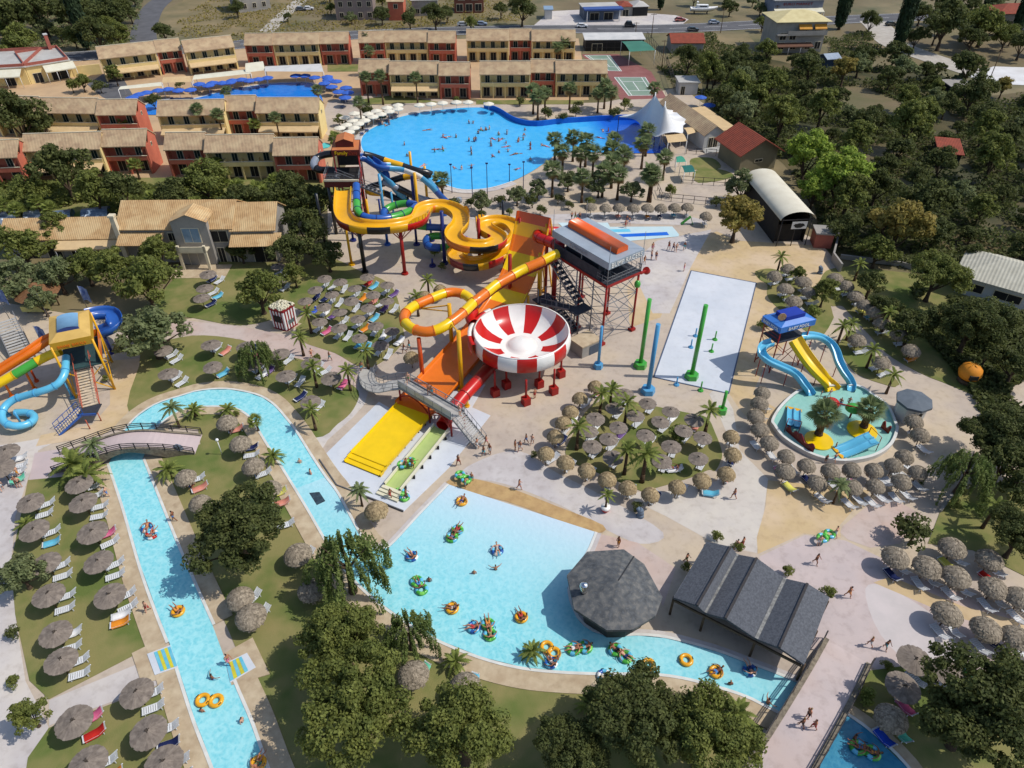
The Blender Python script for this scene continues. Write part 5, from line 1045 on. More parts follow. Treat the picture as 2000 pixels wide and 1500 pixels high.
# 12 left kids tower ------------------------------------------------------------
ok = (0,560,5); hF = HG((216,762),672); zt = hF + 1.15
rc = [G(*p, zt) for p in Z(ok, [(480,560),(885,478),(872,215),(482,298)])]; rc[2] = rc[1] + (rc[3] - rc[0])
c = sum(rc, Vector()) / 4; t = wthing('slide_tower', 'kids slide tower with mustard canopy roof and pale blue skylight at the left edge', 'slide tower', (c.x, c.y, 0))
M_MU = mat('mustard_canopy', S(222,184,104,.8), S(206,168,92,.78), scale=.5, detail=7); M_MUd = mat('mustard_fascia', S(206,160,44,.8), S(194,150,44,.78), scale=.6)
mb = MB().use(M_MU); ce = (c.x, c.y, zt + .9); ri = [Vector((c.x, c.y, 0)) + (Vector((p.x, p.y, 0)) - Vector((c.x, c.y, 0))) * .55 for p in rc]
for k in range(4): a, b = rc[k], rc[(k + 1) % 4]; mb.poly([a, b, (ri[(k + 1) % 4].x, ri[(k + 1) % 4].y, zt + .45),(ri[k].x, ri[k].y, zt + .45)])
mb.poly([(p.x, p.y, zt + .45) for p in ri]); mb.use(M_MUd)
for k in range(4): a, b = rc[k], rc[(k + 1) % 4]; mb.bar(a - Vector((0,0,.55)), b - Vector((0,0,.55)),.08,1.1)
mb.build('roof', t)
mb = MB().use(mat('skylight_blue', S(136,184,220,.8), S(124,172,210,.78), scale=.8, rough=.35), True); n = 6
i = mb.vs([ri[0] * (1 - u) * .5 + ri[1] * u * .5 + Vector((0,0,0)) + (ri[3] * (1 - u) + ri[2] * u) * .5 for u in ()] or [((ri[0] * (1 - v) + ri[3] * v) * (1 - u) + (ri[1] * (1 - v) + ri[2] * v) * u) + Vector((0,0, zt + .5 + .45 * math.sin(math.pi * (.15 + .7 * u)))) for v in (.02,.98) for u in np.linspace(.02,.98, n + 1)])
for k in range(n): mb.face((i + k, i + k + 1, i + n + 2 + k, i + n + 1 + k))
mb.use(gloss('skylight_edge', S(48,72,140,.75))); mb.face([i + k for k in range(n + 1)] + [mb.vs([(ri[1].x, ri[1].y, zt + .46)]), mb.vs([(ri[0].x, ri[0].y, zt + .46)])]); mb.build('skylight', t)
xd = rc[1] - rc[0]; nrm = Vector((xd.y, -xd.x, 0)).normalized(); text(t, 'BOANS  BAKALA', rc[0] + xd * .14 + nrm * .06 - Vector((0,0,.85)), xd, (0,0,1),.5, M_O, width=xd.length * .7)
zd = hF - 3.0
mb = MB().use(mat('teal_deck', S(60,90,90,.7), S(50,76,80,.7), scale=1)); mb.prism([(p.x, p.y) for p in rc], zd - .2, zd, bottom=True); mb.use(M_MUd); mb.build('deck', t)
for k in range(4): p = rc[k]; mb = MB().use(M_Y); mb.cyl((p.x, p.y, 0),(p.x, p.y, zt - .5),.14, n=8); mb.build('leg', t)
mb = MB().use(M_O)
for k in (1,2):
 a, b = rc[k], rc[(k + 1) % 4]
 mb.bar(a + Vector((0,0,-zt + zd + .6)), b + Vector((0,0,-zt + zd + .6)),.06,1.1)
mb.build('side_panel', t)
mb = MB().use(M_Y)
for k in range(4): a, b = rc[k], rc[(k + 1) % 4]; mb.bar((a.x, a.y, .2),(b.x, b.y, zd - .2),.1); mb.bar((b.x, b.y, .2),(a.x, a.y, zd - .2),.1)
mb.build('bracing', t)
M_STW = mat('stair_tread', S(226,206,178,.78), S(206,188,160,.76), scale=2); M_STR = mat('coral_steel', S(206,104,78,.78), S(192,96,74,.76), scale=1)
zl = HG((198,822),803); st = (rc[0] + rc[1]) / 2 * .35 + rc[1] * .65; l0 = G(*Z(ok, [(890,1165)])[0], zl)
s_top = G(*Z(ok, [(800,690)])[0], zd); stair(t, s_top, l0,1.9, M_STW, M_STR, 18, rh=.9)
mb = MB().use(M_DPL); e = 1.1; mb.box(l0 + Vector((.1,-.6,-.06)),(2.2,1.9,.12), rz=.1); mb.use(M_BL); mb.bar(l0 + Vector((-1,-1.6,-.1)), l0 + Vector((1.2,-1.4,-.1)),.12,.3); mb.build('landing', t)
stair(t, l0 + Vector((-.9,-.8,0)), G(*Z(ok, [(560,1420)])[0],.05),1.6, M_STW, M_BL, 12, rh=.9)
for b in ((198,822),(176,838)): column(t, b, zl - .1,.07, M_STR, 0, name='post')
pp = [(129,697, zd + .8),(128,712, zd + .6),(126,730, zd + .2),(115,748, zd - .3),(98,758, zd - .6),(78,765, zd - .9),(52,772, zd - 1.4),(28,780, zd - 1.8),(10,794, zd - 2.2),(3,811, zd - 2.6),(10,826, zd - 3.0),(28,832, zd - 3.2),(48,830, zd - 3.4),(64,822, zd - 3.6),(66,812, zd - 3.8),(52,806, zd - 4.0),(30,806, zd - 4.2)]
pp = [(a, b, max(.75, z)) for a, b, z in pp]; pth = path3(pp, .4); t = wthing('tube_slide', 'sky blue tube slide with a full loop below the mustard canopy', 'water slide', pth[len(pth) // 2]); tube(t, pth, .46, lambda k: M_CY, flange=6, fm=M_LB)
for b, z in (((43,830),2.2),((142,778),3.2),((18,812),1.8)): column(t, b, z, .14, M_LB, .3)
pp = [(118,686, zd + .6),(100,692, zd + .4),(72,706, zd),(38,726, zd - .6),(6,744, zd - 1.2),(-30,765, zd - 1.8),(-70,790, zd - 2.6)]
pth = path3(pp, .5); t = wthing('tube_slide', 'yellow and green banded tube leaving the mustard tower to the left', 'water slide', pth[8]); tube(t, pth, .58, lambda k: M_GR if (k // 6) % 2 else M_Yb, flange=6, fm=M_Y)
for b, z in (((24,775),3.0),((68,760),3.4)): column(t, b, z, .16, M_O, .3)
pp = [(112,660, zd + 1.2),(92,668, zd + .8),(60,690, zd + .3),(25,712, zd - .4),(-20,740, zd - 1.4),(-60,765, zd - 2)]
pth = path3(pp, .5); t = wthing('body_slide', 'open orange slide descending left beside the banded tube', 'water slide', pth[6]); mb = MB(); sweep2(mb, pth, trough(1.2,.7), lambda k, j: M_O); mb.build('chute', t); column(t, (72,745),3.0,.15, M_OW, .3)
pp = Z(ok, [(860,300, zd + .4),(930,285, zd + .2),(1010,275, zd),(1080,285, zd - .3),(1125,325, zd - .6),(1130,375, zd - .9),(1085,425, zd - 1.2),(1010,455, zd - 1.5),(940,480, zd - 1.8)])
pth = path3(pp, .4); t = wthing('body_slide', 'deep blue open slide curving round the right side of the mustard tower', 'water slide', pth[10]); mb = MB(); sweep2(mb, pth, trough(1.9,.9), lambda k, j: M_BL); mb.build('chute', t); column(t, (219,690), zd - .6,.2, M_NV, .4)
# 13 baby pool tower ------------------------------------------------------------
oy = (1460,580,4.4125); zr2 = HG((1509,730),640); rc = [G(*p, zr2) for p in Z(oy, [(290,270),(592,195),(430,92),(150,150)])]; rc[3] = rc[0] + (rc[2] - rc[1])
c = sum(rc, Vector()) / 4; t = wthing('slide_tower', 'small blue roofed slide tower standing at the baby pool', 'slide tower', (c.x, c.y, 0))
M_BR = mat('blue_roof_panel', S(70,132,214,.82), S(62,122,204,.8), scale=.6, rough=.4); M_BD = mat('royal_blue_panel', S(36,62,170,.8), S(34,58,160,.78), scale=.6, rough=.4)
mb = MB().use(M_BR); ri = [c + (p - c) * .55 + Vector((0,0,.35)) for p in rc]
for k in range(4): mb.poly([rc[k], rc[(k + 1) % 4], ri[(k + 1) % 4], ri[k]])
for k in range(4): a, b = rc[k], rc[(k + 1) % 4]; mb.bar(a - Vector((0,0,.4)), b - Vector((0,0,.4)),.08,.85)
mb.build('roof', t)
mb = MB().use(M_BD); mb.prism([(p.x, p.y) for p in ri], zr2 + .3, zr2 + .95); mb.build('roof_lantern', t)
for a, b in ((rc[0], rc[1]),(rc[3], rc[0])):
 xd = b - a; nrm = Vector((xd.y, -xd.x, 0)).normalized(); text(t, 'BABY POOL', a + xd * (.22 if a is rc[0] else .1) + nrm * .05 - Vector((0,0,.62)), xd, (0,0,1),.62, M_CW, width=xd.length * (.6 if a is rc[0] else .82))
zb2 = zr2 - 2.6; dk2 = [c + (p - c) * .85 for p in rc]; mb = MB().use(M_DPL); mb.prism([(p.x, p.y) for p in dk2], zb2 - .12, zb2, bottom=True); mb.build('deck', t)
for k in range(4): p = dk2[k]; mb = MB().use(M_STR if k else M_RST); mb.cyl((p.x, p.y, 0),(p.x, p.y, zr2 - .4),.09, n=8); mb.build('leg', t)
mb = MB().use(M_RST)
for k in range(4):
 a, b = dk2[k], dk2[(k + 1) % 4]; mb.bar((a.x, a.y, .3),(b.x, b.y, zb2 - .2),.07); mb.bar((b.x, b.y, .3),(a.x, a.y, zb2 - .2),.07)
 if k >= 2: mb.bar((a.x, a.y, zb2 + 1),(b.x, b.y, zb2 + 1),.06); mb.bar((a.x, a.y, zb2 + .5),(b.x, b.y, zb2 + .5),.05)
mb.build('bracing', t)
mb = MB().use(mat('sandwich_sign', S(200,130,90,.8), S(226,190,140,.8), scale=6)); p = ri[0] * .6 + ri[3] * .4; mb.cyl(p + Vector((-.2,-.5,.6)), p + Vector((-.2,-.56,.6)),.55, n=14); mb.build('round_sign', t)
def bslide(label, zp, w_, m, h=.5, m2=None):
 pth = path3(Z(oy, zp),.35); t = wthing('body_slide', label, 'water slide', pth[len(pth) // 2]); mb = MB(); sweep2(mb, pth, trough(w_, h, .07), lambda k, j: m); mb.build('chute', t)
 for f in (.12,.35,.6):
  q = pth[int(len(pth) * f)]
  if q.z > .9: column(t, (q.x, q.y, 0), q.z - .08,.06, M_RST, 0)
 return t
zz = zb2 + .1
bslide('curved light blue slide on the left of the baby pool tower', [(215,400, zz),(160,415, zz - .1),(120,450, zz - .2),(125,505, zz * .85),(185,560, zz * .72),(280,605, zz * .6),(380,650, zz * .47),(440,700, zz * .35),(490,765, zz * .22),(530,820,.5),(548,850,.35)],.95, M_CY)
bslide('broad yellow slide in the middle of the baby pool tower', [(400,370, zz),(440,440, zz * .85),(500,530, zz * .66),(570,620, zz * .48),(640,700, zz * .3),(700,770,.55),(735,812,.35)],1.9, M_Yb, .6)
bslide('curved light blue slide on the right of the baby pool tower', [(480,350, zz),(560,343, zz - .1),(640,362, zz * .86),(710,410, zz * .74),(755,480, zz * .62),(785,570, zz * .48),(825,650, zz * .34),(870,715, zz * .22),(890,765,.5),(886,812,.35)],.95, M_CY)
# baby pool
ring = [G(*p) for p in Z(oy, [(222,1085),(300,965),(430,850),(560,812),(850,792),(965,808),(1060,870),(1185,965),(1250,1110),(1262,1165),(1215,1280),(1100,1368),(950,1412),(780,1425),(600,1390),(450,1320),(310,1225),(240,1135)])]
c = sum(ring, Vector()) / len(ring); rg = [Vector(p) for p in spline([tuple(p) for p in ring],4, True)]
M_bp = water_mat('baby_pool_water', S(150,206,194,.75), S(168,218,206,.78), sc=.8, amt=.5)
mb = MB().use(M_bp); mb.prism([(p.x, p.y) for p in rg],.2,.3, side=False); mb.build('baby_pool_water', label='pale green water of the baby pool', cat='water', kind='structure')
mb = MB().use(M_lip); nn = len(rg); ro_ = [c + (p - c) * (1 + .35 / (p - c).length) for p in rg]
for k in range(nn):
 a, b, a2, b2 = rg[k], rg[(k + 1) % nn], ro_[k], ro_[(k + 1) % nn]; U_ = lambda p, z: (p.x, p.y, z)
 mb.use(M_lip); mb.poly([U_(a2,.62), U_(a, .62), U_(b, .62), U_(b2,.62)]); mb.use(MATS['court_green'] if 0 else M_bp and M_PG and mat('pool_inner', S(176,210,200,.76), S(166,200,192,.76), scale=1)); mb.poly([U_(a, .2), U_(b, .2), U_(b, .62), U_(a, .62)][::-1]); mb.use(M_wwall); mb.poly([U_(a2,0), U_(b2,0), U_(b2,.62), U_(a2,.62)])
mb.build('pool_wall', label='low white curved wall round the baby pool', cat='pool wall', kind='structure')
def disc(label, zp, r, m, name, h=.12):
 p = G(*Z(oy, [zp])[0]); mb = MB().use(m); mb.cyl((0,0,.25),(0,0,.3 + h), r, n=28, smooth=False); return mb.build(name, off=-p, label=label, cat='island')
for zp, r, lb in (((612,1240),1.65, 'yellow round island under the front palm of the baby pool'),((985,1155),1.75, 'yellow round island under the rear palm of the baby pool')):
 p = G(*Z(oy, [zp])[0],.3); mb = MB().use(M_Yb); mb.cyl((p.x, p.y, .22),(p.x, p.y, .45), r, n=28, smooth=False); mb.build('palm_island', off=p, label=lb, cat='island')
def kslide(label, q0, q1, wd, z0, z1, m):
 a, b = G(*Z(oy, [q0])[0], z0), G(*Z(oy, [q1])[0], z1); pth = even(spline([tuple(a), tuple(a * .7 + b * .3), tuple(a * .35 + b * .65 - Vector((0,0,.12))), tuple(b)],5),.25); t = wthing('kiddie_slide', label, 'slide', (a + b) / 2)
 for s in (-.5,.5):
  e = (b - a).normalized(); sd_ = Vector((e.y, -e.x, 0)) * wd * s; mb = MB(); sweep2(mb, [p + sd_ for p in pth], trough(wd * .96,.22,.06), lambda k, j: m); mb.build('lane', t)
 mb = MB().use(M_Y); mb.box(b + Vector((0,0,-.08)),(wd * 2.4,.5,.2), rz=math.atan2(b.y - a.y, b.x - a.x) - math.pi / 2); mb.build('edge_cushion', t)
 mb = MB().use(M_RST); e = (b - a).normalized(); s = Vector((e.y, -e.x, 0))
 for k in (-1,1): p = a + s * wd * k; mb.cyl((p.x, p.y, .3),(p.x, p.y, z0 + .9),.05, n=6)
 mb.bar(a + s * wd + Vector((0,0,.9)), a - s * wd + Vector((0,0,.9)),.05); mb.build('handrail', t)
kslide('double light blue kiddie slide on the left of the baby pool', (395,1110),(400,965),.8,1.5,.4, M_CY); kslide('double light blue kiddie slide at the front right of the baby pool', (1090,1215),(790,1345),.95,1.6,.4, M_CY)
for lab, a, b, h in (('dark red play panel left of the kiddie slide', (330,1150),(415,1225),1.1),('long dark red play panel at the front left of the baby pool', (415,1225),(560,1350),1.3),('red play frame at the right edge of the baby pool', (1150,1120),(1215,1180),1.2)):
 p, q = G(*Z(oy, [a])[0],.3), G(*Z(oy, [b])[0],.3); mb = MB().use(M_DR, True); nn = 10; e = (q - p); s = Vector((e.y, -e.x, 0)).normalized() * .06; i = mb.vs([p + e * k / nn + s * sg + Vector((0,0, z)) for k in range(nn + 1) for sg in (-1,1) for z in (0, h * (.7 + .3 * math.sin(k * .9)))])
 for k in range(nn):
  j = i + 4 * k
  for a_, b_ in ((0,1),(1,3),(3,2)): mb.face((j + a_, j + a_ + 4, j + b_ + 4, j + b_))
 mb.build('play_panel', off=p, label=lab, cat='play panel')
for lab, zp, m, zt_ in (('red mushroom water fountain in the baby pool', (700,985), M_RED, 1.6),('green mushroom water fountain in the baby pool', (880,1040), M_GR, 1.7)):
 p = G(*Z(oy, [zp])[0],.3); t = wthing('mushroom_fountain', lab, 'fountain', p); mb = MB().use(M_RST); mb.cyl((p.x, p.y, .3),(p.x, p.y, zt_),.12, n=10); mb.build('stem', t)
 mb = MB().use(m, True); mb.lathe([(.95,0),(.9,.25),(.65,.5),(.3,.64),(.02,.68)],18,(p.x, p.y, zt_)); mb.lathe([(.95,0),(.02,.05)],18,(p.x, p.y, zt_)); mb.build('cap', t)
a, b = G(*Z(oy, [(660,1000)])[0],.3), G(*Z(oy, [(1010,1085)])[0],.3); mb = MB().use(M_RST)
for p in (a, b): mb.cyl((p.x, p.y, .3),(p.x, p.y, 2.3),.07, n=8)
mb.bar((a.x, a.y, 2.3),(b.x, b.y, 2.3),.12); mb.build('spray_bar', off=a, label='dark red overhead spray bar across the baby pool', cat='spray bar')
# poles of the splash pad ------------------------------------------------------------
for b, h, r, m, lab in (((1250,716),10.8,.28, M_GR, 'tall green pole left of the white splash pad'),((1350,738),11.5,.29, M_GR, 'tallest green pole, on the white splash pad itself'),((1265,766),10.7,.29, mat('pole_blue', S(96,168,214,.82), S(84,156,204,.8), scale=.5, rough=.35), 'tall light blue pole at the near left of the splash pad'),((1168,718),6.8,.2, MATS['pole_blue'], 'shorter light blue pole beside the pump shed'),((1409,806),3.5,.2, M_GR, 'short green pole between the splash pad and the parasol lawn')):
 g = G(*b); t = wthing('splash_pole', lab, 'pole', g); mb = MB().use(m); mb.cyl((g.x, g.y, .6),(g.x, g.y, h), r, r, 14); mb.build('pole', t); f = r * 3.4; mb = MB().use(m); mb.cyl((g.x, g.y, 0),(g.x, g.y, .75), f, f * .92,6, smooth=False); mb.build('base', t)
for b, h, m, lab in (((1321,752),1.3, MATS['pole_blue'], 'small blue spray post at the near edge of the splash pad'),((1368,763),1.5, M_GR, 'small green spray post at the near edge of the splash pad'),((1358,657),1.4, MATS['pole_blue'], 'small blue spray post on the pad, farther of the two blue ones'),((1349,679),1.4, MATS['pole_blue'], 'small blue spray post on the pad, nearer of the two blue ones'),((1396,664),1.5, M_GR, 'small green spray post on the pad, farther of the two green ones'),((1389,687),1.4, M_GR, 'small green spray post on the pad, nearer of the two green ones')):
 g = G(*b); t = wthing('spray_post', lab, 'spray post', g); mb = MB().use(m); mb.cyl((g.x, g.y, .1),(g.x, g.y, h),.1, n=8); mb.build('post', t); mb = MB().use(m); mb.cyl((g.x, g.y, .05),(g.x, g.y, .22),.42,.3,8, smooth=False); mb.build('base', t)
mb_ = None
text(MKT[0], 'EURO MARKET', Vector((MKT[1] * .18,-.05,4.9)),(1,0,0),(0,0,1),1.1, M_DR, width=MKT[1] * .6)
# ---------------------------------------------------------------- parasols and loungers
M_reed = mat('reed_thatch', S(154,142,130,.74), S(132,121,112,.72), scale=3, detail=3, island=.14, rough=.95, spec=.05)
M_reedcap = mat('reed_cap', S(74,66,60,.6), S(96,86,76,.62), scale=8, rough=.95)
M_straw = mat('straw_thatch', S(194,172,134,.72), S(156,136,104,.7), scale=5, detail=3, island=.32, rough=.95, spec=.05)
M_straw2 = mat('grey_straw_thatch', S(176,163,144,.72), S(138,127,111,.68), scale=5, detail=3, island=.32, rough=.95, spec=.05)
M_pole = mat('timber_pole', S(110,86,62,.7), S(90,70,52,.7), scale=4)
def parts_parasol(t, kind, r, h, seed):
 rr = random.Random(seed); m = MB().use(M_pole); m.cyl((0,0,0),(0,0, h + .1),.05, n=6); m.build('pole', t)
 mb = MB()
 if kind == 'reed':
  n = 44; mb.use(M_reed); rise = r * .3
  for k in range(n):
   a0, a1 = 2 * math.pi * k / n, 2 * math.pi * (k + 1.06) / n; e = r * rr.uniform(.97,1.02); z0 = h - rise * .55 + rr.uniform(-.015,.015); zt = h + rise * .45; md = .55
   f = lambda a, q, z: (q * math.cos(a), q * math.sin(a), z)
   zm = z0 + (zt - z0) * (1 - md) * .92
   mb.poly([f(a0, e, z0), f(a1, e, z0), f(a1, e * md, zm), f(a0, e * md, zm)]); mb.poly([f(a0, e * md, zm), f(a1, e * md, zm), f(a1,.1, zt), f(a0,.1, zt)]); mb.poly([f(a1, e, z0 - .05), f(a0, e, z0 - .05), f(a0,.1, zt - .1), f(a1,.1, zt - .1)]); mb.poly([f(a0, e, z0 - .05), f(a1, e, z0 - .05), f(a1, e, z0), f(a0, e, z0)])
  mb.build('canopy', t); m = MB().use(M_reedcap)
  for k in range(9): a = rr.uniform(0,6.28); q = rr.uniform(.08,.2); m.bar((0,0, h + rise * .42),(q * math.cos(a), q * math.sin(a), h + rise * .42 + rr.uniform(-.02,.12)),.06)
  m.build('cap', t)
 else:
  ms = M_straw if kind == 'straw' else M_straw2; mb.use(ms, True); n = 22; prof = [(r * .97, h - .42),(r * .9, h - .2),(r * .66, h + .12),(r * .36, h + .36),(.02, h + .48)]
  mb.lathe(prof, n); mb.use(ms)
  mb.lathe([(r * .95, h - .42),(.05, h + .1)], n)
  mb.build('canopy', t); m = MB().use(ms)
  for k in range(620):
   a = rr.uniform(0,6.283); u = rr.random() ** .55; q0 = r * (.12 + .86 * u); z0 = np.interp(q0 / r, [0,.36,.66,.9,1],[h + .5, h + .38, h + .15, h - .15, h - .36]); L_ = rr.uniform(.3,.6); w2 = .035; a2 = a + rr.uniform(-.12,.12)
   q1 = min(r * 1.04, q0 + L_ * .85); z1 = np.interp(q1 / r, [0,.36,.66,.9,1.04],[h + .5, h + .38, h + .15, h - .15, h - .45]) + rr.uniform(.0,.07)
   if u > .86: q1 = q0 + .06; z1 = z0 - L_ * rr.uniform(.7,1.05)
   p, q = Vector((q0 * math.cos(a), q0 * math.sin(a), z0 + .03)), Vector((q1 * math.cos(a2), q1 * math.sin(a2), z1 + .02)); s = Vector((-math.sin(a), math.cos(a),0)) * w2; m.poly([p - s, q - s * 1.6, q + s * 1.6, p + s])
  m.build('fringe', t)
 return t
def proto(kind, r, h, seed, name): return parts_parasol(thing(name, 'p', 'parasol', (0,0,-500)), kind, r, h, seed)
PROT = {}
def parasol(kind, x, y, r, label, group, rr, name=None):
 key = (kind, rr.randrange(2))
 if key not in PROT: PROT[key] = [proto(kind, 1.3 if kind == 'reed' else 1.0,2.25 if kind == 'reed' else 2.15,11 + key[1], 'reed_parasol' if kind == 'reed' else 'straw_parasol'), False]
 o, used = PROT[key]; base = 1.3 if kind == 'reed' else 1.0; s = r / base * rr.uniform(.96,1.05); sc = (s, s, 1.0 + .04 * rr.uniform(-1,1)); rz = rr.uniform(0,6.28)
 if not used:
  PROT[key][1] = True; o.location = (x, y, .03); o.rotation_euler = (rr.uniform(-.05,.05), rr.uniform(-.05,.05), rz); o.scale = sc; o['label'] = label; o['group'] = group; return o
 c = dup(o, (x, y, .03), rz, sc, label, group); c.rotation_euler = (rr.uniform(-.06,.06), rr.uniform(-.06,.06), rz); return c
M_plas = mat('white_plastic', (.66,.68,.70),(.58,.60,.63), scale=2, rough=.4); M_plb = mat('blue_plastic', S(70,96,150,.75), S(60,84,136,.72), scale=2, rough=.45)
LPROF = [(-.95,.30),(.25,.30),(.42,.38),(.95,.74)]
def lounger_proto(name, m, parts):
 t = thing(name, 'p', 'sun lounger', (0,0,-500)); w2 = .33
 def slab(a, b, nm, mb=None):
  mb = mb or MB().use(m); (x0, z0),(x1, z1) = a, b; n = 7
  for k in range(n):
   f0, f1 = k / n, (k + .8) / n; q = lambda f: (x0 + (x1 - x0) * f, z0 + (z1 - z0) * f)
   (xa, za),(xb, zb_) = q(f0), q(f1); mb.poly([(xa, -w2, za),(xb, -w2, zb_),(xb, w2, zb_),(xa, w2, za)])
  for s in (-1,1): mb.bar((x0, s * w2, z0),(x1, s * w2, z1),.06,.08)
  return mb
 b1 = slab(LPROF[0],(.32,.30), 'bed'); b2 = slab((.32,.32), LPROF[3], 'backrest')
 if parts:
  b1.build('bed', t); b2.build('backrest', t)
  for x in (-.75,.6):
   for y in (-.3,.3): l = MB().use(m); l.bar((x, y, 0),(x, y, .3),.06); l.build('leg', t)
  return t
 for x in (-.75,.6):
  for y in (-.3,.3): b1.bar((x, y, 0),(x, y, .3),.06)
 i = len(b1.v); b1.v += b2.v; b1.f += [tuple(k + i for k in f) for f in b2.f]; b1.m += b2.m; b1.s += b2.s
 o = b1.build(name, label='p', cat='sun lounger'); bpy.data.objects.remove(t); return o
TOWC = {'pink': S(226,110,150,.8), 'orange': S(240,150,50,.82), 'royal blue': S(50,90,210,.8), 'sky blue': S(110,200,230,.82), 'mint green': S(120,226,190,.82), 'red': S(200,50,44,.8), 'white': (.78,.78,.78), 'yellow': S(232,226,110,.82), 'salmon': S(230,150,130,.8), 'navy': S(44,54,100,.75), 'purple': S(120,90,150,.75)}
TOWM = {}; TOWL = ['navy', 'navy', 'white', 'white', 'sky blue', 'royal blue', 'navy', 'mint green', 'pink', 'red', 'yellow', 'salmon', 'orange', 'purple', 'white', 'sky blue']
def towel_proto(c):
 m = mat(c.replace(' ', '_') + '_towel', TOWC[c], tuple(v * .85 for v in TOWC[c]), scale=3, rough=.95, spec=.05); mb = MB().use(m, True); xs_ = np.linspace(-.8,.82,9); i = 0
 for x in xs_:
  z = np.interp(x, [-.95,.3,.95],[.33,.34,.78]); mb.vs([(x, -.4, z - .14),(x, -.34, z + .03),(x, .34, z + .03),(x, .4, z - .14)])
 for k in range(8):
  for j in range(3): mb.face((4 * k + j, 4 * k + 4 + j, 4 * k + 5 + j, 4 * k + 1 + j))
 return mb.build('towel', label='p', cat='towel')
LP = {}
LOUNGERS = []
def lounger(x, y, rz, label, group, kind, z=.06):
 if kind not in LP: LP[kind] = [lounger_proto('sun_lounger', M_plb if kind == 'blue' else M_plas, kind == 'parts'), False]
 o, used = LP[kind]
 if not used: LP[kind][1] = True; o.location = (x, y, z); o.rotation_euler = (0,0, rz); o['label'] = label; o['group'] = group; return o
 return dup(o, (x, y, z), rz, None, label, group)
def towel(x, y, rz, c, label, z=.06):
 if c not in TOWM: o = TOWM[c] = towel_proto(c); o.location = (x, y, z); o.rotation_euler = (0,0, rz); o['label'] = label; return o
 return dup(TOWM[c],(x, y, z), rz, None, label)
CL = []
def cluster(short, place, kind, pix, gap, r, ang, nl, group, parts='parts', h=None, tow=.36, seed=1, lofs=.55):
 rr = random.Random(seed); rc_ = rows(pix, gap); hh = h or (2.2 if kind == 'reed' else 2.1); nrow = max(a for a, b in rc_) + 1
 word = {'reed': 'grey reed parasol', 'straw': 'shaggy straw parasol', 'gstraw': 'shaggy grey straw parasol'}[kind]
 for (px, py, *_),(a, b) in zip(pix, rc_):
  p = G(px, py, hh); loc = ('%s from left' % ORD[b]) + (', %s row' % ORD[a] if nrow > 1 else '')
  parasol(kind, p.x, p.y, r, '%s %s, %s' % (word, place, loc), group, rr)
  k = nl if isinstance(nl, int) else rr.choice(nl); a0 = R(ang + rr.uniform(-10,10)); e = Vector((math.cos(a0), math.sin(a0))); s = Vector((-e.y, e.x))
  for j in range(k):
   off = s * ((j - (k - 1) / 2) * 1.5 + rr.uniform(-.1,.1)) + e * (lofs + rr.uniform(-.2,.2)); lx, ly = p.x + off.x, p.y + off.y; lz = a0 + rr.uniform(-.12,.12); side = ['only'] if k == 1 else (['near', 'far'] if s.y > 0 else ['far', 'near'])
   sd_ = side[j] + ' ' if k > 1 else ''
   lounger(lx, ly, lz, '%slounger under parasol %s, %s' % (sd_, loc, short), 'loungers, ' + short, parts)
   if rr.random() < tow: c = rr.choice(TOWL); towel(lx, ly, lz, c, '%s towel on %slounger, parasol %s, %s' % (c, sd_, loc, short))
 CL.append((short, pix))
ZK = Z((500,480,6.25),[(265,240),(310,405),(835,395),(1025,440),(1350,375),(730,535),(930,590),(1205,520),(1425,595),(1590,470),(600,675),(825,740),(1165,668),(1360,750),(1595,670),(1025,812),(1240,885),(765,920),(1020,995),(1460,970),(1650,1040),(1255,1120),(1510,1210)])
cluster('kiosk lawn', 'on the kiosk lawn', 'reed', ZK, 16,1.12,62,(1,2,2), 'reed parasols on the kiosk lawn', 'plain', seed=3)
ZL = Z((260,500,6.25),[(905,215),(870,385),(830,500),(365,1150),(940,1075),(1370,1095),(970,1345),(1475,1320),(1795,1190),(420,1440),(1860,1460)]) + Z((480,640,6.667),[(845,460),(1110,640),(840,950)])
cluster('lawn above river', 'on the lawn above the river bend', 'reed', ZL, 18,1.28,55,(1,2,2), 'reed parasols above the river bend', 'parts', seed=4, lofs=1.2)
ZA = Z((340,740,5.77),[(585,475),(735,715),(890,970),(130,1090),(280,1385),(1075,1235)])
cluster('inner river lawn', 'on the lawn inside the river bend', 'gstraw', ZA, 18,1.18,22,(1,2,2), 'parasols inside the river bend', 'parts', seed=5, lofs=.9)
ZB = Z((0,850,2.308),[(355,215),(375,300),(135,295),(155,420),(205,572),(415,430),(450,568),(215,720),(493,718),(245,888),(263,1018),(335,1283),(617,1158),(672,1330),(393,1485),(733,1480),(20,75),(5,145)])
cluster('left river lawn', 'on the lawn left of the straight river', 'reed', ZB, 22,1.42,25,2, 'reed parasols left of the straight river', 'parts', seed=6, lofs=.9)
ZS = Z((500,900,2.5),[(205,445),(395,775),(270,622),(770,1035),(1025,1095)]) + Z((0,850,2.308),[(1080,725),(1125,805)])
cluster('tree lawn', 'on the shady lawn below the lagoon', 'gstraw', ZS, 30,1.3,60,1, 'straw parasols on the shady lawn', 'parts', seed=7, lofs=1.1)
cluster('run-out point', 'on the paved point by the slide run-outs', 'straw', Z((500,900,2.5),[(590,232)]),20,1.25,0,0, 'straw parasols', seed=8)
cluster('path under orange loop', 'under the orange tube loop', 'straw', Z((740,540,6.667),[(420,1030),(800,165),(590,240)]),12,1.05,0,0, 'straw parasols under the orange loop', seed=9)
ZM = Z((1040,720,5),[(610,165),(470,275),(380,415),(305,520),(225,650),(135,815),(320,895),(525,980),(730,1060),(940,1145),(1155,1215),(1410,1135),(1655,1070),(1895,1005),(1960,830),(1950,650)])
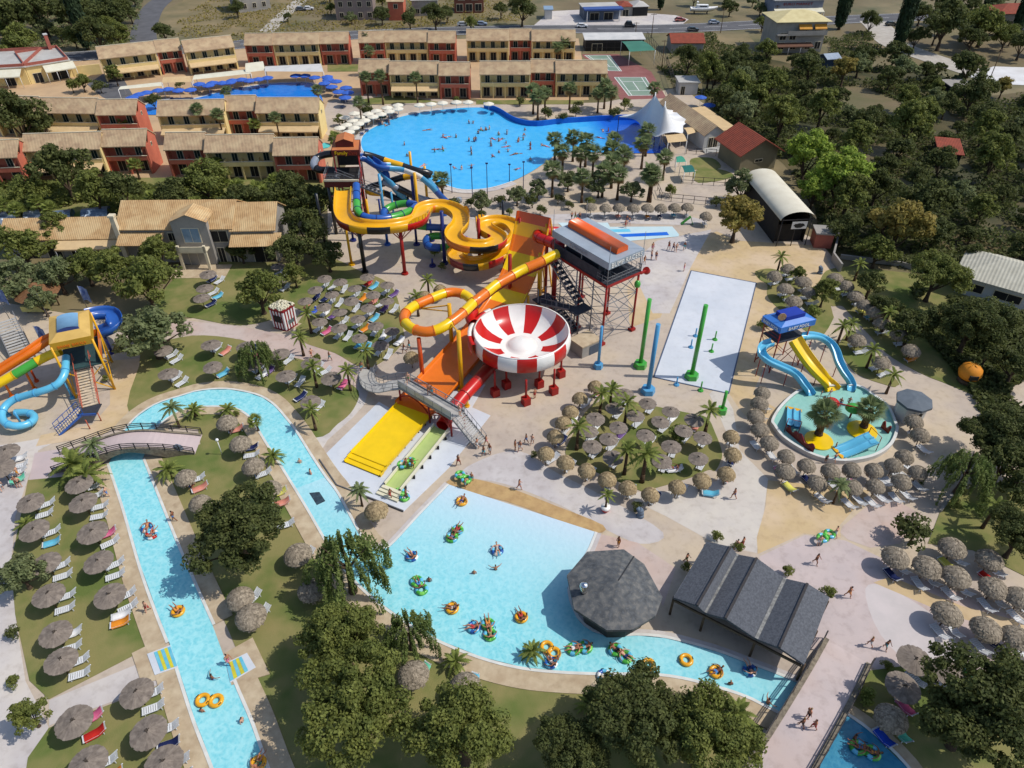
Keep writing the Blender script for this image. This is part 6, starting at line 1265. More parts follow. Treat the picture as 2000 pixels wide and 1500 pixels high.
cluster('plaza lawn edge', 'edging the plaza lawn', 'straw', ZM, 14,.98,50,1, 'straw parasols edging the plaza lawn', 'parts', seed=10, lofs=1.0)
ZC = Z((1040,720,5),[(900,245),(800,380),(1135,330),(610,475),(1010,460),(1350,420),(840,570),(1240,515),(1575,490),(545,610),(745,685),(1100,650),(1470,605),(580,755),(790,855),(1360,765),(1635,870),(1270,895),(1660,660)])
cluster('plaza lawn', 'in the middle of the plaza lawn', 'reed', ZC, 14,1.14,55,1, 'reed parasols on the plaza lawn', 'parts', seed=11, lofs=1.1)
ZN = Z((1400,720,4.545),[(415,205),(390,290),(350,405),(385,530),(475,640),(615,760),(805,850),(610,895),(1020,890),(1210,890),(1405,880),(900,1000),(1215,1045),(1420,1030),(1575,840),(1670,770),(1640,990),(1790,905),(1755,460),(1820,580)])
cluster('baby pool paving', 'on the paving by the baby pool', 'gstraw', ZN, 14,1.02,-70,(1,1,2), 'straw parasols by the baby pool', 'parts', seed=12, lofs=1.0, tow=.25)
ZO = Z((1640,940,5.556),[(620,805),(950,915),(1280,1025),(1685,1140),(1980,1260),(1245,705),(1650,830),(1180,1425)]) + Z((1640,1180,4.69),[(1365,215),(1640,300),(490,1030)])
cluster('lower right plaza', 'on the lower right plaza', 'gstraw', ZO, 24,1.28,-72,2, 'straw parasols on the lower right plaza', 'parts', seed=13, lofs=.8, tow=.15)
cluster('lower bridge garden', 'in the garden by the lower footbridge', 'reed', Z((1640,1180,4.69),[(690,500),(575,745),(980,600)]),30,1.42,-60,1, 'reed parasols by the lower footbridge', 'parts', seed=14, tow=.6, lofs=1.0)
ZP = Z((1460,460,6.25),[(330,475),(505,395),(475,640),(580,785),(760,680),(700,545),(1085,505),(1215,600),(1340,720),(1450,840),(1570,920),(1660,1060),(1870,1200),(1350,1260)]) + Z((1300,400,2.857),[(1205,875),(1375,805)])
cluster('right lawn', 'on the shaded lawn at the right', 'gstraw', ZP, 16,1.2,15,(1,2), 'straw parasols on the right lawn', 'plain', seed=15, tow=.2, lofs=.5)
ZT = Z((1040,400,6.667),[(765,15),(945,25),(1130,25),(1315,25),(1495,25),(1675,30),(1850,15)]) + [(1343,402),(1379,419)]
cluster('race pool row', 'in the row behind the race pool', 'gstraw', ZT, 30,1.15,-80,(1,1), 'straw parasols behind the race pool', 'plain', seed=16, tow=.2)
cluster('left trees', 'under the trees by the restaurant', 'reed', Z((0,390,6.25),[(540,815),(830,800),(1175,850)]),30,1.2,0,0, 'reed parasols by the restaurant', seed=17)
# extra deck chairs standing in the open
for zp, o_, ang, c, lab in (((1740,1220),(1040,720,5),-12, 'sky blue', 'lounger alone on the plaza paving'),((550,810),(0,850,2.308),22, 'white', 'upper lounger of the sunny pair left of the river'),((545,845),(0,850,2.308),22, 'orange', 'lower lounger of the sunny pair left of the river'),((1290,405),(0,850,2.308),22, None, 'empty lounger right of the round dark tree'),((1385,985),(1040,720,5),5, 'white', 'white lounger stretched out at the near edge of the plaza lawn'),((215,620),(480,640,6.667),55, 'white', 'white lounger standing in the sun above the river bend'),((715,905),(480,640,6.667),50, 'navy', 'lounger beside the upper outer bank of the river')):
 p = G(*Z(o_, [zp])[0],.3); lounger(p.x, p.y, R(ang), lab, 'loungers in the open', 'parts')
 if c: towel(p.x, p.y, R(ang), c, '%s towel on the %s' % (c, lab))
# fabric umbrellas of the two upper pools
def fabric_proto(name, m, r=1.25, h=2.3):
 t = thing(name, 'p', 'umbrella', (0,0,-500)); mb = MB().use(M_white); mb.cyl((0,0,0),(0,0, h + .45),.04, n=6); mb.build('pole', t); mb = MB().use(m); n = 8
 for k in range(n):
  a, b = 2 * math.pi * k / n, 2 * math.pi * (k + 1) / n; p, q = (r * math.cos(a), r * math.sin(a), h),(r * math.cos(b), r * math.sin(b), h); mb.poly([p, q, (0,0, h + .5)]); mb.poly([q, p, (0,0, h + .42)]); mb.poly([(p[0], p[1], h - .16),(q[0], q[1], h - .16), q, p])
 mb.build('canopy', t); return t
def fcluster(name, m, pix, gap, lab, group, r=1.25, seed=1):
 t = fabric_proto(name, m, r); rr = random.Random(seed)
 for k, ((px, py),(a, b)) in enumerate(zip(pix, rows(pix, gap))):
  p = G(px, py, 2.45); L_ = '%s, %s from left in %s row' % (lab, ORD[b], ORD[a]);
  if k == 0: t.location = (p.x, p.y, 0); t['label'] = L_; t['group'] = group; o = t
  else: dup(t, (p.x, p.y, 0), rr.uniform(0,1), None, L_, group)
  ll = rr.random()
  if ll < .75:
   s = rr.uniform(-1,1); lounger(p.x + .9 * s, p.y - .9, R(-80 + rr.uniform(-20,20)), 'blue lounger by the umbrella %s from left, %s row, %s' % (ORD[b], ORD[a], lab.split()[-1] + ' pool' if 0 else group.split(' by ')[-1]), 'loungers ' + group, 'blue', .02)
fcluster('pool_umbrella', mat('cream_fabric', S(238,232,214,.8), S(226,220,202,.8), scale=1), Z((620,130,5),[(360,450),(495,455),(265,490),(340,520),(410,490),(460,518),(540,483),(285,562),(400,550),(215,592),(355,590),(305,630),(620,457),(575,427),(680,395),(785,370),(785,405),(700,430),(995,368),(1110,358),(1222,348),(1357,340),(1470,340),(1672,357),(285,662)]),7, 'cream umbrella by the wave pool', 'umbrellas by the wave pool', 1.35,3)
fcluster('pool_umbrella', mat('blue_fabric', S(64,110,206,.8), S(56,98,190,.8), scale=1), Z((0,0,2.857),[(735,540),(775,522),(815,512),(880,500),(935,493),(995,500),(1060,497),(1110,465),(1160,472),(1185,458),(1240,458),(1280,455),(1295,445),(1345,440),(1390,445),(1440,438),(1490,430),(1650,418),(1700,418),(1755,428),(1825,425),(1830,440),(1875,450),(1810,460),(1850,480),(1930,485),(1890,508),(1940,512),(1925,540)]),6, 'blue umbrella by the hotel pool', 'umbrellas by the hotel pool', 1.6,4)
p = G(631,283,2.4); t = fabric_proto('pool_umbrella', mat('turquoise_fabric', S(96,200,194,.8), S(86,186,180,.8), scale=1),1.6); t.location = (p.x, p.y, 0); t['label'] = 'single turquoise umbrella between the terrace and the orange tower'
for px, py, lab in ((1369,158 + 31, 'blue umbrella beside the whitewashed hut, farther one'),(1386,204, 'blue umbrella beside the whitewashed hut, nearer one')):
 p = G(px, py, 2.4); t = fabric_proto('pool_umbrella', MATS['blue_fabric'],1.5); t.location = (p.x, p.y, 0); t['label'] = lab
# popcorn striped kiosk
oq = (520,570,16.667); zt_ = 3.3; bA, bB, bC = G(*Z(oq, [(265,1185)])[0]), G(*Z(oq, [(672,1300)])[0]), G(*Z(oq, [(1025,1065)])[0]); bD = bA + (bC - bB)
t = wthing('snack_kiosk', 'red and white striped snack kiosk with a heaped popcorn roof on the lawn path', 'kiosk', (bA + bC) / 2); cc = (bA + bC) / 2; hk = 3.6
M_kr = mat('kiosk_red', S(150,34,40,.8), S(138,32,38,.8), scale=2); M_kw = mat('kiosk_white', (.74,.73,.71),(.68,.67,.65), scale=2)
fl = lambda p: cc + (p - cc) * 1.0 + Vector((0,0,0)); tp = lambda p: cc + (p - cc) * 1.06 + Vector((0,0, hk))
for a, b in ((bA, bB),(bB, bC),(bC, bD),(bD, bA)):
 mb = MB(); n = 9
 for k in range(n):
  u0, u1 = k / n, (k + 1) / n; mb.use(M_kw if k % 2 == 0 else M_kr); A, B, C, D = a + (b - a) * u0, a + (b - a) * u1, tp(a) + (tp(b) - tp(a)) * u1, tp(a) + (tp(b) - tp(a)) * u0; mb.poly([A, B, C, D])
 w_ = mb.build('wall', t); e = (b - a).normalized(); o_ = Vector((e.y, -e.x, 0)) * .04; mb = MB().use(M_kr); mb.bar(tp(a) - Vector((0,0,.15)) + o_, tp(b) - Vector((0,0,.15)) + o_, .1,.35); mb.bar(a + Vector((0,0,.1)) + o_, b + Vector((0,0,.1)) + o_, .08,.25); mb.build('trim', w_)
for (a, b, m, u0, u1, z0, z1, nm) in ((bB, bC, mat('kiosk_board', S(110,124,124,.75), S(96,110,112,.75), scale=4),.3,.78,.95,1.6, 'menu_board'),(bA, bB, M_dark, .22,.78,1.35,2.5, 'hatch')):
 f = lambda u, z: a + (b - a) * u + (tp(a) + (tp(b) - tp(a)) * u - a - (b - a) * u) * (z / hk) + Vector(((b - a).y, -(b - a).x, 0)).normalized() * .05
 mb = MB().use(m); mb.poly([f(u0, z0), f(u1, z0), f(u1, z1), f(u0, z1)]); mb.build(nm, t)
mb = MB().use(mat('popcorn_white', S(226,220,196,.8), S(206,198,168,.8), scale=6, island=.15), True); rr = random.Random(5)
for k in range(240):
 u, v = rr.random(), rr.random(); p = (tp(bA) * (1 - u) + tp(bB) * u) * (1 - v) + (tp(bD) * (1 - u) + tp(bC) * u) * v; d_ = max(0,1 - 2 * max(abs(u - .5), abs(v - .5))) ** .6; r_ = rr.uniform(.11,.22); mb.lathe([(.02,-r_),(r_ * .8,-r_ * .5),(r_, 0),(r_ * .7, r_ * .6),(.02, r_ * .8)],6,(p.x, p.y, hk + d_ * rr.uniform(.3,.7)))
mb.build('popcorn_roof', t)
mb = MB().use(M_cope); mb.prism([(p.x, p.y) for p in (cc + (bA - cc) * 1.35, cc + (bB - cc) * 1.35, cc + (bC - cc) * 1.35, cc + (bD - cc) * 1.35)],.01,.07); mb.build('plinth', t)
# ---------------------------------------------------------------- trees and plants
def leaf_mat(name, c, c2, isl=.35):
 c, c2 = tuple(v * 2.3 for v in c), tuple(v * 2.1 for v in c2)
 m = mat(name, c, c2, scale=.45, detail=3, island=isl, rough=.7, spec=.25, mix=(.3,.7)); n = m.node_tree.nodes; L = m.node_tree.links; b = n['Principled BSDF']
 tr = n.new('ShaderNodeBsdfTranslucent'); mx = n.new('ShaderNodeMixShader'); mx.inputs[0].default_value = .45; L.new(b.inputs['Base Color'].links[0].from_socket, tr.inputs[0]); L.new(b.outputs[0], mx.inputs[1]); L.new(tr.outputs[0], mx.inputs[2]); L.new(mx.outputs[0], n['Material Output'].inputs[0]); return m
L_dark = leaf_mat('leaves_dark', S(88,92,50,.62), S(64,74,40,.6)); L_mid = leaf_mat('leaves_mid', S(112,116,58,.62), S(84,94,46,.6)); L_olive = leaf_mat('leaves_olive', S(116,122,84,.62), S(92,102,66,.6))
L_light = leaf_mat('leaves_light', S(136,150,62,.66), S(104,126,50,.62)); L_brown = leaf_mat('leaves_brown', S(134,118,62,.64), S(106,104,52,.6)); L_willow = leaf_mat('leaves_willow', S(108,118,66,.62), S(84,100,52,.6))
L_palm = leaf_mat('palm_leaves', S(116,126,86,.64), S(88,102,64,.6),.3); L_palmd = leaf_mat('dead_palm_leaves', S(146,124,84,.62), S(120,100,68,.6),.3); L_date = leaf_mat('date_palm_leaves', S(122,130,66,.62), S(94,106,50,.58),.3); L_cyp = leaf_mat('cypress_leaves', S(54,70,44,.6), S(40,54,34,.58))
M_bark = mat('bark', S(104,86,68,.62), S(78,64,52,.6), scale=3, bump=.4, bscale=8, rough=.95); M_palmbark = mat('palm_bark', S(116,92,68,.64), S(84,66,50,.6), scale=5, bump=.5, bscale=12, rough=.95)
def quads(name, C, N, sz, asp, m, rng, T=None, taper=.45):
 """many leaf cards in one mesh: centres C, normals N, half length sz"""
 n = len(C); N = N / np.linalg.norm(N, axis=1)[:, None]; t = rng.normal(size=(n, 3)) if T is None else T
 t = t - N * np.sum(t * N, 1)[:, None]; t /= np.linalg.norm(t, axis=1)[:, None] + 1e-9; b = np.cross(N, t); s = np.asarray(sz).reshape(-1,1) * np.ones((n, 1))
 V = np.empty((n, 4,3)); V[:, 0] = C - t * s; V[:, 1] = C + b * s * asp; V[:, 2] = C + t * s; V[:, 3] = C - b * s * asp
 me = bpy.data.meshes.new(name); me.vertices.add(4 * n); me.vertices.foreach_set('co', V.astype(np.float32).ravel()); me.loops.add(4 * n); me.loops.foreach_set('vertex_index', np.arange(4 * n, dtype=np.int32))
 me.polygons.add(n); me.polygons.foreach_set('loop_start', np.arange(0,4 * n, 4, dtype=np.int32)); me.polygons.foreach_set('loop_total', np.full(n, 4, dtype=np.int32)); me.materials.append(m); me.update(calc_edges=True); me.validate(); return me
def crown_pts(rng, R_, H, nc, per, spread=.3, low=.0, flat=1.0):
 """leaf positions on lumpy clumps filling an ellipsoid of radius R_ and height H (unit base at z = 0)"""
 nl = 7 if nc > 30 else 3; la = rng.uniform(0,6.283) + np.arange(nl) * 6.283 * .618 * 2; lq = rng.uniform(.3,.58, nl) * R_; lq[0] = 0; lz = rng.uniform(.32,.62, nl) * H; lz[0] = .68 * H; lr = rng.uniform(.34,.52, nl) * R_
 lc = np.stack([lq * np.cos(la), lq * np.sin(la), lz],1); k = rng.integers(0, nl, nc); d = rng.normal(size=(nc, 3)); d /= np.linalg.norm(d, axis=1)[:, None]; d[:, 2] = np.where(d[:, 2] < -.5,-d[:, 2], d[:, 2])
 c = lc[k] + d * (lr[k] * rng.uniform(.7,1.12, nc))[:, None] * np.array([1,1,.85 * H / (2 * R_) + .15]); rr = rng.uniform(.55,1.3, nc) * spread * R_
 u = rng.normal(size=(nc, per, 3)); u /= np.linalg.norm(u, axis=2)[..., None]; rad = rng.uniform(.35,1.08,(nc, per, 1)) ** .6; P_ = c[:, None] + u * rad * rr[:, None, None] * np.array([1,1,.78 * flat])
 N = u + rng.normal(size=u.shape) * .55 + np.array([0,0,.35]); return P_.reshape(-1,3), N.reshape(-1,3), c, rr
def link(name, me, par): o = bpy.data.objects.new(name, me); COL.objects.link(o); o.parent = par; add_kid(par, o); return o
def trunk(par, h, r, tips, bark=M_bark, lean=0):
 mb = MB().use(bark, True); p = [Vector((lean * u, 0, h * u)) for u in (0,.35,.7,1)]; rs = [r * 1.5, r, r * .85, r * .6]
 for k in range(3): mb.cyl(p[k], p[k + 1], rs[k], rs[k + 1],8, caps=False)
 for q in tips: q = Vector(q); m_ = p[3] * .5 + q * .5 + Vector((0,0,-.05 * q.length)); s_ = p[2] * .6 + p[3] * .4; mb.cyl(s_, m_, r * .5, r * .32,6, caps=False); mb.cyl(m_, q, r * .32, r * .1,5, caps=False)
 return mb.build('trunk', par)
TREEP = {}
def tree_proto(key, name, m, R_, H, h, nc, per, leaf, seed, asp=.62, spread=.3, shape=None):
 t = thing(name, 'p', 'tree', (0,0,-500)); rng = np.random.default_rng(seed); C, N, c, rr = crown_pts(rng, R_, H, nc, per, spread)
 C[:, 2] += h * .72; c[:, 2] += h * .72
 if shape: C = shape(C, rng)
 link('crown', quads('crown', C, N, rng.uniform(.6,1.3, len(C)) * leaf, asp, m, rng), t); trunk(t, h, .055 * R_ + .06, c[np.argsort(-rr)[:7]]); TREEP[key] = [t, False, R_]; return t
BIG = [('bigA', L_mid, 41),('bigB', L_mid, 42),('bigC', L_dark, 43)]
for k, m, s in BIG: tree_proto(k, 'plane_tree', m, 5.0,7.6,2.4,150,190,.155, s, spread=.17)
for k, m, s in (('darkA', L_dark, 51),('darkB', L_dark, 52),('midA', L_mid, 53),('midB', L_mid, 54),('oliveA', L_olive, 55),('oliveB', L_olive, 56),('lightA', L_light, 57),('brownA', L_brown, 58)):
 tree_proto(k, {'o': 'olive_tree'}.get(k[0], 'broadleaf_tree'), m, 3.2,[5.6,4.6,5.2,6.2,4.4,5.0,6.4,5.4][s - 51],1.5,64,75,.2, s, spread=[.24,.2,.22,.2,.21,.19,.21,.21][s - 51])
def shrub_proto(key, m, seed):
 t = thing('shrub', 'p', 'shrub', (0,0,-500)); rng = np.random.default_rng(seed); C, N, c, rr = crown_pts(rng, 1.0,1.6,14,60,.4); link('crown', quads('crown', C, N, rng.uniform(.6,1.3, len(C)) * .12,.6, m, rng), t); trunk(t, .5,.06, c[:4]); TREEP[key] = [t, False, 1.0]
shrub_proto('bushD', L_dark, 61); shrub_proto('bushM', L_mid, 62); shrub_proto('bushY', L_date, 63)
# willow: hanging strands
def willow_proto(key, seed, R_=4.0, H=7.0):
 t = thing('willow_tree', 'p', 'tree', (0,0,-500)); rng = np.random.default_rng(seed); P_, T_ = [],[]
 for k in range(520):
  a = rng.uniform(0,6.283); a = round(a * 2.2) / 2.2 * .6 + a * .4; q = R_ * rng.uniform(.1,1) ** .6 * (.78 + .25 * math.sin(a * 5 + 1)); z0 = H * (1 - .45 * (q / R_) ** 2) + rng.uniform(-1.4,.2); L_ = rng.uniform(1.5,4.2) * (.5 + .6 * q / R_); dx, dy = math.cos(a), math.sin(a)
  for j in range(int(L_ / .16)): s = j * .16; P_.append((q * dx + .25 * dx * min(s, 1) + rng.normal() * .05, q * dy + .25 * dy * min(s, 1) + rng.normal() * .05, max(.4, z0 - s))); T_.append((dx * .25 + rng.normal() * .25, dy * .25 + rng.normal() * .25,-1))
 C = np.array(P_); link('crown', quads('crown', C, rng.normal(size=C.shape) + np.array([0,0,.3]), rng.uniform(.15,.26, len(C)),.36, L_willow, rng, np.array(T_)), t); trunk(t, H * .6,.3,[(R_ * .5 * math.cos(a), R_ * .5 * math.sin(a), H * .9) for a in np.linspace(0,5.5,6)]); TREEP[key] = [t, False, R_]
willow_proto('willow', 71)
# fan palms, date palms
def palm_proto(key, name, m, h, nf, fl, fan, seed, tr=.22, skirt=True, droop=.9):
 t = thing(name, 'p', 'palm', (0,0,-500)); rng = np.random.default_rng(seed); mb = MB().use(M_palmbark, True); mb.cyl((0,0,0),(0,0, h * .3), tr * 1.45, tr * 1.05,8); mb.cyl((0,0, h * .3),(0,0, h), tr * 1.05, tr * .85,8); mb.build('trunk', t)
 def fronds(mm, n, el0, el1, L_, nm):
  f = MB().use(mm); top = Vector((0,0, h))
  for k in range(n):
   a = 6.283 * (k * .618 % 1) + rng.uniform(-.15,.15); el = el0 + (el1 - el0) * (k + .5) / n + rng.uniform(-.12,.12); d = Vector((math.cos(a) * math.cos(el), math.sin(a) * math.cos(el), math.sin(el))); s = Vector((-math.sin(a), math.cos(a),0)); u = s.cross(d) * -1; Lk = L_ * rng.uniform(.85,1.15)
   if fan:
    c = top + d * Lk * .42; f.bar(top, c, .035)
    for j in range(15):
     b = (j - 7) / 7 * 1.5; e = d * math.cos(b) + s * math.sin(b); w_ = (d * -math.sin(b) + s * math.cos(b)) * .034 * Lk; q = Lk * (.6 - .1 * abs(b)); md = c + e * q * .6; tip = c + e * q + Vector((0,0,-.16 * q - .05 * q * abs(b))); f.poly([c, md - w_ + u * .03, tip, md + w_ - u * .03])
   else:
    prev = top; nsg = 9
    for j in range(1, nsg + 1):
     q = j / nsg; p = top + d * Lk * q + Vector((0,0,-droop * Lk * .5 * q * q)); t_ = (p - prev).normalized()
     for sg in (-1,1):
      w_ = .34 * Lk * .55 * math.sin(math.pi * (.12 + .82 * q)); e = (s * sg * .85 + t_ * .55).normalized(); o_ = p + e * w_ + Vector((0,0,-.25 * w_)); f.poly([prev, o_, p + t_ * .1 * Lk, p])
     prev = p
  f.build(nm, t)
 fronds(m, nf, -.35,1.25, fl, 'crown')
 if skirt: fronds(L_palmd, nf // 2,-1.35,-.55, fl * .8, 'dead_leaves')
 TREEP[key] = [t, False, fl]
palm_proto('fan1', 'fan_palm', L_palm, 5.2,30,2.2, True, 81); palm_proto('fan2', 'fan_palm', L_palm, 6.8,28,2.0, True, 82,.2); palm_proto('fanS', 'fan_palm', L_date, 2.4,26,1.5, True, 83,.16, False)
palm_proto('date', 'date_palm', L_date, 3.6,16,1.6, False, 84,.17, False); palm_proto('dateS', 'date_palm', L_date, 1.0,22,1.35, False, 85,.14, False); palm_proto('dateT', 'feather_palm', L_palm, 5.0,20,2.3, False, 86,.18, False, 1.1)
palm_proto('stout', 'fan_palm', L_palm, 3.4,28,2.2, True, 87,.42, True)
# cypress
def cyp(key, seed):
 t = thing('cypress_tree', 'p', 'tree', (0,0,-500)); rng = np.random.default_rng(seed); n = 3600; z = rng.uniform(0,1, n); a = rng.uniform(0,6.283, n); r_ = 1.0 * np.sin(np.pi * np.clip(.12 + .88 * z, 0,1)) ** .6 * rng.uniform(.6,1.05, n); C = np.stack([r_ * np.cos(a), r_ * np.sin(a),.5 + z * 9.5],1); N = np.stack([np.cos(a), np.sin(a),.3 + 0 * a],1) + rng.normal(size=(n, 3)) * .4
 link('crown', quads('crown', C, N, rng.uniform(.2,.34, n),.45, L_cyp, rng, np.tile([0,0,1.0],(n, 1)) + rng.normal(size=(n, 3)) * .2), t); trunk(t, 2,.16,[(0,0,8)]); TREEP[key] = [t, False, 1.0]
cyp('cyp', 91)
TR = random.Random(17)
def plant(key, x, y, s, label, group=None, zs=None, z=0.03):
 P_ = TREEP[key]; o = P_[0]; sc = (s, s, (zs or s) * TR.uniform(.92,1.08)); rz = TR.uniform(0,6.28)
 if not P_[1]: P_[1] = True; o.location = (x, y, z); o.rotation_euler = (0,0, rz); o.scale = sc; o['label'] = label; (group and o.__setitem__('group', group)); return o
 return dup(o, (x, y, z), rz, sc, label, group)
def tree_px(key, px, py, rpx, label, group=None, zc=None, zs=None):
 """crown centre at px,py with crown radius rpx (photograph pixels)"""
 R_ = TREEP[key][2]; zc = zc if zc is not None else 3.0
 for _ in range(3):
  p = G(px, py, zc); dep = p.y * _ct - (zc - CAM_H) * _st; s = rpx * dep / FPX / R_
  zc = s * (R_ * 1.0 if R_ > 1.5 else .8)
 return plant(key, p.x, p.y, s, label, group, zs)
for k, px, py, r, lab in (('bigC', 462,1035,100, 'large round dark tree between the two arms of the river'),('bigA', 672,1255,92, 'leafy tree below the willows, upper of the bottom centre trees'),('bigB', 705,1375,118, 'large leafy tree at the bottom edge left of centre'),('bigA', 905,1440,112, 'broad leafy tree at the bottom edge below the pair of straw parasols'),('bigC', 1255,1395,112, 'tall dark tree leaning over the lagoon outflow, bottom centre right'),('bigB', 1375,1455,100, 'leafy tree at the bottom edge left of the lower footbridge'),('bigC', 1125,1470,80, 'leafy tree at the bottom edge between two broader trees'),('bigC', 1905,1400,128, 'huge dark tree filling the lower right corner'),('bigB', 1985,1345,75, 'leafy tree behind the huge lower right corner tree'),('bigC', 1948,850,74, 'dark bushy tree at the right beyond the ticket kiosk'),('bigC', 2010,900,60, 'dark tree at the right edge behind the ticket kiosk paving'),('bigC', 1900,632,74, 'dark dense tree shading the right lawn'),('bigC', 1990,1050,62, 'dark tree at the right edge above the straw parasols'),('bigB', 1828,540,58, 'round tree in front of the ribbed roof building')): tree_px(k, px, py, r, lab)
for px, py, r, lab in ((678,1105,88, 'large willow hanging over the river mouth'),(800,1235,60, 'smaller willow drooping at the lagoon edge'),(1888,925,62, 'willow at the right between paving and lawn'),(500,695,44, 'pale willow beside the striped kiosk path')): tree_px('willow', px, py, r, lab)
MIDT = [('midA', 285,560,64, 'leafy tree behind the mustard tower, upper left of the path'),('oliveA', 290,640,74, 'large thin crowned olive tree over the path right of the mustard tower'),('midB', 225,535,50, 'tree under the restaurant wing, left of the leafy pair'),('midA', 505,570,52, 'tree on the lawn left of the striped kiosk'),('darkA', 598,455,46, 'tall dark tree between restaurant and slide tower, rear'),('darkB', 610,400,44, 'dark tree at the foot of the slide tower'),('darkA', 570,500,40, 'dark tree at the right end of the restaurant'),('darkB', 640,500,36, 'dark tree beside the yellow slide column'),('midB', 575,540,26, 'small tree standing in the kiosk path'),('midA', 40,480,52, 'tree left of the low restaurant wing'),('midB', 110,455,36, 'tree in front of the low restaurant wing roof'),('oliveB', 30,545,50, 'olive tree at the left edge behind the flags'),('oliveA', 110,535,46, 'olive tree behind the yellow flag'),('midA', 165,520,44, 'tree right of the yellow flag under the restaurant'),('oliveB', 80,590,34, 'olive tree over the thatched stand at the left'),('midB', 310,500,40, 'tree beside the restaurant terrace'),('darkA', 372,480,22, 'thin tree before the grey restaurant facade'),('darkB', 470,490,28, 'tree before the right half of the grey facade'),
 ('oliveA', 38,1120,50, 'feathery grey green tree at the left path'),('midB', 60,1400,40, 'small broad leaved tree by the left path at the bottom'),('darkA', 125,345,52, 'dark bushy tree before the left front terrace'),('midA', 60,375,40, 'bushy tree at the left end of the garden strip'),('midB', 185,380,44, 'bushy tree in the garden strip, below the yellow terrace'),('darkB', 240,370,44, 'dark bushy tree below the right red house of the front left terrace'),('midA', 400,355,48, 'bushy tree before the middle front terrace'),('darkA', 345,385,40, 'dark tree in the garden strip left of the palms'),('darkB', 470,390,42, 'dark tree in the garden strip right of the palms'),('darkA', 560,385,40, 'dark tree in the garden strip near the slide tower'),('darkA', 35,240,52, 'big dark tree at the left edge before the yellow terrace'),('darkB', 75,250,34, 'dark tree joining the big one at the left edge'),('midB', 225,150,18, 'small tree by the hotel driveway'),('midA', 160,162,18, 'small leafy tree at the reception'),('darkA', 300,200,14, 'little tree between two terraces by the hotel pool'),
 ('brownA', 1440,425,54, 'yellow brown tree at the vaulted hall'),('oliveB', 1450,365,36, 'olive green tree behind the yellow brown one'),('lightA', 1575,315,50, 'bright yellow green tree in the wood, left of two'),('lightA', 1640,355,60, 'bright yellow green tree in the wood, right of two'),('lightA', 1590,380,36, 'yellow green tree right above the vaulted hall'),('midB', 1610,575,30, 'small tree on the right lawn behind the baby pool tower'),('midA', 1715,490,38, 'round green tree at the top of the right lawn'),('darkA', 1700,560,30, 'dark tree in the middle of the right lawn'),('midB', 1557,540,18, 'small leafy tree on the left part of the right lawn'),('darkB', 1780,640,46, 'dark tree on the right lawn, middle of the shaded group'),('darkA', 1930,690,40, 'dark tree at the lower end of the shaded lawn'),('darkB', 1985,715,46, 'dark tree at the right edge above the paving'),('darkA', 1960,910,50, 'dark tree above the lower right lawn'),('darkB', 1735,600,34, 'dark thin tree between parasols of the right lawn'),('darkA', 1985,965,40, 'dark tree at the right edge by the lower right lawn'),
 ('oliveA', 1010,380,24, 'sparse olive shrub tree behind the raft slide, right of centre'),('oliveB', 940,395,22, 'sparse yellowish tree behind the raft slide'),('oliveA', 1110,350,26, 'olive tree among the palms by the wave pool'),('oliveB', 1170,360,28, 'olive tree in front of the palm group'),('oliveA', 1235,370,26, 'olive tree at the right of the palm group'),('oliveB', 1050,370,22, 'olive tree at the left of the palm group'),
 ('darkA', 1845,55,42, 'tall green tree at the upper right, left of two'),('midA', 1925,50,40, 'tall leafy tree at the upper right, right of two'),('darkB', 1895,130,38, 'dark conifer like tree by the gravel yard'),('darkA', 1790,75,22, 'dark tree beside the gravel road'),('midB', 1385,145,32, 'bright reed like thicket above the whitewashed hut'),('darkA', 1345,118,26, 'dark hedge tree behind the tennis net'),('darkB', 1430,120,28, 'dark tree below the villa'),('darkA', 1700,45,20, 'dark tree right of the market'),('midA', 1490,45,16, 'small leafy tree left of the market'),
 ('darkB', 25,35,44, 'dark tree at the top left corner'),('darkA', 80,30,40, 'dark tree at the top edge, second from the left corner'),('darkB', 150,25,42, 'dark tree at the top edge above the reception'),('darkA', 215,30,40, 'dark tree at the top edge left of the side road'),('midA', 40,85,36, 'leafy tree behind the reception at the left edge'),('darkA', 190,75,34, 'dark tree behind the leftmost terrace'),('midB', 235,78,26, 'leafy tree by the bend of the side road'),('darkB', 320,60,24, 'dark tree right of the side road'),('darkA', 462,18,16, 'tree beside the lone grey house'),('darkB', 745,28,20, 'dark tree between the houses across the main road'),('darkA', 850,35,24, 'dark tree right of the low pale house'),('darkB', 800,40,18, 'dark shrub tree before the low pale house'),('darkA', 1020,22,28, 'dark tree left of the filling station'),('midB', 920,48,14, 'small tree on the verge of the main road')]
for a in MIDT: tree_px(*a)
for k in range(9): tree_px('cyp', *[(1755,85,15),(1641,45,14),(168,85,14),(1290,12,8),(1420,8,9),(1560,20,9),(1930,10,12),(240,25,10),(1985,60,12)][k],['tall leaning cypress in the scrub beside the gravel road', 'cypress right of the market', 'dark cypress behind the terrace wall at the left', 'small cypress on the slope behind the cafe', 'small cypress above the parked boat', 'small cypress behind the market', 'cypress at the top right corner', 'cypress on the hill left of the side road', 'cypress beside the upper right red roofed house'][k], 'cypresses', zc=3)
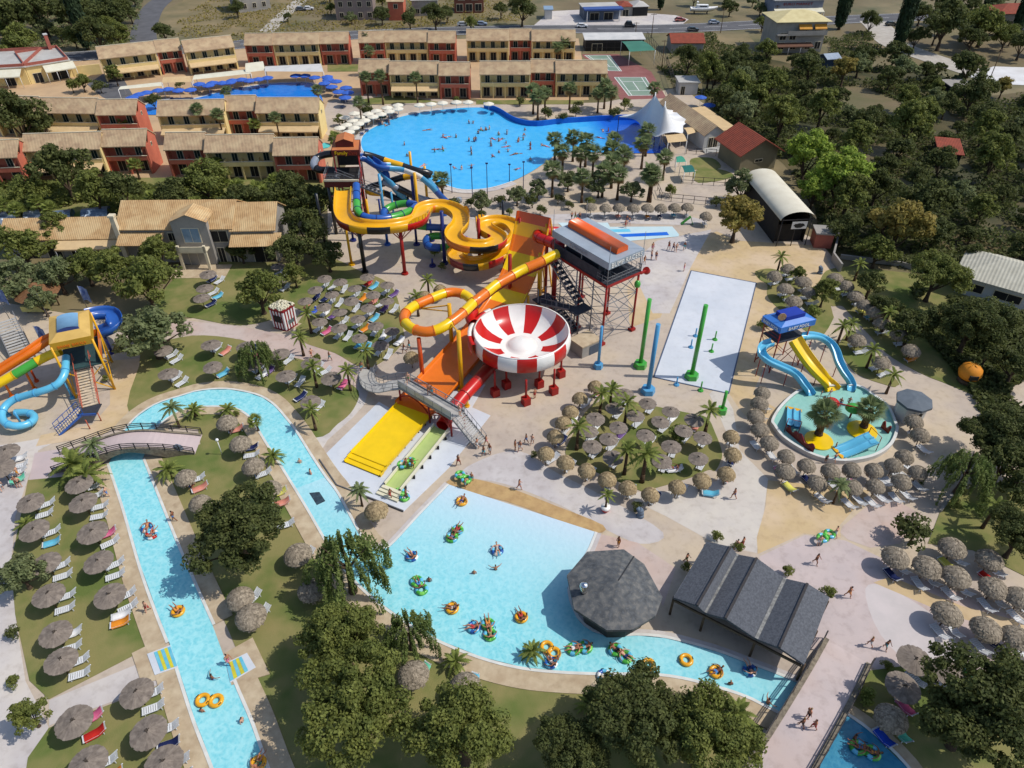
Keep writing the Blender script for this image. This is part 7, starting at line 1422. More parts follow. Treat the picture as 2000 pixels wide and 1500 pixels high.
# the wood on the right: individual trees
def inside(p, poly):
 c = False; j = len(poly) - 1
 for i in range(len(poly)):
  if (poly[i][1] > p[1]) != (poly[j][1] > p[1]) and p[0] < (poly[j][0] - poly[i][0]) * (p[1] - poly[i][1]) / (poly[j][1] - poly[i][1] + 1e-9) + poly[i][0]: c = not c
  j = i
 return c
WOOD = [(q.x, q.y) for q in GG([(1425,255),(1375,190),(1385,128),(1480,112),(1620,140),(1730,130),(1850,150),(1900,190),(2080,190),(2120,600),(1960,575),(1860,545),(1770,525),(1650,505),(1600,470),(1590,400),(1530,320),(1480,285)])]
CLEAR = [[(q.x, q.y) for q in GG([(1560,175),(1680,168),(1760,200),(1765,235),(1690,228),(1600,200)])],[(q.x, q.y) for q in GG([(1815,300),(1870,300),(1880,345),(1820,345)])],[(q.x, q.y) for q in GG([(1670,280),(1740,285),(1740,320),(1680,320)])],[(q.x, q.y) for q in GG([(1505,85),(1620,85),(1620,135),(1505,130)])],[(q.x, q.y) for q in GG([(1850,180),(1905,180),(1905,200),(1850,200)])]]
def scatter(poly, gap, n, rng, clear=()):
 xs_, ys_ = [p[0] for p in poly],[p[1] for p in poly]; out = []
 for _ in range(n):
  p = (rng.uniform(min(xs_), max(xs_)), rng.uniform(min(ys_), max(ys_)))
  if inside(p, poly) and not any(inside(p, c) for c in clear) and all((p[0] - q[0]) ** 2 + (p[1] - q[1]) ** 2 > gap * gap for q in out): out.append(p)
 return out
pts = scatter(WOOD, 7.2,5000, TR, CLEAR); pix = [PX((p[0], p[1],3)) for p in pts]; rw = rows(pix, 22)
for p, (a, b) in zip(pts, rw):
 k = TR.choice(['darkA', 'darkB', 'darkA', 'darkB', 'midB', 'oliveA', 'darkA', 'darkB', 'brownA' if TR.random() < .4 else 'midA']); w_ = {'d': 'dark green', 'm': 'green', 'o': 'olive green', 'b': 'brownish'}[k[0]]
 plant(k, p[0], p[1], TR.choice((.6,.8,1,1.2,1.5)) * TR.uniform(.85,1.1), '%s tree in the wood on the right, %s from left in %s row' % (w_, ORD[min(b, 19)], ORD[min(a, 19)]), 'trees of the right wood')
HILL = [(q.x, q.y) for q in GG([(-60,130),(-60,0),(270,0),(262,60),(200,100),(100,100)])]
for nm, poly, gap, lo, hi, plc in (('hill', HILL, 9,.8,1.3, 'on the hillside at the upper left'),('far', [(q.x, q.y) for q in GG([(540,45),(640,4),(1040,4),(1000,40),(760,55)])],14,.5,.9, 'between the houses across the main road'),('top', [(-330,310),(330,310),(380,420),(-380,420)],13,.8,1.5, 'along the upper edge beyond the road'),('corner', [(q.x, q.y) for q in GG([(1775,20),(2040,5),(2040,120),(1905,118),(1800,88)])],8,.7,1.3, 'beside the gravel road'),('slope', [(q.x, q.y) for q in GG([(1330,2),(1500,2),(1480,40),(1380,28)])],10,.5,.9, 'on the slope above the parked boat')):
 pts = scatter(poly, gap, 900, TR); rw = rows([PX((p[0], p[1],2)) for p in pts],14)
 for p, (a, b) in zip(pts, rw): k = TR.choice(['darkA', 'oliveA', 'darkB', 'midA', 'oliveB']); plant(k, p[0], p[1], TR.uniform(lo, hi), '%s tree %s, %s from left in %s row' % ({'d': 'dark', 'o': 'olive', 'm': 'green'}[k[0]], plc, ORD[min(b, 19)], ORD[min(a, 19)]), 'trees ' + plc, z=max(0, terr(*p)))
# palms
def palms(key, pix, lab, group, zc, s=1.0, gap=14):
 for (px, py, *e),(a, b) in zip(pix, rows(pix, gap)):
  sc = (e[0] if e else 1.0) * s; p = G(px, py, zc * sc); plant(key, p.x, p.y, sc * TR.uniform(.93,1.07), '%s, %s from left in %s row' % (lab, ORD[b], ORD[a]), group)
palms('fan1', [(1266,258),(1276,344),(1301,303),(1201,272),(1196,298),(1220,308),(1085,268),(1100,296),(1080,335),(1121,268),(1146,278),(1139,345),(1198,318),(1258,282),(1272,343),(1160,300),(1180,335),(862,348),(1135,300),(1210,340)], 'fan palm between wave pool and slides', 'fan palms by the wave pool', 5.2)
palms('fan1', [(1042,180),(1051,192),(1065,180),(1114,172),(1170,178),(1183,170),(1195,180),(1279,171),(1104,84),(1090,94)], 'fan palm behind the wave pool', 'fan palms behind the wave pool', 5.2)
palms('fan2', [(714,150),(743,154),(812,154),(701,198),(619,172),(715,75),(722,100),(441,172),(387,218),(425,222),(537,225)], 'tall fan palm among the hotel terraces', 'tall palms among the terraces', 6.8,.92)
palms('fanS', [(499,241),(241,240),(262,318),(423,318),(591,310),(301,385),(440,352),(462,360),(480,372),(535,348),(520,372),(70,392),(95,400),(381,392),(5,395),(30,405),(330,380),(500,362),(605,305),(330,236),(655,268)], 'bushy fan palm in the hotel garden', 'bushy palms in the hotel garden', 2.8,1.25)
palms('date', Z((1040,720,5),[(680,210),(780,160),(930,310),(450,550),(1740,385),(1120,800,1.25),(930,790)]), 'young palm on the plaza lawn', 'palms on the plaza lawn', 4.0,1.0)
palms('date', Z((500,480,6.25),[(620,800),(520,1070),(1330,1230)]) + Z((480,640,6.667),[(860,480),(1310,520),(840,1030)]) + [(835,545),(813,575)], 'young palm by the kiosk lawn path', 'palms by the kiosk lawn', 4.0,.95)
palms('date', Z((1460,460,6.25),[(420,230),(1180,1080),(1300,1010),(1560,1340),(1390,300),(1530,520),(1740,930)]) + Z((1300,400,2.857),[(1285,925)]) + [(1948,985)], 'slender palm on the right lawn', 'palms on the right lawn', 4.0,.95)
palms('dateT', [(333,790,.72),(176,862,.7),(700,950,.62),(1643,945,.6)], 'feather palm beside a path or river', 'feather palms', 5.2)
palms('dateS', [(378,800),(443,798),(532,890),(325,915,1.3),(1040,1270),(140,905,1.9),(165,925,1.7),(890,1290),(1440,1390,1.3),(48,1020),(1148,1375,.8)], 'low spreading palm', 'low palms by the river', 1.1,1.0,30)
palms('stout', [(1612,812),(1702,797)], 'stout palm on a yellow island of the baby pool', 'baby pool palms', 3.6,.95,60)
palms('fanS', [(498,818,.8)], 'small round headed palm on the inner river bank', None, 2.6)
p = G(1182,998); t = thing('plant_pot', 'red and white pot holding a palm on the plaza paving', 'pot', (p.x, p.y, 0)); mb = MB().use(M_RED, True); mb.lathe([(.3,0),(.48,.35),(.5,.5)],14); mb.build('pot', t); mb = MB().use(M_CW, True); mb.lathe([(.5,.5),(.52,.75),(.02,.72)],14); mb.build('rim', t); plant('date', p.x, p.y, .62, 'palm growing in the red and white pot', z=.6)
# shrubs
SH = [('bushD', 885,400,14),('bushD', 920,398,12),('bushD', 977,395,14),('bushD', 1040,395,15),('bushD', 1055,412,12),('bushD', 940,418,9),('bushM', 995,415,9),('bushD', 1090,390,12),('bushD', 1110,402,10),('bushM', 1150,395,12),('bushD', 1203,222,14),('bushM', 1220,205,13),('bushD', 1100,232,12),('bushD', 1065,222,14),('bushD', 1125,218,12),('bushM', 662,235,14),('bushD', 720,218,14),('bushD', 1015,198,10),('bushM', 890,196,8),('bushY', 848,492,12),('bushM', 862,520,9),('bushY', 1320,850,22),('bushD', 1788,1040,38),('bushY', 1690,1360,22),('bushM', 1735,1302,13),('bushM', 1402,1050,14),('bushM', 1445,1070,14),('bushM', 1537,1117,14),('bushM', 1622,1158,17),('bushM', 1338,1108,12),('bushD', 1043,888,9),('bushD', 1242,990,12),('bushM', 620,700,11),('bushY', 1515,1420,12),('bushM', 1860,985,14),('bushD', 1880,960,12),('bushM', 520,235,9),('bushM', 1310,375,14),('bushD', 1400,395,12),('bushY', 1495,630,18),('bushY', 1590,610,16),('bushM', 462,810,8),('bushD', 30,1235,16),('bushM', 25,1330,16),('bushD', 745,230,12),('bushM', 205,740,9),('bushD', 350,165,9),('bushD', 195,170,14),('bushM', 140,170,14),('bushD', 1130,205,9)]
pix = [(a[1], a[2]) for a in SH]
for (k, px, py, r),(a, b) in zip(SH, rows(pix, 40)): tree_px(k, px, py, r, '%s shrub, %s from left in %s band of shrubs down the photo' % ({'D': 'dark', 'M': 'green', 'Y': 'yellowish'}[k[-1]], ORD[b], ORD[a]), 'shrubs of the park', zc=.8)
# undergrowth that nobody could count
rng = np.random.default_rng(5)
def undergrowth(name, poly, n, m, label, hi=1.1, clear=()):
 xs_, ys_ = [p[0] for p in poly],[p[1] for p in poly]; C = []
 while len(C) < n:
  p = (rng.uniform(min(xs_), max(xs_)), rng.uniform(min(ys_), max(ys_)))
  if inside(p, poly) and not any(inside(p, c) for c in clear) and mnoise.noise((p[0] * .12, p[1] * .12,7.7)) > -.22: C.append((p[0], p[1], rng.uniform(0, hi) * (.6 + mnoise.noise((p[0] * .2, p[1] * .2,1.1))) + .1 + max(0, terr(*p))))
 C = np.array(C); me = quads(name, C, rng.normal(size=C.shape) * .6 + np.array([0,0,.8]), rng.uniform(.22,.5, len(C)),.6, m, rng); o = bpy.data.objects.new(name, me); COL.objects.link(o); tag(o, label, 'undergrowth', kind='stuff')
undergrowth('undergrowth', WOOD, 46000, L_dark, 'tangled low undergrowth between the trees of the right wood', 2.2, CLEAR)
undergrowth('scrub', [(q.x, q.y) for q in GG([(1280,130),(1380,66),(1480,100),(1700,60),(1730,110),(1600,140),(1400,190),(1330,180)])],9000, L_dark, 'scrub round the whitewashed hut and villa', 1.4, CLEAR[3:4])
undergrowth('garden_planting', [(q.x, q.y) for q in GG([(-60,360),(280,358),(330,372),(620,352),(640,400),(560,415),(-60,428)])],12000, L_mid, 'mixed low planting in the garden strip below the terraces', 1.5)
undergrowth('garden_planting', [(q.x, q.y) for q in GG([(1780,560),(1990,620),(2060,800),(1960,900),(1890,760),(1840,700),(1790,640)])],9000, L_dark, 'dark low planting under the trees at the right', 1.2)
undergrowth('hill_grass', [(q.x, q.y) for q in GG([(-80,130),(-80,0),(280,0),(265,80),(120,108)])],9000, L_olive, 'rough grass and scrub on the hillside at the upper left', .8)
undergrowth('roadside_grass', [(q.x, q.y) for q in GG([(300,60),(420,-5),(1040,-5),(1030,40),(700,62),(420,84)])],7000, L_brown, 'dry roadside grass across the main road', .5)
# ---------------------------------------------------------------- bridges, fences, vehicles and small things
def rail_fence(par, pts, h=1.0, m=M_iron, rails=(.45,.72,1.0), gap=1.6, name='railing'):
 p = even([tuple(q) for q in pts], gap); mb = MB().use(m)
 for a, b in zip(p, p[1:]):
  for z in rails: mb.bar(a + Vector((0,0, z * h)), b + Vector((0,0, z * h)),.07,.07)
 for a in p: mb.bar(a, a + Vector((0,0, h + .05)),.09)
 return mb.build(name, par)
M_stone = mat('rubble_stone', S(158,146,126,.7), S(116,106,92,.66), scale=2.5, coord='world', detail=4, bump=.6, bscale=5)
def bridge(label, pp, wd, m, z_arch=(.3,.75)):
 pth = path3(pp, .7); NP = len(pth); t = wthing('footbridge', label, 'bridge', pth[NP // 2]); L_, R_ = [],[]
 for k in range(NP): e = (pth[min(k + 1, NP - 1)] - pth[max(k - 1,0)]); e.z = 0; e.normalize(); s = Vector((e.y, -e.x, 0)); L_.append(pth[k] - s * wd / 2); R_.append(pth[k] + s * wd / 2)
 mb = MB().use(m)
 for k in range(NP - 1): mb.poly([R_[k], R_[k + 1], L_[k + 1], L_[k]])
 mb.build('deck', t)
 for E, s in ((L_, 1),(R_, -1)):
  mb = MB().use(M_stone)
  for k in range(NP - 1):
   def low(i):
    u = i / NP
    if z_arch[0] < u < z_arch[1]: v = (u - z_arch[0]) / (z_arch[1] - z_arch[0]); return max(0,(pth[i].z - .35) * math.sin(math.pi * v) ** .5)
    return 0
   a, b = E[k], E[k + 1]; q = [(a.x, a.y, low(k)),(b.x, b.y, low(k + 1)),(b.x, b.y, b.z + .15),(a.x, a.y, a.z + .15)]; mb.poly(q if s > 0 else q[::-1]); mb.poly([(a.x, a.y, a.z + .15),(b.x, b.y, b.z + .15), tuple(b * .9 + (R_[k + 1] if s > 0 else L_[k + 1]) * .1 + Vector((0,0,.15))), tuple(a * .9 + (R_[k] if s > 0 else L_[k]) * .1 + Vector((0,0,.15)))])
  mb.build('side_wall', t); rail_fence(t, [p + Vector((0,0,.15)) for p in E],.95)
bridge('arched stone footbridge with dark railings over the left river', [(112,905,.05),(160,888,.7),(215,868,1.5),(255,860,1.7),(300,860,1.6),(355,864,.6),(388,868,.08)],3.4, MATS['lilac_concrete'],(.3,.74))
bridge('curved stone footbridge with dark railings at the lower right', [(1655,1272,.08),(1626,1328,.8),(1590,1392,1.3),(1545,1468,1.4),(1502,1535,1.2),(1460,1600,.6)],4.2, MATS['mauve_concrete'],(.12,.55))
# fences
for lab, pp, h in (('iron fence behind the row of straw parasols at the race pool', [(1284,372),(1292,392),(1340,396),(1400,402),(1422,404)],1.5),('iron fence in front of the fenced grass by the hall', [(1340,300),(1398,304)],1.3),('iron fence along the near side of the fenced grass', [(1330,358),(1420,364),(1435,352)],1.5),('fence of the tennis courts on the side of the scrub', [(1262,82),(1300,130),(1318,185)],3.0),('fence across the far end of the tennis courts', [(1138,103),(1215,103)],3.0)):
 q = GG(pp); t = wthing('fence', lab, 'fence', q[0]); rail_fence(t, q, h, rails=(.5,1.0), gap=2.2, name='panel')
for lab, pp, h in (('timber retaining wall of the ramp behind the right lawn', [(1634,470),(1624,510),(1640,532)],1.6),('low wall along the path above the right lawn', [(1640,505),(1760,520),(1850,548)],.8),('low wall beside the main road behind the hotel', [(200,116),(340,106),(470,90)],1.2),('yellow wall between reception and leftmost terrace', [(146,150),(200,144)],2.6),('low kerb wall between paving and lower right lawn', [(1835,1000),(1872,950)],.35)):
 q = GG(pp); mb = MB().use(M_gwall if 'yellow' not in lab else M_ywall)
 for a, b in zip(q, q[1:]): mb.bar(a + Vector((0,0, h / 2)), b + Vector((0,0, h / 2)),.3, h)
 mb.build('wall', off=q[0], label=lab, cat='wall')
# poles
def pole(lab, b, h, r=.07, m=M_NV, arm=0, cat='lamp post', name='lamp_post'):
 g = G(*b); t = wthing(name, lab, cat, g); mb = MB().use(m); mb.cyl((g.x, g.y, 0),(g.x, g.y, h), r, r * .7,8); mb.build('pole', t); mb = MB().use(m)
 if arm: mb.bar((g.x - arm, g.y, h - .3),(g.x + arm, g.y, h - .3),.12); mb.build('crossarm', t)
 else: mb.box((g.x, g.y, h + .1),(.5,.3,.2)); mb.build('lamp_head', t)
for k, (b, ty) in enumerate((((883,377),322),((923,390),328),((952,387),320),((995,355),322),((1022,370),317))): pole('navy lamp post at the near rim of the wave pool, %s from the left' % ORD[k], b, HG(b, ty),.09)
for b, ty, lab in (((1240,79),43, 'wooden utility pole beside the tennis shed'),((1272,74),26, 'wooden utility pole at the verge, left of the parked boat'),((1292,134),78, 'wooden utility pole beside the court fence'),((1407,64),16, 'wooden utility pole below the parked boat'),((1933,155),95, 'leaning wooden utility pole by the gravel yard'),((1512,42),10, 'dark pole in front of the market sign')): pole(lab, b, HG(b, ty),.12, M_pole, .9, 'utility pole', 'utility_pole')
g = G(434,888); t = wthing('lamp_post', 'small white globe lamp on the lawn inside the river bend', 'lamp post', g); mb = MB().use(M_white); mb.cyl((g.x, g.y, 0),(g.x, g.y, 2.2),.05, n=6); mb.build('pole', t); mb = MB().use(M_white, True); mb.lathe([(.02,0),(.16,.06),(.2,.2),(.14,.34),(.02,.4)],10,(g.x, g.y, 2.2)); mb.build('globe', t)
M_fb = mat('flag_blue', S(70,96,160,.78), S(150,170,205,.78), scale=1.5); M_fy = mat('flag_yellow', S(226,216,130,.78), S(206,200,130,.78), scale=1.5)
for b, ty, m, lab in (((28,640),560, M_fb, 'blue flag on a tilted pole at the left edge'),((97,625),574, M_fy, 'pale yellow flag behind the mustard tower'),((172,606),558, M_fb, 'blue and white flag right of the yellow flag'),((92,690),636, M_fb, 'blue flag at the left side of the mustard canopy')):
 g = G(*b); h = HG(b, ty); t = wthing('flag', lab, 'flag', g); mb = MB().use(M_GST); mb.cyl((g.x, g.y, 0),(g.x, g.y, h),.05, n=6); mb.build('pole', t); mb = MB().use(m, True); i = mb.vs([(g.x + .05 + 1.2 * u, g.y + .2 * math.sin(u * 5), h - .1 - 2.4 * v - .4 * u) for v in (0,.33,.66,1) for u in (0,.25,.5,.75,1)])
 for v in range(3):
  for u in range(4): a = i + v * 5 + u; mb.face((a, a + 1, a + 6, a + 5))
 mb.build('cloth', t)
# cars and boat
M_tyre = mat('tyre', (.03,.03,.03), scale=4); M_glass = mat('car_glass', (.03,.04,.05), scale=2, rough=.1)
def car(lab, px, py, c, rz, van=0):
 g = G(px, py); mz = max(0, terr(g.x, g.y)) + .06; t = thing('parked_car' if 'parked' in lab else 'car', lab, 'car', (g.x, g.y, mz), rz); L_, W_ = 3.7,1.6; m = mat('paint_%d%d%d' % tuple(int(v * 99) for v in c), c, scale=1, rough=.25, spec=.5); hb = 1.25 if van else .72; mb = MB().use(m)
 pr = [(-L_ / 2,.3),(L_ / 2,.3),(L_ / 2,.62),(L_ / 2 - .15,.78),(.9,.86),(.4, hb + .6),(-1.1, hb + .62),(-1.7,.9),(-L_ / 2,.8)]; n = len(pr)
 i = mb.vs([(x, y * (1 if z < .9 else .86), z) for y in (-W_ / 2, W_ / 2) for x, z in pr])
 for k in range(n): mb.face((i + k, i + (k + 1) % n, i + n + (k + 1) % n, i + n + k)[::-1])
 mb.face([i + k for k in range(n)]); mb.face([i + n + k for k in range(n)][::-1]); mb.build('body', t); mb = MB().use(M_glass)
 for s in (-1,1): mb.poly([(x, s * (W_ / 2 * .93 + .02), z) for x, z in ((.75,.92),(.35, hb + .5),(-1.05, hb + .5),(-1.45,.95))][::s])
 mb.poly([(.87,-.6,.92),(.87,.6,.92),(.45,.55, hb + .52),(.45,-.55, hb + .52)]); mb.poly([(-1.72,-.6,.98),(-1.2,-.55, hb + .55),(-1.2,.55, hb + .55),(-1.72,.6,.98)]); mb.build('window', t)
 for x in (-1.15,1.15):
  for y in (-.78,.78): w2 = MB().use(M_tyre); w2.cyl((x, y - .1,.3),(x, y + .1,.3),.31, n=12); w2.build('wheel', t)
for a in (('white car driving on the main road', 1537,20,(.7,.7,.7),.05), ): pass
for lab, px, py, c, rz, v in (('white car on the main road left of the dark van', 1137,54,(.72,.72,.72),.0,0),('black van on the main road by the forecourt', 1230,53,(.03,.03,.035),.0,1),('red car on the dirt below the parked boat', 1328,42,(.3,.05,.04),.1,0),('grey blue car right of the red car by the road', 1394,47,(.25,.3,.38),.1,0),('dark car on the near lane of the main road', 1353,61,(.04,.05,.06),.05,0),('grey car parked left of the two before the brown house', 904,51,(.4,.42,.44),.1,0),('blue grey car parked right of the two before the brown house', 941,50,(.22,.27,.36),.0,0),('dark car on the white gravel road', 1739,50,(.05,.05,.04),.3,0),('dark blue car parked before the market', 1576,44,(.05,.08,.14),.0,0),('dark red car parked before the market', 1579,51,(.16,.04,.04),.0,0),('blue car parked at the right end of the market', 1606,42,(.2,.3,.4),1.2,0),('dark car parked beside the far dirt track', 588,21,(.1,.11,.13),.2,0),('white car parked beside the far dirt track', 603,20,(.7,.7,.7),.2,0)): car(lab, px, py, c, rz, v)
g = G(1372,27); t = thing('motor_boat', 'white motor cruiser standing on the dirt slope', 'boat', (g.x, g.y, .5),-.05); mb = MB().use(M_white, True); st = [(-4.5,1.3,.3,1.5),(-2,1.45,.1,1.5),(1.5,1.3,.1,1.6),(3.6,.7,.5,1.8),(5,.04,1.2,2.0)]
i = mb.vs([p for x, w_, z0, z1 in st for p in ((x, -w_, z1),(x, -w_ * .75,(z0 + z1) / 2),(x, 0, z0),(x, w_ * .75,(z0 + z1) / 2),(x, w_, z1))])
for k in range(4):
 for j in range(4): a = i + 5 * k + j; mb.face((a, a + 1, a + 6, a + 5))
 mb.face((i + 5 * k, i + 5 * k + 5, i + 5 * k + 9, i + 5 * k + 4))
mb.face([i + j for j in range(5)]); mb.build('hull', t); mb = MB().use(M_white); mb.box((-.4,0,2.0),(4,1.9,.9)); mb.box((-2.2,0,3.3),(.5,1.8,.2)); [mb.bar((-2.2, s, 2),(-2.2, s, 3.3),.1) for s in (-.8,.8)]; mb.build('cabin', t); mb = MB().use(M_glass); mb.box((1.62,0,2.1),(.06,1.6,.45)); mb.box((-.2,-.97,2.1),(2.6,.04,.4)); mb.build('windscreen', t); mb = MB().use(M_iron); [mb.box((x, y, .1),(.2,.2,1.2)) for x in (-3,1.5) for y in (-.7,.7)]; mb.build('cradle', t)
# odd things
g = G(1886,745); t = thing('fruit_stand', 'round orange fruit shaped drinks stand on the paving at the right', 'drinks stand', (g.x, g.y, 0)); mb = MB().use(mat('fruit_orange', S(232,150,40,.8), S(220,138,40,.8), scale=3), True); mb.lathe([(.7,.5),(1.25,.9),(1.45,1.6),(1.25,2.3),(.7,2.75),(.02,2.85)],20); mb.build('shell', t); mb = MB().use(M_wood); mb.cyl((0,0,0),(0,0,.55),1.15,1.0,16); mb.build('base', t); mb = MB().use(M_dark); mb.box((-.2,-1.3,1.6),(1.1,.3,.6)); mb.build('hatch', t); mb = MB().use(L_dark); [mb.poly([(0,0,2.85),(.5 * math.cos(a) - .1,.5 * math.sin(a),3.1),(.8 * math.cos(a),.8 * math.sin(a),2.95),(.5 * math.cos(a) + .1,.5 * math.sin(a) + .1,3.05)]) for a in (0,1.2,2.5,3.9,5.1)]; mb.build('leaf', t)
q = GG(Z((600,700,5),[(20,1320),(120,1310),(180,1400),(95,1440)]),0); mb = MB().use(mat('drain_dark', S(70,96,110,.6), S(52,66,80,.55), scale=2, coord='world')); mb.prism([(p.x, p.y) for p in q],.11,.118, side=False); mb.build('drain_grid', label='dark square suction grid under the water of the curving river', cat='drain')
for lab, px, py in (('blue grey dolphin statue at the bridge end by the left river', 355,885),('blue grey dolphin litter bin beside a bush on the plaza', 1250,1008),('grey statue bin on the sand paving by the right lawn', 1601,534)):
 g = G(px, py); mb = MB().use(mat('statue_blue', S(126,142,160,.72), S(108,124,144,.7), scale=4), True); pth = [Vector(p) for p in ((g.x, g.y, .0),(g.x + .05, g.y, .4),(g.x - .05, g.y, .9),(g.x - .25, g.y - .1,1.25),(g.x - .55, g.y - .15,1.3))]; rs = [.45,.34,.36,.28,.08]
 for k in range(4): mb.cyl(pth[k], pth[k + 1], rs[k], rs[k + 1],12)
 mb.poly([pth[2], pth[2] + Vector((.4,.1,.3)), pth[2] + Vector((.15,.1,-.15))]); mb.build('dolphin_statue', off=g, label=lab, cat='statue')
g = G(85,596); t = wthing('thatched_stand', 'brown thatched snack stand among the trees at the left', 'snack stand', g); mb = MB().use(mat('brown_thatch', S(116,78,52,.7), S(150,110,74,.7), scale=4, detail=3)); mb.lathe([(3.2,2.3),(1.4,3.3),(.02,4.0)],14,(g.x, g.y, 0)); mb.build('roof', t); mb = MB().use(M_wood); [mb.cyl((g.x + 2.4 * math.cos(a), g.y + 2.4 * math.sin(a),0),(g.x + 2.4 * math.cos(a), g.y + 2.4 * math.sin(a),2.5),.1) for a in np.linspace(0,5.2,6)]; mb.build('posts', t); mb = MB().use(M_fy); mb.box((g.x, g.y - 2.3,.9),(3.4,.5,.9)); mb.build('counter', t)
a, b = G(10,625,2.6), G(48,705,.1); t = wthing('stair_ramp', 'pale grey stair with side walls at the left edge behind the kids tower', 'stairs', (a + b) / 2); stair(t, a, b, 2.6, M_DECK, M_GST, 16)
mb = MB().use(M_gwall); s = Vector((-(b - a).y, (b - a).x, 0)).normalized() * 1.45; [mb.poly([a + s * e, b + s * e, (b.x + s.x * e, b.y + s.y * e, 0),(a.x + s.x * e, a.y + s.y * e, 0)]) for e in (-1,1)]; mb.build('side_wall', t)
g = G(1340,438); t = wthing('toy_slide', 'small green plastic slide on the paving at the end of the race pool', 'slide', g); mb = MB().use(M_GR); mb.bar((g.x - .9, g.y, .1),(g.x + .6, g.y, 1.5),.7,.12); mb.build('chute', t); mb = MB().use(M_GR); mb.bar((g.x + 1.2, g.y, 0),(g.x + .6, g.y, 1.5),.6,.1); mb.build('ladder', t)
# ---------------------------------------------------------------- people
def pose(kind):
 J = {'pel': (0,0,.95), 'che': (0,.01,1.24), 'nek': (0,.0,1.46), 'hed': (0,-.02,1.6), 'top': (0,-.01,1.71), 'nos': (0,-.11,1.59)}
 for s, n in ((-1, 'l'),(1, 'r')):
  J.update({'sh' + n: (.18 * s, .01,1.4), 'el' + n: (.25 * s, .03,1.12), 'wr' + n: (.27 * s, -.05,.88), 'ha' + n: (.275 * s, -.07,.8), 'hi' + n: (.1 * s, 0,.88), 'kn' + n: (.11 * s, -.02,.49), 'an' + n: (.11 * s, .03,.09), 'to' + n: (.13 * s, -.15,.03)})
 if kind == 'walk':
  for s, n, f in ((-1, 'l', 1),(1, 'r', -1)): J['kn' + n] = (.1 * s, -.16 * f - .03,.5); J['an' + n] = (.1 * s, -.26 * f + .06,.11 if f > 0 else .16); J['to' + n] = (.11 * s, -.26 * f - .1,.04 if f > 0 else .06); J['el' + n] = (.24 * s, .12 * f, 1.14); J['wr' + n] = (.25 * s, .14 * f - .12,.93); J['ha' + n] = (.25 * s, .14 * f - .18,.88)
 if kind == 'reach':
  for s, n in ((-1, 'l'),(1, 'r')): J['el' + n] = (.4 * s, -.1,1.3); J['wr' + n] = (.56 * s, -.26,1.32); J['ha' + n] = (.62 * s, -.33,1.32); J['kn' + n] = (.15 * s, -.1,.5)
 if kind == 'ring':
  J = {'pel': (0,.05,.16), 'che': (0,.3,.3), 'nek': (0,.5,.44), 'hed': (0,.6,.56), 'top': (0,.66,.66), 'nos': (0,.52,.64)}
  for s, n in ((-1, 'l'),(1, 'r')): J.update({'sh' + n: (.18 * s, .44,.4), 'el' + n: (.42 * s, .3,.38), 'wr' + n: (.56 * s, .08,.34), 'ha' + n: (.6 * s, .0,.33), 'hi' + n: (.1 * s, -.03,.18), 'kn' + n: (.15 * s, -.42,.46), 'an' + n: (.17 * s, -.8,.38), 'to' + n: (.19 * s, -.92,.5)})
 if kind == 'prone':
  J = {'pel': (0,0,.02), 'che': (0,-.3,.06), 'nek': (0,-.52,.1), 'hed': (0,-.66,.16), 'top': (0,-.76,.2), 'nos': (0,-.72,.06)}
  for s, n in ((-1, 'l'),(1, 'r')): J.update({'sh' + n: (.18 * s, -.46,.08), 'el' + n: (.36 * s, -.7,.06), 'wr' + n: (.3 * s, -.95,.04), 'ha' + n: (.27 * s, -1.04,.03), 'hi' + n: (.1 * s, .06,.02), 'kn' + n: (.14 * s, .46,.0), 'an' + n: (.15 * s, .86,.02), 'to' + n: (.15 * s, 1.0,-.02)})
 return {k: Vector(v) for k, v in J.items()}
RAD = {'pel': .135, 'che': .145, 'nek': .055, 'hed': .1, 'top': .085, 'nos': .02, 'sh': .065, 'el': .042, 'wr': .03, 'ha': .034, 'hi': .1, 'kn': .062, 'an': .04, 'to': .032}
BON = [('pel', 'che'),('che', 'nek'),('nek', 'hed'),('hed', 'top'),('hed', 'nos')] + [(a + n if a not in ('che', 'pel') else a, b + n) for n in 'lr' for a, b in (('che', 'sh'),('sh', 'el'),('el', 'wr'),('wr', 'ha'),('pel', 'hi'),('hi', 'kn'),('kn', 'an'),('an', 'to'))]
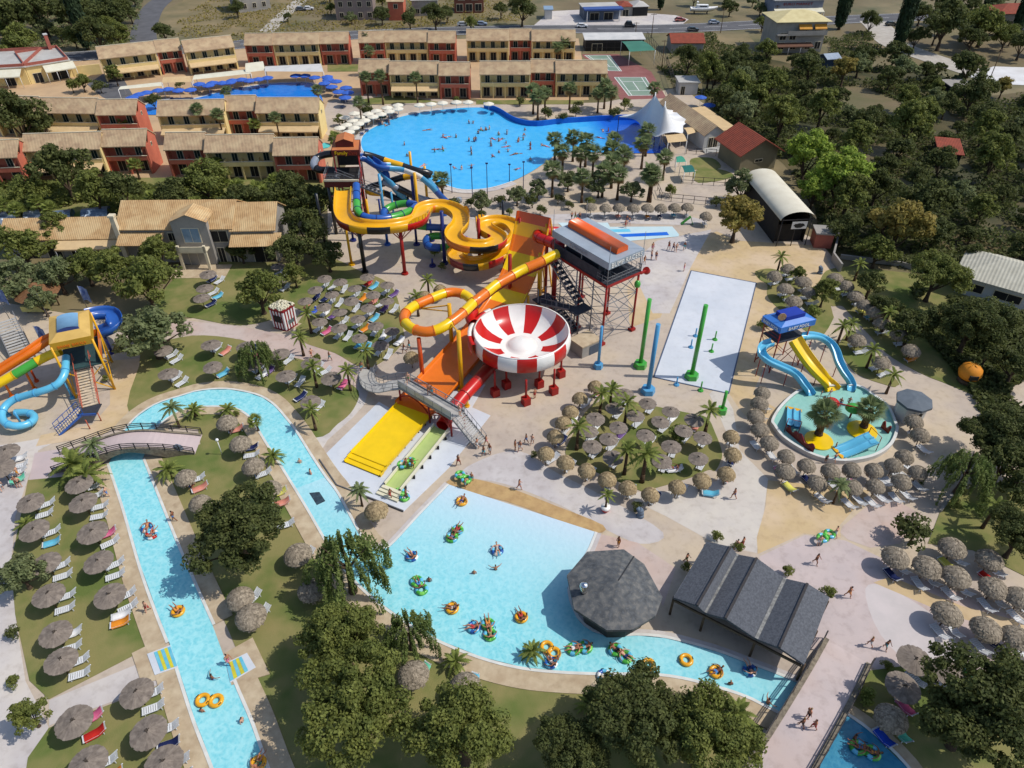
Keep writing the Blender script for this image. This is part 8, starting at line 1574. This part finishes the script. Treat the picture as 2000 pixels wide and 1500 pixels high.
def bodies(kind):
 J = pose(kind); names = list(J); V = [J[n] for n in names]; E = [(names.index(a), names.index(b)) for a, b in BON]; rd = [RAD.get(n, RAD.get(n[:2],.05)) for n in names]
 for n in 'lr':
  h, w_ = J['ha' + n], J['wr' + n]; d = (h - w_).normalized(); sd_ = d.cross(Vector((0,1,.2))).normalized(); hi_ = names.index('ha' + n); cv = d.cross(sd_) * .02
  for k, l in enumerate((.07,.085,.09,.08)):
   a = len(V); V.append(h + d * .05 + sd_ * (k - 1.5) * .02); V.append(h + d * (.05 + l * .6) + sd_ * (k - 1.5) * .023 + cv); E += [(hi_, a),(a, a + 1)]; rd += [.01,.008]
  a = len(V); V.append(h + sd_ * -.05 + d * .03); E.append((hi_, a)); rd.append(.01)
 me = bpy.data.meshes.new('b'); me.from_pydata(V, E, []); o = bpy.data.objects.new('b', me); COL.objects.link(o); o.modifiers.new('s', 'SKIN'); o.modifiers.new('u', 'SUBSURF').levels = 1
 for i, sv in enumerate(me.skin_vertices[0].data): sv.radius = (rd[i], rd[i]); sv.use_root = (i == 0)
 dg = bpy.context.evaluated_depsgraph_get(); bm_ = bpy.data.meshes.new_from_object(o.evaluated_get(dg)); bpy.data.objects.remove(o); bpy.data.meshes.remove(me)
 for p in bm_.polygons: p.use_smooth = True
 def near(c):
  best = None
  for a, b in BON:
   A, B = J[a], J[b]; u = max(0, min(1,(c - A).dot(B - A) / max(1e-9,(B - A).length_squared))); d = (c - A - (B - A) * u).length - RAD.get(a, RAD.get(a[:2],.05)) * .5
   if best is None or d < best[0]: best = (d, a[:2], b[:2], u)
  return best
 tagp = [near(p.center) for p in bm_.polygons]
 def sub(name, test, off):
  idx = [i for i, t_ in enumerate(tagp) if test(t_, bm_.polygons[i].center)]; mp = {}; v = []; f = []
  for i in idx:
   for q in bm_.polygons[i].vertices:
    if q not in mp: mp[q] = len(v); v.append(bm_.vertices[q].co + bm_.vertices[q].normal * off)
   f.append([mp[q] for q in bm_.polygons[i].vertices])
  m = bpy.data.meshes.new(name); m.from_pydata(v, [], f); [setattr(p, 'use_smooth', True) for p in m.polygons]; m.update(); return m
 hb = (J['top'] - J['hed']); nz_ = (J['nos'] - J['hed'])
 hair = sub('hair', lambda t_, c: (t_[1], t_[2]) in (('he', 'to'),('ne', 'he'),('he', 'no')) and (c - J['hed']).dot(nz_) < .0035 + max(0,(c - J['hed']).dot(hb)) * .5 and (c - J['hed']).dot(hb) > -.006,.016)
 short = sub('shorts', lambda t_, c: (t_[1], t_[2]) == ('pe', 'hi') or ((t_[1], t_[2]) == ('hi', 'kn') and t_[3] < .55) or ((t_[1], t_[2]) == ('pe', 'ch') and t_[3] < .2),.014)
 brief = sub('bikini_bottom', lambda t_, c: (t_[1], t_[2]) == ('pe', 'hi') or ((t_[1], t_[2]) == ('hi', 'kn') and t_[3] < .12) or ((t_[1], t_[2]) == ('pe', 'ch') and t_[3] < .1),.012)
 top = sub('bikini_top', lambda t_, c: ((t_[1], t_[2]) == ('pe', 'ch') and t_[3] > .72) or ((t_[1], t_[2]) == ('ch', 'ne') and t_[3] < .3),.014)
 return bm_, hair, short, brief, top
BODY = {k: bodies(k) for k in ('stand', 'walk', 'reach', 'ring', 'prone')}
SKIN = [mat('skin_%s' % n, c, tuple(v * .9 for v in c), scale=6, rough=.55) for n, c in (('tan', S(190,130,100,.8)),('light', S(222,170,142,.8)),('bronze', S(150,98,72,.8)))]
HAIR = [mat('hair_%s' % n, c, scale=8, rough=.6) for n, c in (('dark', (.02,.015,.012)),('brown', (.07,.04,.025)),('fair', (.3,.2,.1)))]
SW = {'black': (.02,.02,.025), 'navy': (.03,.05,.16), 'red': (.45,.04,.04), 'blue': (.06,.2,.5), 'white': (.7,.7,.7), 'pink': (.7,.2,.35), 'green': (.1,.35,.12), 'turquoise': (.1,.45,.5), 'orange': (.7,.28,.05)}
SWM = {k: mat(k + '_swimwear', v, tuple(x * .85 for x in v), scale=6, rough=.8) for k, v in SW.items()}
for b in BODY.values():
 for m in b: m.materials.append(SKIN[0])
PR = random.Random(23)
def person(kind, loc, rz, s=1.0, female=None, col=None, label=None, group=None):
 fem = PR.random() < .5 if female is None else female; col = col or PR.choice(list(SW)); b = BODY[kind]
 def ob(n, me, m, par=None):
  o = bpy.data.objects.new(n, me); COL.objects.link(o); o.parent = par; o.material_slots[0].link = 'OBJECT'; o.material_slots[0].material = m; return o
 o = ob('person', b[0], PR.choice(SKIN)); o.location = loc; o.rotation_euler = (0,0, rz); o.scale = (s, s, s); ob('hair', b[1], HAIR[min(2, int(PR.random() ** 1.5 * 3))], o)
 if fem: ob('bikini_bottom', b[3], SWM[col], o); ob('bikini_top', b[4], SWM[col], o)
 else: ob('shorts', b[2], SWM[col], o)
 wear = '%s %s' % (col, 'bikini' if fem else 'shorts'); return tag(o, (label or 'person in %s').replace('%s', wear), 'person', group)
# swim rings
def ring_proto(name, mats_, R_=.42, r=.17, dbl=False, n=24):
 t = thing(name, 'p', 'swim ring', (0,0,-500)); mb = MB()
 for cy in ((-.5,.5) if dbl else (0,)):
  i = mb.vs([((R_ + r * math.cos(b)) * math.cos(a), cy + (R_ + r * math.cos(b)) * math.sin(a), r * .8 + r * math.sin(b)) for a in np.linspace(0,6.2832, n, endpoint=False) for b in np.linspace(0,6.2832,8, endpoint=False)])
  for k in range(n):
   mb.use(mats_[(k // 3) % len(mats_)], True)
   for j in range(8): a, a2 = i + k * 8, i + (k + 1) % n * 8; mb.face((a + j, a2 + j, a2 + (j + 1) % 8, a + (j + 1) % 8))
 mb.build('tube', t); mb = MB().use(M_dark)
 for x in (-1,1): mb.bar((x * (R_ + .1),-.12, r * 1.75),(x * (R_ + .1),.12, r * 1.75),.05)
 mb.build('handle', t); return t
M_rg = gloss('ring_yellow', S(244,176,36,.85)); RG = {'yellow': ring_proto('swim_ring', [M_rg]), 'blue': ring_proto('swim_ring', [M_CY, M_BL, M_CW]), 'double green': ring_proto('double_swim_ring', [M_GR, gloss('ring_lime', (.2,.6,.1)), M_GR, M_CY],.42,.18, True), 'red': ring_proto('swim_ring', [M_RED, M_CY, M_CW])}
RU = set()
def ring(c, px, py, rider, label, s=1.0, z=.1, rz=None):
 p = G(px, py, .2); rz = PR.uniform(0,6.28) if rz is None else rz; t = RG[c]
 if c in RU: t = dup(t, (p.x, p.y, z), rz, s, label, 'swim rings')
 else: RU.add(c); t.location = (p.x, p.y, z); t.rotation_euler = (0,0, rz); t.scale = (s, s, s); t['label'] = label; t['group'] = 'swim rings'
 offs = [(0,-.5),(0,.5)] if rider == 2 else [(0,0)] if rider else []
 for k, (ox, oy) in enumerate(offs): person('ring', (p.x - math.sin(rz) * oy, p.y + math.cos(rz) * oy, z + .08), rz + (math.pi * 0 if rider < 2 else 0),.95 * s, label='bather in %s on the ' + label + (', %s' % ('front', 'rear')[k] if rider == 2 else ''), group='bathers on rings')
la = (500,900,2.5); lb = (1000,1000,3); lr = (0,850,2.308)
for c, o_, zp, rd_, lab in (('yellow', la, (1005,200),1, 'orange ring at the dry end of the lagoon'),('double green', la, (970,358),2, 'double green ring in the upper lagoon'),('blue', la, (1178,440),1, 'blue ring in the middle of the upper lagoon'),('blue', la, (762,468),1, 'blue ring near the paved point'),('double green', la, (797,610),1, 'bright green ring beside the large willow'),('yellow', la, (958,722),1, 'orange ring in the lower left lagoon'),('yellow', la, (1295,765),1, 'orange ring left of the slate bar roof'),('blue', la, (1063,815),1, 'blue ring next to a green double ring'),('double green', la, (1138,825),2, 'double green ring right of a blue ring'),('yellow', la, (1420,910),0, 'empty yellow ring, upper of two in the lagoon'),('yellow', la, (1455,940),0, 'empty yellow ring, lower of two in the lagoon'),('blue', la, (1440,985),1, 'blue ring below two yellow rings'),('double green', lb, (395,800),2, 'double green ring below the slate bar'),('double green', lb, (635,830),2, 'double green ring at the start of the outflow'),('yellow', lb, (1020,868),0, 'yellow ring half way along the outflow'),('yellow', lb, (1195,938),1, 'orange ring in the outflow under the tree edge'),('blue', lb, (1393,928),1, 'blue ring near the shelter end of the outflow'),('blue', lb, (540,962),0, 'blue ring lying on the coping by the tree'),('yellow', lb, (800,895),0, 'yellow ring among leaves at the outflow'),
 ('blue', lr, (665,420),1, 'pale blue ring in the straight river, upper one'),('red', lr, (685,450),1, 'red ring in the straight river, lower one'),('yellow', lr, (803,795),1, 'orange ring in the middle of the straight river'),('yellow', lr, (915,1195),0, 'left yellow ring below the river entry steps'),('yellow', lr, (975,1198),0, 'right yellow ring below the river entry steps'),('yellow', lr, (1165,1478),1, 'orange ring at the bottom of the straight river'),('double green', (1640,1180,4.69),(230,1340),2, 'green ring in the deep blue river')): q = Z(o_, [zp])[0]; ring(c, q[0], q[1], rd_, lab, 1.12)
for c, px, py, z, lab in (('double green', 795,912,.72, 'double green ring stopped in the cream gutter'),('double green', 785,966,.06, 'double green ring on the deck below the gutter'),('double green', 905,937,.5, 'double green ring carried over the plaza'),('double green', 1611,1052,.5, 'double green ring carried near the pink paving'),('double green', 1900,1318,.1, 'double green ring on the paving by the lower right tree')): ring(c, px, py, 0, lab, 1.05, z)
def ppl(pix, kind, lab, group=None, z=.02, hz=.0, smin=.92, smax=1.06, face=None):
 for k, (px, py) in enumerate(pix):
  p = G(px, py, hz); kd = kind if isinstance(kind, str) else PR.choice(kind); person(kd, (p.x, p.y, z), PR.uniform(0,6.28) if face is None else R(face + PR.uniform(-30,30)), PR.uniform(smin, smax), label=lab[k] if isinstance(lab, list) else lab, group=group)
wk = ('walk', 'stand', 'walk')
ppl(Z((700,500,3),[(918,1140),(948,1145),(983,1098),(1018,1105)]), wk, ['person in %s walking on the plaza, ' + w_ for w_ in ('left of the near pair', 'right of the near pair', 'left of the far pair', 'right of the far pair')])
ppl(Z((700,500,3),[(695,1125),(735,1172),(750,1110),(770,1160)]), wk, ['person in %s at the foot of the grey bridge stairs, ' + w_ for w_ in ('on the lowest step', 'nearest of the group', 'farthest of the group', 'right of the group')])
ppl(Z((700,500,3),[(587,1228),(665,1325),(627,1358),(943,1368),(1033,835),(190,1420),(282,1425)]), wk, ['person in %s ' + w_ for w_ in ('alone on the paving right of the gutter', 'behind the carried green ring', 'in front of the carried green ring', 'walking alone on the plaza above the lagoon', 'standing among the bowl legs', 'on the deck left of the lower green ring', 'on the deck right of the lower green ring')])
ppl(Z((700,500,3),[(283,1238),(318,1242)]), 'reach', ['person in %s standing in the gutter, left of two', 'person in %s standing in the gutter, right of two'], z=.55, hz=.55)
ppl(Z((700,500,3),[(500,600)]), 'stand', ['person in %s in the shade beside the orange lane'])
ppl(Z((600,700,5),[(990,245),(1190,350),(1220,360),(1490,560)]), wk, ['person in %s on the grey bridge, ' + ORD[k] + ' from the left' for k in range(4)], z=2.92, hz=2.9)
ppl(Z((1000,700,3.333),[(690,1226),(1130,1335),(1455,1245),(1492,1235),(1440,915),(1970,1340)]), wk, ['person in %s ' + w_ for w_ in ('walking on pink paving above the slate bar', 'beside the dark shelter on its left', 'behind the dark shelter, left of two', 'behind the dark shelter, right of two', 'near the lone sky blue lounger', 'walking on mauve paving right of the shelter')])
ppl(Z((1400,850,2.308),[(528,460),(455,500),(588,730),(685,952),(755,965)]), wk, ['person in %s ' + w_ for w_ in ('right of the ring near pink paving', 'left of the ring near pink paving', 'walking below the right corner of the shelter', 'walking on the lower plaza, left of two', 'walking on the lower plaza, right of two')])
ppl(Z((1400,850,2.308),[(405,1275),(432,1325),(378,1315)]), wk, ['person in %s on the lower bridge, ' + w_ for w_ in ('farthest of three', 'right of three', 'left of three')], z=1.32, hz=1.32)
ppl(Z((1040,400,6.667),[(510,200),(555,200),(612,200),(1225,235),(1255,260),(1210,300),(1560,605),(1770,590),(1830,605),(1870,610),(1975,590),(1545,715),(1605,720),(1970,865),(1455,770)]), wk, ['person in %s ' + w_ for w_ in ('behind the racer tower, left of three', 'behind the racer tower, middle of three', 'behind the racer tower, right of three', 'behind the race pool, left of the pair', 'behind the race pool, right of the pair', 'at the edge of the light blue lane', 'alone right of the racer tower', 'on grey paving, first of four walking', 'on grey paving, second of four walking', 'on grey paving, third of four walking', 'on grey paving, fourth of four walking', 'right of the tower deck, left of two', 'right of the tower deck, right of two', 'at the far corner of the splash pad', 'just beside the racer tower corner')])
ppl(Z((0,840,6.25),[(240,570),(225,690),(260,700),(1325,815),(40,740)]) + [(291,1195),(342,1018),(492,833),(610,700),(645,705),(790,690),(800,683),(707,725)], wk, ['person in %s ' + w_ for w_ in ('on the left path, farthest of three', 'on the left path, left of three', 'on the left path, right of three', 'on the coping at the top of the straight river', 'at the left edge path by parasols', 'on the coping half way down the straight river', 'on the right coping of the straight river', 'beside the small palm on the inner bank', 'walking on the path below the kiosk', 'in the path beside a round shrub', 'by the straw parasol under the loop, left of two', 'by the straw parasol under the loop, right of two', 'at the start of the grey bridge ramp')])
ppl(Z((1460,580,4.4125),[(630,855),(703,860),(790,945),(865,935),(757,1300),(650,905),(672,1418),(745,1418)]),('stand', 'walk', 'reach'),['child in %s in the baby pool, ' + w_ for w_ in ('at the foot of the yellow slide, left', 'at the foot of the yellow slide, right', 'between the fountains', 'right of the fountains', 'near the front kiddie slide', 'left of the red fountain', 'at the near wall, left', 'at the near wall, right')], z=.22, hz=.3, smin=.6, smax=.95)
sw_ = Z((500,900,2.5),[(1065,545),(1170,525),(845,582),(1472,965)]) + Z((1000,1000,3),[(1280,1003),(1500,1112)]) + Z((0,850,2.308),[(955,1092),(1090,1285),(910,1240)]) + Z((340,740,5.77),[(1415,930),(1535,1052)]) + Z((1640,1180,4.69),[(140,1225)])
ppl(sw_, ('stand', 'reach'),['person in %s standing in water ' + w_ for w_ in ('in mid lagoon, left of two', 'in mid lagoon, right of two', 'beside the bright green ring', 'pushing the lower yellow ring', 'in the outflow before the orange ring', 'near the lower bridge end of the outflow', 'below the river entry steps', 'at the right side of the lower straight river', 'behind the left yellow ring', 'in the curving river, upper one', 'in the curving river, lower one', 'in the deep blue river by the bridge')], z=-.85, hz=.3)
q = Z((0,850,2.308),[(1038,1035)])[0]; p = G(*q); person('walk', (p.x, p.y, .15),1,.95, label='person in %s stepping into the river at the right entry mat')
WV = Z((620,130,5),[(635,570),(665,572),(700,570),(1070,622),(1480,558),(1520,557),(1600,622),(1640,622),(1680,617),(1570,658),(1770,672),(1850,657),(1228,695),(1245,697),(1270,690),(1355,695),(1480,732),(1530,735),(1546,730),(1720,710),(1770,734),(1695,780),(1840,785),(1960,740),(850,768),(1158,812),(1230,828)]) + Z((600,240,2.857),[(558,188),(577,185),(712,165),(755,150),(917,180),(915,160),(1035,184),(1070,168),(1120,162),(1150,178),(1178,172),(1245,212),(645,240),(820,250),(862,262),(917,255),(1175,258),(1080,95),(1115,65),(1210,65),(1180,100),(1205,98),(1245,128),(1110,120),(1310,122),(1335,132),(1025,112),(970,44),(1000,42),(1245,150),(1215,45),(1650,45),(1680,48),(1635,85)])
for (px, py),(a, b) in zip(WV, rows(WV, 7)):
 p = G(px, py, .1); k = PR.choice(('stand', 'stand', 'reach', 'prone')); person(k, (p.x, p.y, .14 if k == 'prone' else PR.uniform(-.85,-.5)), PR.uniform(0,6.28), PR.uniform(.95,1.15), label='bather in %s in the wave pool, ' + '%s from left in %s row' % (ORD[b], ORD[a]), group='bathers in the wave pool')
for zp, o_, lab in (((1385,975),(1040,720,5), 'person in %s lying on the white lounger at the lawn edge'),((860,232),(0,850,2.308), 'person in %s lying beside the left parasol of the inner river lawn')): p = G(*Z(o_, [zp])[0],.4); person('ring', (p.x, p.y, .32), R(-80),.95, label=lab)
